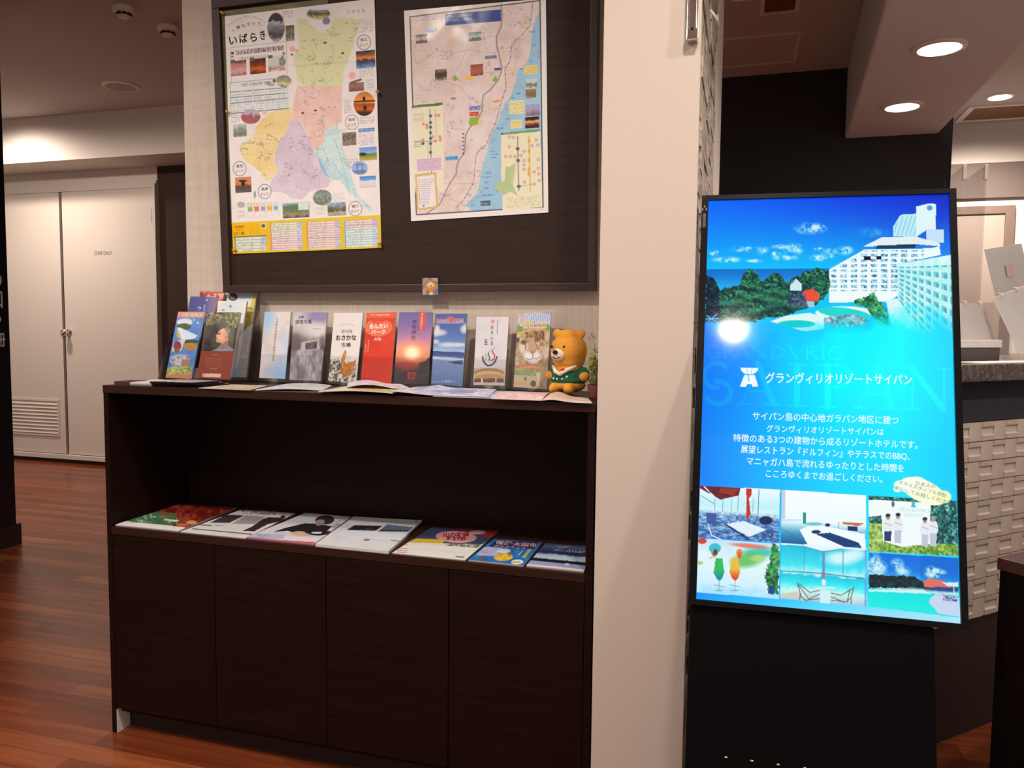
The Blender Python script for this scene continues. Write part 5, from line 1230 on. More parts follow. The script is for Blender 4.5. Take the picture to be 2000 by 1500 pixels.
for x in (0.0655, 0.3135):
    m = MB(); yz = [(0.135, 1.0208), (0.33, 1.0208), (0.342, 1.262), (0.318, 1.262), (0.270, 1.20), (0.235, 1.19), (0.19, 1.155)]
    m.add([(x, y, z) for y, z in yz] + [(x + 0.0022, y, z) for y, z in yz], [tuple(range(7)), tuple(range(7, 14))[::-1]] + [(i, (i + 1) % 7, 7 + (i + 1) % 7, 7 + i) for i in range(7)])
    build('side_plate', m, M_clear2, rack)
RG = 'leaflets in the tiered rack'
# front tier
c = [(0.0775, 0.2207, 1.2325), (0.1727, 0.2208, 1.2328), (0.1697, 0.1608, 1.0327), (0.0762, 0.1610, 1.0332)]
s = leaf_sheet([(348, 609), (400, 609), (374, 740), (323, 738)], (90, 130, 190)); s.T(310, 560, 0.12665)
s.tex(np.ones_like(s.X), [(0, (70, 116, 180)), (1, (96, 140, 196))], 12, 3)
s.poly([(300, 380), (710, 380), (700, 480), (280, 480)], (214, 130, 124)); s.rect(375, 412, 665, 458, (206, 190, 140)); s.text('ドライブ', (385, 454), (650, 452), 36, (150, 130, 70), 0.02)
s.ell(400, 550, 120, 56, (206, 204, 216)); s.ell(390, 620, 110, 50, (60, 84, 40)); s.poly([(290, 630), (340, 640), (600, 760), (560, 800), (420, 840), (370, 830), (280, 760)], (196, 204, 216)); s.poly([(280, 640), (340, 780), (330, 810), (275, 770)], (180, 160, 70)); s.line([(330, 640), (400, 820)], 1.6, (226, 220, 214))
s.ell(500, 850, 120, 30, (60, 80, 50)); s.ell(490, 930, 110, 60, (176, 140, 60)); s.ell(490, 950, 90, 30, (196, 120, 50)); s.poly([(230, 860), (420, 800), (360, 960), (340, 1000), (200, 1010)], (216, 200, 196)); s.ell(285, 920, 60, 75, (140, 60, 50)); s.ell(280, 985, 40, 40, (150, 90, 50))
s.ell(330, 1110, 150, 60, (176, 176, 196)); s.ell(280, 1150, 110, 50, (206, 200, 206)); s.tex(s.mpoly([(180, 1100), (470, 1060), (470, 1260), (200, 1270)]), [(0, (96, 96, 110)), (0.5, (170, 160, 166)), (1, (216, 206, 204))], 4, 5, 0.85); s.rect(360, 1130, 460, 1250, (160, 120, 90))
s.tex(s.mpoly([(130, 1250), (520, 1230), (500, 1360), (110, 1380)]), [(0, (90, 120, 60)), (0.6, (170, 170, 100)), (1, (220, 190, 110))], 4, 7); s.poly([(105, 1370), (510, 1350), (500, 1420), (95, 1420)], (206, 116, 90)); s.ell(605, 560, 16, 18, (180, 206, 226)); s.ell(550, 515, 12, 14, (170, 196, 220))
leaflet(s, c, 'blue illustrated leaflet with a pink top band, front tier of rack', RG)
c = [(0.1800, 0.2204, 1.2313), (0.2985, 0.2205, 1.2317), (0.3030, 0.1610, 1.0334), (0.1888, 0.1619, 1.0362)]
s = leaf_sheet([(401, 610), (469, 610), (449, 742), (385, 738)], (60, 52, 44)); s.T(310, 560, 0.12665)
s.tex(np.ones_like(s.X), [(0, (30, 26, 24)), (0.5, (52, 46, 40)), (1, (80, 70, 56))], 14, 3)
s.tex(s.mpoly([(710, 390), (1260, 390), (1200, 640), (1060, 700), (960, 560), (720, 620)]), [(0, (56, 54, 34)), (0.5, (110, 104, 66)), (1, (176, 168, 130))], 4.5, 4, 0.95)
s.poly([(1100, 640), (1180, 640), (1130, 1000), (1040, 1000)], (96, 84, 56)); s.ell(980, 600, 90, 90, (96, 88, 80), 0.8, 0, 0.8)
s.ell(1030, 735, 82, 92, (120, 112, 104), 1, 0.3); s.ell(1075, 770, 46, 70, (96, 90, 86), 1, 0.2)
s.poly([(925, 690), (985, 652), (1040, 670), (1060, 740), (1062, 850), (1010, 915), (930, 885), (880, 872), (876, 850), (888, 836), (872, 818), (890, 805), (864, 772), (900, 745), (905, 715)], (206, 150, 112))
s.ell(985, 690, 52, 30, (222, 172, 138), 0.9, -0.3, 0.7); s.ell(950, 790, 40, 50, (222, 166, 130), 0.8, 0, 0.9); s.ell(1035, 800, 20, 34, (186, 126, 92)); s.poly([(1000, 660), (1060, 655), (1095, 720), (1060, 760), (1040, 720)], (136, 128, 120)); s.line([(908, 742), (938, 732)], 1.2, (80, 54, 44)); s.ell(925, 752, 11, 6, (60, 40, 34)); s.line([(880, 838), (912, 838)], 1.0, (120, 60, 50)); s.poly([(1000, 880), (1062, 830), (1062, 905), (1010, 960)], (166, 112, 84))
s.poly([(800, 1010), (880, 975), (950, 905), (1040, 900), (1100, 955), (1160, 985), (1130, 1015)], (126, 130, 138)); s.poly([(940, 900), (1010, 915), (990, 975), (930, 965)], (164, 112, 86)); s.line([(900, 985), (1000, 1000), (1100, 960)], 1.0, (176, 178, 182), 0.7)
s.poly([(640, 1010), (1160, 1010), (1110, 1440), (580, 1440)], (136, 56, 36))
for k in range(5): s.line([(720 - 4 * k, 1115 + 30 * k), (960 - 6 * k, 1115 + 30 * k)], 0.9, (180, 110, 70), 0.8)
s.line([(820, 1070), (910, 1070)], 1.2, (190, 130, 90)); s.line([(780, 1272), (890, 1272)], 1.6, (186, 116, 80)); s.poly([(680, 1340), (960, 1350), (950, 1400), (676, 1392)], (214, 180, 160)); s.ell(690, 1366, 24, 26, (206, 150, 130))
leaflet(s, c, 'brown leaflet with a grey haired person in profile, front tier of rack', RG)
# middle tier
c = [(0.0750, 0.2805, 1.2818), (0.1734, 0.2800, 1.2800), (0.1727, 0.2179, 1.0731), (0.0742, 0.2177, 1.0725)]
s = leaf_sheet([(372, 579), (424, 580), (400, 712), (347, 711)], (60, 62, 130)); s.T(310, 560, 0.12665)
s.put(np.ones_like(s.X), s.grad([(0, (44, 52, 120)), (0.55, (60, 62, 128)), (0.8, (110, 92, 134)), (1, (126, 104, 140))], s.U)); s.ell(745, 205, 16, 16, (170, 176, 220)); s.text('ウ', (600, 355), (660, 355), 50, (200, 200, 230), 0.02); s.column('の町水郡線', (712, 260), (690, 560), 30, (170, 170, 220), 0.02)
leaflet(s, c, 'navy blue leaflet in the middle tier of the rack', RG)
c = [(0.1798, 0.2762, 1.2672), (0.2827, 0.2762, 1.2672), (0.2870, 0.2151, 1.0635), (0.1932, 0.2148, 1.0628)]
s = leaf_sheet([(426, 588), (482, 588), (462, 720), (410, 719)], (216, 206, 196)); s.T(310, 560, 0.12665)
s.tex(np.ones_like(s.X), [(0, (196, 204, 204)), (0.6, (218, 206, 196)), (1, (222, 210, 202))], 20, 3); s.ell(1105, 310, 16, 24, (120, 116, 106)); s.ell(992, 372, 26, 18, (150, 148, 136)); s.ell(1310, 890, 26, 40, (90, 80, 76))
leaflet(s, c, 'plain white leaflet in the middle tier of the rack', RG)
# back tier
c = [(0.0720, 0.3311, 1.3003), (0.1621, 0.3305, 1.2982), (0.1676, 0.2680, 1.0900), (0.0740, 0.2673, 1.0877)]
s = leaf_sheet([(390, 569.5), (438, 570), (418, 700), (368, 700)], (190, 80, 60)); s.T(310, 560, 0.12665)
s.tex(np.ones_like(s.X), [(0, (130, 24, 18)), (0.45, (196, 60, 40)), (0.7, (226, 150, 130)), (1, (236, 196, 180))], 5, 3); s.poly([(560, 75), (1000, 80), (1000, 105), (560, 105)], (190, 70, 50), 0.8); s.ell(965, 150, 36, 40, (226, 160, 130)); s.ell(640, 130, 45, 40, (110, 20, 16))
leaflet(s, c, 'red leaflet showing strawberries in the back tier of the rack', RG)
c = [(0.1747, 0.3314, 1.3014), (0.2812, 0.3313, 1.3010), (0.2815, 0.2687, 1.0923), (0.1788, 0.2681, 1.0902)]
s = leaf_sheet([(445, 568), (502, 568), (480, 700), (424, 700)], (206, 180, 70)); s.T(310, 560, 0.12665)
s.tex(np.ones_like(s.X), [(0, (196, 168, 50)), (1, (216, 192, 90))], 20, 3); s.poly([(1070, 85), (1470, 85), (1400, 340), (1010, 340)], (206, 206, 208)); s.ell(1145, 165, 72, 60, (70, 62, 56)); s.ell(1140, 165, 40, 34, (130, 96, 80)); s.ell(1160, 172, 10, 10, (220, 200, 180)); s.text('ガイド', (1250, 200), (1430, 200), 34, (140, 160, 196)); s.ell(1400, 350, 60, 30, (150, 130, 40)); s.tex(s.mpoly([(1330, 350), (1420, 350), (1380, 900), (1280, 900)]), [(0, (150, 130, 60)), (1, (206, 180, 90))], 6, 4)
leaflet(s, c, 'yellow leaflet with a dark round picture in the back tier of rack', RG)

# ================================================================== magazines on the open shelf
WM = (226, 214, 206)
def magazine(s, corners, label, thick=0.005, z=0.6128, edge=(206, 196, 190), bend=None):
    c = [(x, max(y, 0.004) if i > 1 else min(y, 0.322), z + thick) for i, (x, y, _) in enumerate(corners)]
    return tag(s.mesh('magazine', c, M_print, thick=thick, white=WM, edge=edge, bend=bend), label, 'magazine', 'magazines on the open shelf')
def msheet(quad, base, nx=150, ny=90): return Sheet(quad, nx, ny, base)

s = msheet([(345, 985), (462, 992), (342, 1040), (219, 1027)], (110, 30, 24)); s.T(200, 950, 0.25)
s.tex(np.ones_like(s.X), [(0, (90, 16, 16)), (0.5, (126, 30, 22)), (0.8, (150, 60, 40)), (1, (110, 60, 30))], 9, 3)
s.poly([(430, 200), (560, 215), (520, 330), (150, 290), (300, 220)], (60, 110, 66)); s.tex(s.mpoly([(330, 215), (560, 250), (560, 300), (200, 290)]), [(0, (40, 90, 50)), (0.6, (80, 120, 80)), (1, (206, 206, 196))], 5, 4)
s.poly([(460, 258), (580, 270), (560, 284), (450, 270)], (206, 206, 196)); s.ell(680, 290, 45, 18, (206, 140, 90)); s.ell(600, 310, 50, 14, (190, 96, 60)); s.text('おいしい', (430, 250), (700, 275), 60, (160, 70, 40), 0.02)
s.poly([(75, 308), (160, 280), (630, 330), (580, 375), (60, 330)], (226, 214, 206))
magazine(s, [(0.0180, 0.2774, 0.6176), (0.2190, 0.2969, 0.6176), (0.2435, -0.01, 0.6176), (0.0270, -0.007, 0.6176)], 'red and green magazine at the left end of the open shelf', 0.006)

s = msheet([(465, 995), (575, 1002), (476, 1052.5), (347.5, 1039)], (216, 206, 200)); s.T(200, 950, 0.25)
s.tex(np.ones_like(s.X), [(0, (206, 196, 190)), (1, (222, 212, 206))], 20, 3)
s.poly([(960, 215), (1095, 222), (980, 280), (835, 278)], (60, 50, 54)); s.poly([(1110, 222), (1260, 232), (1180, 290), (1000, 285)], (150, 142, 140))
s.poly([(1240, 250), (1290, 235), (1400, 240), (1430, 230), (1400, 265), (1290, 290), (1180, 350), (1085, 345), (1160, 310)], (56, 40, 44)); s.ell(1405, 232, 20, 10, (70, 44, 44)); s.text('求人案内', (1060, 207), (1340, 222), 34, (180, 110, 110), 0.03)
s.rect(755, 290, 830, 308, (120, 110, 110)); s.poly([(690, 325), (1160, 372), (1160, 382), (690, 334)], (96, 88, 86)); s.line([(870, 300), (930, 302)], 1.0, (110, 100, 100))
magazine(s, [(0.2460, 0.2806, 0.6176), (0.4320, 0.2960, 0.6176), (0.4610, -0.006, 0.6176), (0.2490, -0.003, 0.6176)], 'white magazine with a dark clad figure in its upper half, open shelf', 0.004)

s = msheet([(585, 1002), (687, 1011), (611, 1066), (475, 1051)], (206, 198, 198)); s.T(200, 950, 0.25)
s.tex(np.ones_like(s.X), [(0, (196, 190, 190)), (1, (212, 204, 204))], 20, 3)
s.poly([(1320, 355), (1420, 320), (1570, 285), (1680, 290), (1790, 310), (1830, 310), (1800, 370), (1700, 388), (1520, 375), (1440, 345)], (36, 30, 32)); s.ell(1730, 262, 80, 32, (50, 40, 42), 1, 0.05); s.ell(1695, 278, 40, 20, (176, 140, 126)); s.ell(1690, 296, 26, 10, (160, 120, 106)); s.ell(1530, 368, 60, 20, (210, 166, 140)); s.ell(1590, 380, 30, 12, (206, 160, 136))
s.tex(s.mpoly([(1850, 270), (1960, 255), (1860, 350), (1760, 350)]), [(0, (130, 124, 126)), (0.5, (190, 184, 186)), (1, (216, 210, 210))], 3, 4); s.poly([(1640, 355), (1720, 355), (1710, 372), (1630, 368)], (206, 204, 210))
s.poly([(1160, 370), (1420, 380), (1390, 420), (1110, 405)], (176, 176, 196)); s.poly([(1420, 390), (1700, 410), (1650, 450), (1380, 430)], (226, 206, 206)); s.poly([(1105, 400), (1380, 428), (1660, 448), (1640, 470), (1090, 415)], (190, 90, 110)); s.text('SUIT', (1195, 398), (1290, 402), 26, (140, 140, 170), 0.02)
magazine(s, [(0.4640, 0.3011, 0.6176), (0.6200, 0.3003, 0.6176), (0.6720, -0.006, 0.6176), (0.4640, 0.000, 0.6176)], 'magazine with a dark haired person in a black coat, pink bottom edge', 0.007, edge=(196, 130, 140))

s = msheet([(682, 1009), (830, 1019), (757, 1083), (615, 1066)], (220, 214, 210)); s.T(650, 980, 0.265)
s.tex(np.ones_like(s.X), [(0, (206, 202, 200)), (1, (224, 218, 214))], 30, 3)
s.poly([(130, 183), (345, 190), (290, 230), (70, 222)], (40, 36, 40)); s.poly([(380, 178), (600, 205), (560, 242), (310, 235)], (96, 110, 146)); s.tex(s.mpoly([(340, 215), (560, 230), (555, 242), (310, 236)]), [(0, (60, 56, 40)), (1, (110, 100, 70))], 4, 4); s.line([(210, 215), (270, 218)], 1.4, (96, 96, 100))
s.poly([(40, 235), (270, 245), (230, 275), (0, 262)], (206, 210, 222)); s.poly([(300, 248), (560, 262), (530, 292), (260, 276)], (206, 210, 222))
for x0, y0 in ((160, 150), (360, 155)): s.small(x0, y0, x0 + 220, y0 + 20, 2, (150, 146, 150), x0, 0.5, 0.5)
s.small(20, 280, 210, 310, 3, (160, 156, 160), 5, 0.5, 0.5); s.small(250, 290, 400, 320, 3, (160, 156, 160), 6, 0.5, 0.5); s.rect(420, 302, 480, 318, (130, 130, 134)); s.rect(215, 292, 240, 308, (110, 110, 116)); s.ell(628, 158, 14, 6, (120, 120, 124))
magazine(s, [(0.6250, 0.3093, 0.6176), (0.8450, 0.318, 0.6176), (0.8850, -0.016, 0.6176), (0.6750, -0.0045, 0.6176)], 'white flyer with one black and one blue photograph, middle of open shelf', 0.007, bend=lambda u, v: 0.004 * u * u * (1 - v) * (1 - v))

s = msheet([(843.5, 1027.7), (980, 1037), (911, 1098), (759, 1083)], (216, 210, 200)); s.T(650, 980, 0.265)
s.poly([(720, 170), (1260, 205), (1150, 300), (1120, 320), (545, 305)], (60, 66, 96)); s.poly([(860, 195), (1260, 210), (1180, 270), (1000, 225)], (150, 40, 36)); s.ell(910, 262, 160, 46, (214, 150, 150), 1, 0.05); s.ell(1075, 225, 65, 16, (206, 166, 156)); s.poly([(600, 275), (830, 280), (790, 325), (540, 306)], (206, 160, 40)); s.text('山の収穫', (810, 262), (1010, 268), 40, (150, 40, 50), 0.03); s.text('感謝祭', (830, 290), (990, 296), 34, (150, 40, 50), 0.03)
s.poly([(540, 305), (1130, 320), (1090, 350), (520, 318)], (206, 206, 196)); s.tex(s.mpoly([(830, 312), (1110, 320), (1080, 348), (830, 330)]), [(0, (70, 76, 60)), (1, (206, 200, 190))], 4, 4)
s.poly([(520, 315), (1080, 348), (980, 450), (400, 395)], (222, 212, 200))
for y in (320, 350, 365, 380): s.poly([(560 - y * 0.3, y), (640 - y * 0.3, y + 3), (636 - y * 0.3, y + 9), (556 - y * 0.3, y + 6)], (206, 110, 116))
s.rect(915, 410, 970, 428, (130, 124, 120)); s.small(560, 340, 1000, 400, 6, (196, 184, 170), 4, 0.35, 0.5)
magazine(s, [(0.8920, 0.2834, 0.6176), (1.0890, 0.2976, 0.6176), (1.0940, -0.014, 0.6176), (0.8960, -0.015, 0.6176)], 'magazine with a pink speech bubble on red and blue, open shelf', 0.004)

s = msheet([(957, 1051.5), (1063, 1059.5), (1023.6, 1107), (912, 1092.6)], (40, 110, 170)); s.T(900, 1030, 0.125)
s.tex(np.ones_like(s.X), [(0, (34, 96, 160)), (1, (50, 124, 182))], 12, 3)
s.poly([(500, 200), (1230, 230), (1170, 345), (390, 290)], (50, 40, 70)); s.text('常陸太田市', (490, 262), (1200, 318), 66, (206, 160, 170), 0.035); s.text('ガイドマップ', (470, 300), (1000, 345), 34, (196, 150, 160), 0.03)
s.poly([(330, 300), (620, 320), (520, 450), (200, 430)], (190, 186, 206), 0.8); s.text('まちのみどころ', (280, 400), (470, 424), 60, (210, 110, 120), 0.03)
s.ell(640, 372, 110, 36, (206, 204, 210)); s.tex(s.mell(640, 470, 160, 62), [(0, (170, 120, 20)), (0.5, (216, 166, 40)), (1, (230, 196, 90))], 5, 4); s.ell(300, 490, 60, 34, (90, 84, 110)); s.ell(880, 555, 105, 42, (222, 220, 214)); s.ell(870, 560, 70, 22, (226, 214, 120)); s.line([(800, 555), (930, 556)], 1.3, (60, 56, 60))
s.poly([(1060, 350), (1120, 350), (1010, 490), (950, 480)], (206, 190, 60), 0.8); s.line([(890, 440), (960, 370)], 1.6, (210, 220, 230))
magazine(s, [(1.1020, 0.2120, 0.6176), (1.2370, 0.2198, 0.6176), (1.2440, -0.005, 0.6176), (1.1020, 0.005, 0.6176)], 'small bright blue guide booklet with yellow picture near the right end of open shelf', 0.005)

s = msheet([(1063, 1061), (1150, 1068), (1143, 1120), (1022, 1107)], (40, 48, 76)); s.T(900, 1030, 0.125)
s.put(np.ones_like(s.X), s.grad([(0, (54, 62, 84)), (0.12, (90, 100, 126)), (0.3, (46, 54, 90)), (0.42, (34, 42, 80)), (0.5, (170, 186, 206)), (0.66, (196, 206, 216)), (0.7, (20, 26, 30)), (0.78, (24, 30, 34)), (0.8, (140, 150, 186)), (0.93, (150, 146, 180)), (0.95, (216, 196, 186)), (1, (216, 196, 186))], np.clip(s.V + (s.nz(5, 4) - 0.5) * 0.1 * (s.V < 0.68), 0, 1)))
s.line([(1470, 300), (1640, 292), (1430, 350), (1600, 362)], 1.0, (176, 176, 176), 0.8)
s.text('imari', (1610, 378), (1935, 402), 44, (190, 190, 190), 0.0, shear=0.3); s.ell(1640, 585, 40, 20, (206, 206, 206)); s.ell(1650, 640, 50, 30, (176, 150, 170), 0.6)
magazine(s, [(1.2480, 0.2124, 0.6176), (1.3780, 0.2166, 0.6176), (1.3940, -0.009, 0.6176), (1.2520, -0.006, 0.6176)], 'dark blue magazine with white script title at the right end of open shelf', 0.006)

# ================================================================== flyers lying along the front of the cabinet top
ZT = 1.0203
def flyer(name, corners, z, stops, label, sc=12, seed=1, thick=0.0015, bend=None, art=None, n=(60, 50), edge=(216, 204, 196)):
    s = Sheet([(0, 0), (n[0] * 2, 0), (n[0] * 2, n[1] * 2), (0, n[1] * 2)], n[0], n[1], stops[0][1])
    s.tex(np.ones_like(s.X), stops, sc, seed)
    if art: art(s)
    c = [(x, y, ZT + z + thick) for x, y in corners]
    return tag(s.mesh(name, c, M_print, thick=thick, white=WH, edge=edge, bend=bend), label, 'leaflet', 'flyers lying on the cabinet top')
flyer('flyer', [(0.060, 0.135), (0.150, 0.135), (0.160, 0.006), (0.088, 0.006)], 0.0, [(0, (216, 200, 190)), (1, (226, 212, 202))], 'white folded flyer pile beside the dark card pile on the cabinet top', thick=0.0095)
tag(build('flyer_stack', MB().box(0.030, 0.085, 0.010, 0.075, ZT, ZT + 0.0105), plain('dark_card', (0.055, 0.025, 0.022), 0.6)), 'low dark card pile at the cabinet top left corner', 'leaflet', 'flyers lying on the cabinet top')
for k in range(3):
    def stripes(s, k=k):
        u = s.U * 5.2 + k * 0.3
        s.put((u % 1 < 0.55).astype(float), (44, 28, 28))
    flyer('folded_leaflet', [(0.186 - 0.006 * k, 0.150 - 0.02 * k), (0.318 - 0.006 * k, 0.150 - 0.02 * k), (0.300 - 0.005 * k, 0.052 - 0.02 * k), (0.165 - 0.004 * k, 0.012 - 0.004 * k)], 0.0 + 0.0050 * k, [(0, (206, 190, 190)), (1, (222, 208, 204))],
          ('black and white striped leaflet, lowest of its pile on the cabinet top', 'black and white striped leaflet, middle of its pile on the cabinet top', 'black and white striped leaflet, topmost of its pile on the cabinet top')[k],
          thick=0.0042, art=stripes, edge=(48, 32, 32))
flyer('flyer', [(0.325, 0.142), (0.440, 0.142), (0.490, -0.008), (0.325, -0.004)], 0.0, [(0, (150, 130, 90)), (0.4, (196, 176, 150)), (0.7, (214, 196, 180)), (1, (190, 180, 180))], 'tan and grey printed flyer lying in front of the tiered rack', 8, 4, 0.002, art=lambda s: s.rect(55, 60, 120, 100, (196, 160, 90), 0.7))
flyer('flyer', [(0.450, 0.225), (0.600, 0.225), (0.668, 0.060), (0.500, 0.002)], 0.0, [(0, (170, 160, 160)), (0.5, (200, 190, 186)), (1, (216, 206, 204))], 'pale grey flyer lying in front of the waterfall leaflet', 9, 5, 0.002, bend=lambda u, v: 0.004 * np.sin(u * 3.1))
flyer('flyer', [(0.670, 0.175), (0.880, 0.175), (0.905, -0.012), (0.695, -0.010)], 0.0, [(0, (190, 160, 96)), (0.4, (206, 180, 120)), (0.7, (216, 196, 150)), (1, (180, 176, 110))], 'yellow green flyer at the front edge below the red leaflet', 10, 6, 0.002, bend=lambda u, v: 0.006 * np.sin(u * 2.6) * v + 0.003,
      art=lambda s: (s.rect(46, 40, 80, 100, (206, 150, 90), 0.6), s.rect(80, 50, 120, 100, (160, 170, 90), 0.6), s.rect(0, 0, 46, 100, (216, 206, 180), 0.5)))
flyer('flyer', [(0.648, 0.235), (0.815, 0.235), (0.905, 0.100), (0.725, 0.085)], 0.006, [(0, (190, 150, 170)), (0.5, (214, 196, 206)), (1, (230, 218, 216))], 'curled lilac and white flyer in front of the red leaflet', 10, 7, 0.0015, bend=lambda u, v: 0.008 * np.sin(np.clip(u * 1.4, 0, 1) * 3.14) + 0.004)
flyer('flyer', [(0.870, 0.230), (1.100, 0.230), (1.150, 0.010), (0.900, -0.012)], 0.0045, [(0, (130, 130, 160)), (0.45, (170, 168, 190)), (0.7, (200, 192, 200)), (1, (224, 214, 212))], 'blue grey flyer with a curled corner below the sea leaflet', 9, 8, 0.002, bend=lambda u, v: 0.009 * np.clip(0.4 - u, 0, 1) * v * 2.2 + 0.006 * np.exp(-((u - 0.25) / 0.12) ** 2 - (v / 0.25) ** 2),
      art=lambda s: (s.rect(60, 30, 96, 70, (120, 120, 160), 0.6), s.rect(0, 70, 30, 100, (214, 200, 190), 0.8)))
flyer('flyer', [(1.000, 0.220), (1.190, 0.220), (1.215, -0.004), (1.010, -0.004)], 0.0010, [(0, (150, 146, 170)), (0.5, (190, 182, 192)), (1, (214, 204, 204))], 'greyish flyer lying in front of the steam emblem leaflet', 9, 9, 0.002)
flyer('flyer', [(1.150, 0.165), (1.262, 0.185), (1.288, -0.012), (1.166, -0.012)], 0.0042, [(0, (206, 150, 150)), (0.5, (220, 176, 170)), (1, (226, 200, 190))], 'pink flyer lying in front of the zoo leaflet', 9, 10, 0.0018, bend=lambda u, v: 0.003 * np.sin(v * 4))
flyer('flyer', [(1.270, 0.150), (1.375, 0.112), (1.409, -0.010), (1.290, -0.012)], 0.0, [(0, (206, 166, 146)), (0.6, (216, 180, 160)), (1, (222, 190, 160))], 'peach coloured flyer in front of the plush toy', 20, 11, 0.002, bend=lambda u, v: 0.010 * np.exp(-((u - 0.22) / 0.25) ** 2) * (1 - 0.5 * v))

# ================================================================== the advert on the glowing screen
C8 = [SO + SX * a + SN * 0.0015 + SZ * b for a, b in ((-SW / 2, SH / 2), (SW / 2, SH / 2), (SW / 2, -SH / 2), (-SW / 2, -SH / 2))]
s = Sheet([(1386, 393.5), (1851, 379.5), (1874.8, 1219), (1360, 1170)], 400, 690, (0, 160, 255))
U, V, X, Y = s.U, s.V, s.X, s.Y
one = np.ones_like(X)
hz = 528.0
t = np.clip((Y - 385) / (hz - 385), 0, 1)
top = s.grad([(0, (0, 100, 250)), (0.3, (0, 86, 240)), (0.7, (6, 60, 222)), (1, (10, 44, 200))], U)
bot = s.grad([(0, (0, 190, 250)), (0.6, (0, 200, 255)), (1, (10, 160, 250))], U)
s.I = top * (1 - t[..., None] ** 1.2) + bot * t[..., None] ** 1.2
s.T(1340, 350, 0.28)
cl = s.nz(7, 3)
for x, y, rx, ry in ((865, 345, 90, 36), (930, 345, 40, 20), (1300, 372, 95, 30), (365, 487, 40, 20), (440, 490, 26, 18), (530, 497, 50, 24), (655, 472, 50, 14), (750, 492, 60, 38), (620, 520, 40, 14), (690, 548, 80, 18), (925, 488, 30, 12), (1005, 510, 55, 24), (1110, 495, 46, 28), (925, 548, 56, 20), (290, 562, 90, 18), (200, 515, 36, 18), (480, 570, 50, 12), (1020, 540, 30, 10)):
    m = s.mell(x, y, rx, ry, 0, 0.9); s.put(m * np.clip((cl - 0.28) * 3, 0, 1), (214, 246, 250) if x != 1300 else (60, 160, 240), 0.92)
s.rect(100, 628, 1030, 780, (6, 140, 226)); s.put(s.mrect(100, 628, 1030, 780), s.grad([(0, (0, 112, 205)), (0.25, (10, 120, 214)), (1, (30, 190, 240))], s.r[1]))
# hotel
wht = (222, 246, 250)
s.poly([(1440, 330), (1490, 248), (1600, 240), (1605, 400), (1440, 400)], (190, 236, 246)); s.poly([(1600, 190), (1690, 168), (1735, 172), (1735, 350), (1675, 350), (1600, 400)], wht); s.poly([(1670, 348), (1790, 350), (1790, 440), (1670, 440)], (196, 226, 250)); s.ell(1692, 200, 20, 18, (90, 150, 220))
m = s.mpoly([(1445, 330), (1490, 262), (1595, 255), (1595, 395), (1445, 395)]); s.put(m * (((X + Y * 0.3) % 8) < 2.2), (110, 190, 230), 0.7)
s.poly([(1230, 470), (1360, 405), (1600, 400), (1760, 445), (1765, 465), (1600, 452)], (226, 240, 244)); s.poly([(1330, 460), (1600, 452), (1590, 478), (1320, 482)], (20, 60, 90))
s.poly([(995, 630), (1240, 490), (1700, 480), (1760, 465), (1770, 525), (1470, 590), (1470, 800), (1420, 840), (995, 850)], (236, 250, 252))
m = s.mpoly([(1010, 640), (1250, 495), (1655, 490), (1655, 555), (1470, 590), (1470, 780), (1010, 780)])
gx = (X - 1340 - 70 * 0.28) / (70 * 0.28); gy = (Y - 350) / (36.2 * 0.28)
win = m * ((gx % 1) > 0.36) * (((gy - 0.9 + 0.0) % 1) > 0.42)
s.put(win, (120, 200, 226)); s.tex(win, [(0, (30, 60, 110)), (0.4, (110, 180, 214)), (0.8, (206, 240, 246)), (1, (220, 246, 250))], 2.6, 5, 0.9, 2)
s.rect(1235, 535, 1285, 562, (10, 20, 60)); s.rect(1325, 535, 1358, 560, (10, 20, 60))
s.poly([(995, 780), (1470, 780), (1470, 810), (1410, 850), (995, 860)], (240, 252, 252))
# right wing
W2 = [(1470, 590), (1840, 525), (1850, 1100), (1640, 1110), (1470, 830)]
s.poly(W2, (200, 246, 240)); mw = s.mpoly(W2)
uu = (X - 1340 - 1470 * 0.28) / (375 * 0.28)
k1 = 590 + (525 - 590) * uu; k2 = 830 + (1300 - 830) * uu
vv = (((Y - 350) / 0.28) - k1) / np.maximum(1, k2 - k1)
s.put(mw * ((vv * 9) % 1 > 0.45) * ((uu * 9 + uu * uu * -1.5) % 1 > 0.32), (60, 190, 214), 0.85)
s.put(mw * ((vv * 9) % 1 > 0.60) * ((uu * 9 + uu * uu * -1.5) % 1 > 0.62), (20, 90, 160), 0.5)
s.put(mw * (vv < 0.09), (220, 250, 250)); s.tex(mw, [(0, (90, 220, 220)), (1, (230, 252, 250))], 9, 6, 0.28)
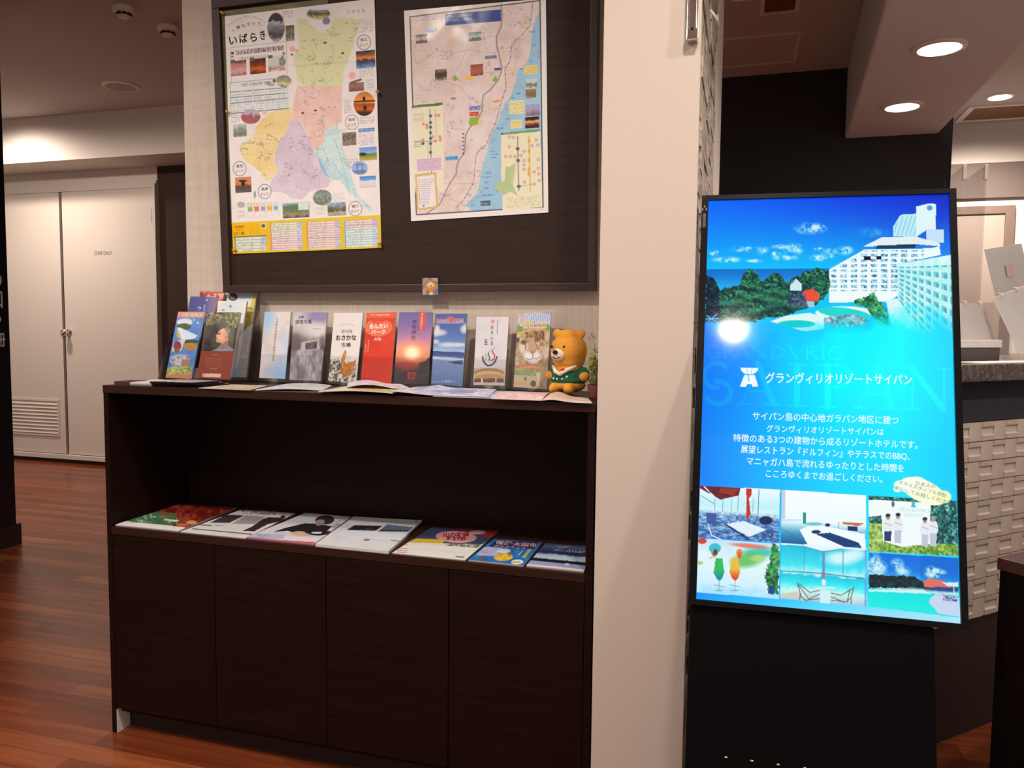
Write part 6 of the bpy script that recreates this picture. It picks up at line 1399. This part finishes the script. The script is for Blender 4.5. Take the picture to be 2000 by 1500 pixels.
# trees, pools, roofs
tr = [(140, 670), (200, 690), (230, 770), (330, 750), (375, 740), (400, 660), (440, 628), (490, 650), (530, 720), (570, 690), (610, 650), (660, 660), (690, 720), (740, 690), (790, 670), (820, 640), (870, 640), (900, 618), (960, 622), (998, 640), (998, 760), (960, 840), (880, 880), (700, 960), (560, 960), (460, 1000), (160, 1000)]
mt = s.mpoly(tr, 5.0, 6.0); s.put(mt, s.grad([(0, (6, 50, 56)), (0.5, (14, 84, 72)), (1, (10, 60, 70))], np.clip((Y - 525) / 110, 0, 1)))
s.tex(mt, [(0, (4, 18, 40)), (0.35, (8, 56, 60)), (0.6, (24, 112, 80)), (0.8, (60, 160, 104)), (1, (140, 208, 134))], 3.6, 7, 0.75, 4, 1, 1.25, 1.7)
for k_ in range(46):
    rr = random.Random(k_); cx_ = rr.uniform(230, 960); cy_ = rr.uniform(720, 940)
    s.put(s.mell(cx_, cy_ - 14, rr.uniform(26, 48), rr.uniform(12, 22), 0, 1.2) * mt, (70, 170, 104), 0.30); s.put(s.mell(cx_, cy_ + 16, rr.uniform(26, 46), rr.uniform(10, 18), 0, 1.2) * mt, (4, 26, 50), 0.38)
s.tex(s.mpoly([(140, 680), (200, 690), (230, 780), (250, 960), (140, 1000)], 5.0, 6.0), [(0, (4, 12, 36)), (1, (14, 70, 80))], 6, 8)
s.poly([(725, 740), (765, 690), (805, 730), (805, 775), (725, 775)], (206, 232, 246)); s.line([(765, 690), (745, 725)], 0.9, (60, 90, 160)); s.poly([(815, 785), (880, 760), (935, 810), (915, 845), (840, 850)], (236, 80, 60)); s.poly([(805, 800), (820, 790), (850, 850), (835, 850)], (236, 90, 130)); s.rect(835, 850, 895, 890, (170, 200, 220)); s.tex(s.mpoly([(720, 800), (830, 800), (850, 890), (700, 880)]), [(0, (16, 30, 70)), (1, (110, 130, 160))], 4, 9, 0.8)
s.poly([(590, 990), (700, 950), (860, 930), (960, 960), (960, 1040), (830, 1060), (620, 1000)], (220, 246, 246)); s.ell(770, 1008, 130, 26, (0, 206, 206)); s.ell(1100, 930, 200, 46, (230, 250, 248)); s.ell(1100, 932, 185, 36, (30, 214, 206), 1, 0.12); s.tex(s.mell(1110, 985, 150, 44), [(0, (70, 90, 110)), (0.5, (150, 170, 190)), (1, (220, 230, 236))], 5, 11)
s.tex(s.mpoly([(1160, 840), (1230, 830), (1310, 780), (1330, 830), (1390, 900), (1420, 1010), (1340, 1010), (1290, 940), (1260, 890), (1180, 880)], 4.0, 5.0), [(0, (6, 60, 60)), (0.6, (40, 150, 90)), (1, (140, 210, 150))], 5, 12)
s.poly([(1390, 840), (1470, 830), (1650, 1110), (1480, 1100), (1420, 990)], (220, 246, 246)); s.line([(150, 1000), (220, 940)], 1.6, (160, 226, 250)); s.line([(150, 950), (220, 1000)], 1.6, (160, 226, 250)); s.line([(145, 975), (230, 970)], 2.0, (150, 220, 250))
for k in range(7):
    a = math.pi * (0.05 + 0.15 * k); s.line([(290, 870), (290 - 100 * math.cos(a), 870 - 50 * math.sin(a) + 20 * abs(math.cos(a)))], 1.2, (60, 140, 130), 0.7)
# blue panel under the picture
sea_ = s.grad([(0, (0, 124, 250)), (0.18, (0, 150, 255)), (0.36, (0, 206, 255)), (0.55, (0, 244, 255)), (0.8, (0, 250, 255)), (1, (20, 216, 255))], U)
sea2 = s.grad([(0, (0, 130, 246)), (0.25, (0, 176, 255)), (0.55, (0, 214, 255)), (0.8, (0, 226, 255)), (1, (0, 206, 250))], U)
tt = np.clip((Y - 760) / 130, 0, 1)[..., None]
panel = sea_ * (1 - tt) + sea2 * tt
fade = np.clip((Y - 618 - (s.nz(40, 4) - 0.5) * 60 - 16 * np.sin(U * 6)) / 42, 0, 1)
s.put(fade, panel)
s.put(np.clip((Y - 1140) / 60, 0, 1), s.grad([(0, (20, 180, 244)), (0.5, (120, 220, 252)), (1, (176, 226, 250))], U))
# faint capitals
s.T(1340, 650, 0.28)
def delta(m, d, a=1.0):
    m = np.clip(m * a, 0, 1)[..., None]; s.I = np.clip(s.I + m * np.array(d, float), 0, 255)
def stroke_text(strokes, d):
    m = np.zeros_like(X)
    for pts_, w in strokes:
        if w <= 0: m = np.maximum(m, s.mpoly(pts_)); continue
        pp = [s.P(*q) for q in pts_]; dd = np.full_like(X, 1e9)
        for (x0, y0), (x1, y1) in zip(pp[:-1], pp[1:]):
            L = (x1 - x0) ** 2 + (y1 - y0) ** 2 + 1e-9
            tq = np.clip(((X - x0) * (x1 - x0) + (Y - y0) * (y1 - y0)) / L, 0, 1)
            dd = np.minimum(dd, np.hypot(X - x0 - tq * (x1 - x0), Y - y0 - tq * (y1 - y0)))
        m = np.maximum(m, np.clip(w * s.k / 2 - dd + 0.5, 0, 1))
    delta(m, d)
def arc(cx, cy, rx, ry, a0, a1, n=14): return [(cx + rx * math.cos(math.radians(a0 + (a1 - a0) * k / n)), cy - ry * math.sin(math.radians(a0 + (a1 - a0) * k / n))) for k in range(n + 1)]
st = [(arc(215, 295, 88, 86, 40, 275), 30), (arc(225, 415, 90, 78, 95, -150), 34),                                   # S
      ([(500, 215), (395, 490)], 10), ([(505, 215), (610, 492)], 40), ([(430, 405), (575, 408)], 12), ([(360, 492), (450, 495)], 10), ([(545, 497), (660, 500)], 10),   # A
      ([(775, 225), (772, 500)], 44), ([(720, 218), (835, 222)], 12), ([(712, 504), (835, 508)], 12),                # I
      ([(985, 228), (985, 510)], 44), ([(920, 222), (1060, 226)], 12), ([(925, 512), (1045, 516)], 12), (arc(1050, 300, 90, 76, 95, -95), 26),        # P
      ([(1330, 232), (1205, 512)], 10), ([(1335, 232), (1430, 516)], 42), ([(1250, 425), (1400, 430)], 12), ([(1165, 516), (1270, 520)], 10), ([(1365, 522), (1490, 526)], 10),    # A
      ([(1575, 245), (1572, 522)], 14), ([(1575, 245), (1790, 528)], 40), ([(1795, 250), (1792, 530)], 14), ([(1525, 240), (1600, 242)], 10), ([(1520, 526), (1625, 530)], 10), ([(1750, 246), (1840, 250)], 10)]
stroke_text(st, (6, 18, -3))
st = [(arc(195, 130, 45, 45, 60, 330), 12), ([(195, 140), (245, 140)], 8)]
for ch, x0, x1 in (('R', 262, 345), ('A', 352, 440), ('N', 455, 560), ('D', 592, 695), ('V', 718, 820), ('R', 832, 918), ('I', 938, 972), ('O', 990, 1098)):
    w, yt, yb = x1 - x0, 90 + (x0 - 600) * 0.012, 176 + (x0 - 600) * 0.012
    ym = (yt + yb) / 2
    if ch == 'A': st += [([(x0 + w / 2, yt), (x0, yb)], 6), ([(x0 + w / 2, yt), (x1, yb)], 15), ([(x0 + 18, yb - 28), (x1 - 18, yb - 28)], 5)]
    if ch == 'N': st += [([(x0 + 8, yb), (x0 + 8, yt)], 6), ([(x0 + 8, yt), (x1 - 12, yb)], 15), ([(x1 - 12, yt), (x1 - 12, yb)], 6)]
    if ch == 'D': st += [([(x0 + 12, yb), (x0 + 12, yt)], 15), (arc(x0 + 25, ym, w - 34, 44, 90, -90), 12), ([(x0, yt), (x0 + 30, yt)], 5), ([(x0, yb), (x0 + 30, yb)], 5)]
    if ch == 'V': st += [([(x0, yt), (x0 + w / 2, yb)], 15), ([(x0 + w / 2, yb), (x1 - 6, yt)], 6)]
    if ch == 'R': st += [([(x0 + 12, yb), (x0 + 12, yt)], 15), (arc(x0 + 25, yt + 22, 34, 22, 90, -90), 9), ([(x0 + 30, ym), (x1 - 4, yb)], 13)]
    if ch == 'I': st += [([(x0 + 16, yb), (x0 + 16, yt)], 15), ([(x0, yt), (x0 + 32, yt)], 5), ([(x0, yb), (x0 + 32, yb)], 5)]
    if ch == 'O': st += [(arc(x0 + 52, ym, 46, 44, 0, 360, 28), 12)]
stroke_text(st, (6, 16, -2))
# emblem and writing
white = (240, 252, 255)
s.poly([(383, 242), (505, 242), (500, 262), (480, 280), (448, 290), (440, 290), (405, 280), (388, 262)], white); s.poly([(410, 290), (480, 290), (505, 374), (465, 374), (458, 355), (430, 355), (420, 374), (378, 372)], white)
s.line([(438, 290), (440, 330)], 1.6, (0, 170, 250)); s.line([(425, 244), (432, 286)], 0.8, (60, 180, 250)); s.line([(462, 244), (455, 286)], 0.8, (60, 180, 250)); s.line([(404, 290), (486, 290)], 1.1, (0, 170, 250))
s.text('グランヴィリオリゾートサイパン', (555, 350), (1570, 362), 78, white, 0.012)
for body_, x0, y0, x1, y1, h in (('サイパン島の中心地ガラパン地区に建つ', 465, 605, 1475, 637, 58), ('グランヴィリオリゾートサイパンは', 560, 690, 1375, 714, 52), ('特徴のある3つの建物から成るリゾートホテルです。', 330, 758, 1610, 808, 58),
                                 ('展望レストラン『ドルフィン』やテラスでのBBQ、', 382, 840, 1555, 890, 60), ('マニャガハ島で流れるゆったりとした時間を', 422, 920, 1515, 972, 58), ('こころゆくまでお過ごしください。', 555, 1006, 1365, 1046, 56)):
    s.text(body_, (x0, y0), (x1, y1), h, white, 0.006)
# six photographs
s.T(1340, 900, 0.28)
wh = (236, 250, 255)
def quadm(pts_):
    m = s.mpoly(pts_); H4 = homog([s.P(*q) for q in pts_], [(0, 0), (1, 0), (1, 1), (0, 1)]); s.r = happly(H4, X, Y); return m
m = quadm([(100, 172), (655, 200), (645, 572), (88, 530)]); u, v = s.r
s.put(m, s.grad([(0, (240, 250, 255)), (0.35, (190, 240, 250)), (0.5, (220, 246, 250)), (0.6, (96, 150, 206)), (1, (40, 80, 150))], np.clip(v + (s.nz(5, 3) - 0.5) * 0.2, 0, 1)))
s.tex(m * np.clip((v - 0.45) * 8, 0, 1), [(0, (20, 40, 100)), (0.45, (70, 120, 190)), (0.75, (160, 206, 236)), (1, (236, 248, 255))], 4.5, 4, 0.7, 3, 0.8, 1.6, 1.4)
s.poly([(100, 172), (380, 190), (370, 240), (240, 270), (100, 190)], (110, 30, 40)); s.line([(130, 180), (210, 260)], 2.4, (230, 240, 250)); s.line([(210, 185), (290, 240)], 1.6, (40, 16, 40)); s.line([(160, 215), (300, 215)], 1.3, (50, 20, 40)); s.poly([(240, 190), (370, 195), (330, 240), (230, 220)], (150, 50, 40))
s.poly([(418, 190), (460, 192), (455, 240), (440, 260), (450, 370), (425, 420), (418, 370), (422, 260)], (196, 50, 40)); s.line([(510, 200), (500, 400)], 1.0, (40, 60, 110)); s.line([(365, 250), (360, 350)], 0.8, (60, 90, 140)); s.line([(105, 240), (200, 300)], 0.8, (120, 60, 90))
for x_ in (205, 260, 320, 470): s.line([(x_, 260), (x_ - 4, 350)], 0.7, (70, 110, 160))
s.ell(555, 415, 46, 30, (20, 40, 90)); s.poly([(140, 360), (210, 365), (210, 440), (150, 440)], (60, 90, 160)); s.line([(155, 440), (180, 520), (240, 545)], 2.2, (220, 236, 250)); s.poly([(280, 440), (400, 420), (560, 480), (440, 530)], (226, 240, 250)); s.line([(280, 445), (440, 550)], 2.4, (16, 24, 60)); s.line([(560, 480), (600, 570)], 1.4, (20, 30, 70))
m = quadm([(664, 202), (1252, 238), (1250, 612), (660, 575)]); u, v = s.r
s.put(m, s.grad([(0, (248, 253, 255)), (0.55, (236, 250, 254)), (0.62, (200, 236, 246)), (0.8, (60, 150, 190)), (1, (20, 90, 150))], v))
s.poly([(790, 480), (880, 440), (1040, 470), (1245, 510), (1250, 612), (850, 590)], (240, 250, 254)); s.poly([(900, 510), (1000, 500), (1200, 570), (1225, 610), (1100, 600)], (10, 60, 120)); s.ell(905, 495, 32, 13, (10, 50, 100)); s.line([(664, 412), (800, 412)], 0.8, (110, 150, 190)); s.rect(815, 360, 833, 440, (20, 150, 130)); s.ell(890, 440, 60, 12, (110, 200, 210)); s.ell(985, 447, 18, 12, (10, 40, 80)); s.poly([(1085, 425), (1245, 435), (1200, 455), (1090, 440)], (206, 110, 70)); s.rect(1125, 455, 1195, 492, (16, 44, 110)); s.line([(1065, 425), (1058, 470)], 1.0, (150, 110, 100))
s.put(m * (u < 0.05) * (v < 0.55), (60, 110, 170), 0.3); s.line([(664, 470), (850, 590)], 1.0, (30, 90, 130), 0.6)
m = quadm([(1272, 240), (1884, 275), (1894, 665), (1270, 632)]); u, v = s.r
s.tex(m, [(0, (4, 30, 50)), (0.4, (16, 84, 90)), (0.7, (60, 140, 124)), (1, (180, 220, 214))], 4, 8, 1, 4, 1, 1, 1.6)
s.tex(m * (v > 0.8), [(0, (50, 110, 40)), (0.5, (120, 170, 60)), (1, (206, 220, 130))], 4, 9); s.tex(m * (u < 0.16) * (v > 0.5), [(0, (70, 130, 50)), (1, (206, 226, 130))], 5, 10)
s.poly([(1272, 270), (1700, 292), (1700, 580), (1500, 600), (1370, 560), (1360, 380), (1272, 390)], (240, 250, 250)); s.text('GRANDVRIO', (1480, 350), (1690, 362), 26, (180, 226, 226)); s.text('RESORT', (1518, 388), (1650, 396), 26, (180, 226, 226)); s.poly([(1562, 280), (1600, 280), (1590, 298), (1602, 322), (1562, 322), (1572, 298)], (60, 190, 196)); s.ell(1440, 300, 10, 22, (40, 60, 80), 0.8)
for x_, y_, b_, hd in ((1405, 390, 545, 1), (1475, 385, 560, 1), (1662, 415, 580, 1), (1720, 405, 580, 0)):
    s.ell(x_, y_ + 65, 34, 58, (228, 236, 240)); s.poly([(x_ - 24, y_ + 100), (x_ + 24, y_ + 100), (x_ + 22, b_ + 15), (x_ - 24, b_ + 15)], (40, 60, 110) if x_ == 1405 else (190, 200, 214)); s.ell(x_, y_, 15, 21, (176, 150, 146)); s.ell(x_, y_ - 11, 17, 12, (30, 34, 50) if hd else (150, 160, 170)); s.line([(x_ - 22, y_ + 45), (x_ + 26, y_ + 62)], 1.3, (170, 140, 136), 0.8)
m = quadm([(88, 538), (650, 578), (645, 965), (74, 918)]); u, v = s.r
s.put(m, s.grad([(0, (200, 226, 246)), (0.4, (226, 246, 250)), (0.8, (206, 240, 252)), (1, (170, 226, 250))], np.clip(v + (s.nz(16, 5) - 0.5) * 0.4, 0, 1)))
s.ell(115, 558, 30, 22, (206, 70, 50)); s.ell(450, 595, 130, 16, (226, 120, 90), 0.9, 0.1, 0.6); s.ell(510, 640, 110, 30, (40, 190, 190), 0.8, 0, 0.7); s.ell(430, 690, 110, 50, (96, 190, 90), 0.9, -0.2, 0.7); s.ell(500, 680, 50, 24, (170, 220, 130), 0.9, 0, 0.7); s.tex(s.mpoly([(600, 580), (648, 590), (644, 930), (590, 930), (545, 830), (560, 760), (580, 700)], 5.0, 6.0), [(0, (6, 40, 40)), (0.5, (30, 130, 60)), (1, (110, 190, 100))], 6, 12, 0.95); s.poly([(580, 870), (620, 880), (610, 935), (570, 925)], (20, 70, 140)); s.ell(95, 712, 24, 14, (176, 200, 110), 0.9)
for cx, c1, c2, gx_ in ((230, (40, 190, 90), (10, 130, 180), 200), (340, (230, 190, 60), (226, 50, 40), 372)):
    b = [(cx - 24, 680), (cx + 26, 680), (cx + 30, 730), (cx + 38, 780), (cx + 20, 825), (cx + 4, 838), (cx - 16, 825), (cx - 38, 780), (cx - 30, 730)]
    mm = s.mpoly(b); s.put(mm, s.grad([(0, c1), (0.5, c1), (1, c2)], np.clip((((Y - 900) / 0.28) - 680) / 150, 0, 1)))
    s.line([(cx + 2, 838), (cx, 910)], 1.4, (120, 170, 190)); s.line([(cx - 36, 865), (cx + 36, 880)], 1.3, (90, 140, 160), 0.8); s.ell(cx, 905, 34, 6, (120, 170, 190), 0.7)
    s.ell(gx_, 640, 22, 26, (150, 110, 50) if cx == 230 else (230, 140, 50))
s.ell(202, 610, 42, 36, (60, 190, 210)); s.ell(206, 635, 15, 20, (110, 60, 40)); s.line([(160, 680), (200, 670)], 1.2, (206, 90, 60)); s.ell(372, 660, 14, 24, (230, 90, 50))
m = quadm([(662, 582), (1254, 622), (1254, 1018), (655, 962)]); u, v = s.r
s.put(m, s.grad([(0, (20, 190, 226)), (0.35, (60, 226, 240)), (0.5, (190, 246, 250)), (0.55, (20, 200, 226)), (0.7, (60, 236, 246)), (0.82, (200, 246, 246)), (0.9, (190, 230, 226)), (1, (170, 200, 230))], np.clip(v + (s.nz(12, 6) - 0.5) * 0.12, 0, 1)))
s.ell(1080, 680, 110, 46, (226, 250, 252), 0.9, 0, 0.9); s.ell(1180, 650, 70, 40, (226, 250, 252), 0.8, 0, 0.9); s.poly([(662, 584), (820, 594), (950, 632), (1080, 614), (1254, 625), (1254, 610), (662, 572)], (226, 246, 252))
s.line([(820, 596), (952, 634), (1080, 614)], 1.0, (70, 110, 140)); s.line([(957, 636), (957, 850)], 5.0, (96, 150, 196)); s.line([(1093, 630), (1092, 790)], 1.4, (80, 130, 160)); s.line([(824, 600), (822, 780)], 1.0, (80, 130, 160)); s.line([(662, 768), (940, 786), (1235, 822)], 2.0, (60, 130, 160)); s.poly([(662, 930), (780, 915), (780, 960), (662, 952)], (206, 206, 190)); s.line([(1250, 625), (1248, 1015)], 2.6, (120, 150, 210))
for pts_ in ([(775, 850), (800, 950), (830, 975), (925, 965)], [(790, 860), (860, 920), (930, 905)], [(840, 975), (930, 930)], [(785, 870), (850, 960)], [(1168, 880), (1150, 950), (1120, 985), (1010, 975)], [(1165, 890), (1080, 940), (1010, 925)], [(1100, 990), (1010, 950)], [(1140, 900), (1120, 990)], [(1150, 1000), (1150, 960)], [(790, 970), (795, 930)]): s.line(pts_, 1.6, (120, 70, 50))
s.poly([(905, 880), (1020, 880), (1050, 890), (910, 905)], (206, 236, 240)); s.poly([(930, 905), (1005, 905), (1000, 1000), (930, 995)], (206, 240, 246)); s.ell(955, 795, 14, 26, (140, 130, 160)); s.ell(958, 850, 14, 24, (226, 240, 244))
m = quadm([(1272, 640), (1894, 678), (1902, 1100), (1270, 1018)]); u, v = s.r
s.put(m, s.grad([(0, (0, 110, 220)), (0.3, (10, 120, 226)), (0.42, (60, 170, 236)), (0.55, (10, 60, 90)), (0.62, (200, 240, 240)), (0.66, (0, 226, 226)), (1, (20, 236, 226))], np.clip(v + (s.nz(14, 7) - 0.5) * 0.05, 0, 1)))
s.put(m * (u > 0.6) * (v < 0.45), (0, 90, 200), 0.35)
for x_, y_, rx, ry in ((1310, 720, 46, 60), (1350, 745, 46, 40), (1300, 780, 60, 30), (1470, 720, 40, 34), (1510, 770, 50, 30), (1700, 775, 36, 36), (1750, 770, 56, 18), (1720, 800, 40, 16)): s.put(s.mell(x_, y_, rx, ry, 0.2, 0.9) * np.clip((s.nz(6, 9) - 0.25) * 3, 0, 1), (206, 244, 246), 0.95)
s.tex(s.mpoly([(1272, 790), (1380, 800), (1480, 805), (1580, 805), (1650, 850), (1650, 885), (1272, 890)], 3.0, 5.0) * m, [(0, (4, 16, 30)), (1, (20, 70, 70))], 6, 10); s.poly([(1650, 850), (1690, 820), (1790, 840), (1840, 865), (1850, 895), (1660, 880)], (226, 110, 90)); s.poly([(1780, 850), (1895, 850), (1895, 880), (1820, 875)], (206, 236, 246)); s.poly([(1720, 880), (1850, 885), (1850, 915), (1700, 905)], (40, 70, 150)); s.line([(1862, 870), (1868, 940)], 2.0, (200, 226, 240)); s.poly([(1272, 900), (1650, 900), (1700, 930), (1272, 912)], (206, 240, 236))
s.poly([(1700, 960), (1760, 920), (1900, 960), (1902, 1090), (1760, 1070), (1690, 990)], (196, 214, 240)); s.tex(s.mpoly([(1780, 930), (1890, 950), (1890, 985), (1790, 975)]), [(0, (30, 40, 80)), (0.6, (140, 160, 200)), (1, (226, 236, 246))], 3, 11)
# speech bubble
s.ell(1650, 210, 170, 78, (250, 250, 214), 1, 0.42); s.ell(1520, 175, 76, 40, (246, 253, 240), 1, 0.2); s.ell(1600, 150, 70, 42, (252, 252, 232)); s.ell(1790, 250, 55, 45, (240, 248, 190)); s.ell(1470, 195, 28, 22, (240, 252, 244))
gy_ = (90, 120, 120)
s.text('日本人の', (1596, 166), (1732, 192), 28, gy_); s.text('ホテルスタッフも常駐', (1478, 160), (1806, 255), 28, gy_); s.text('安心してお越しください', (1448, 196), (1842, 308), 28, gy_)
s.mesh('display_panel', C8, M_screen, sig, thick=0.001, raw=True)
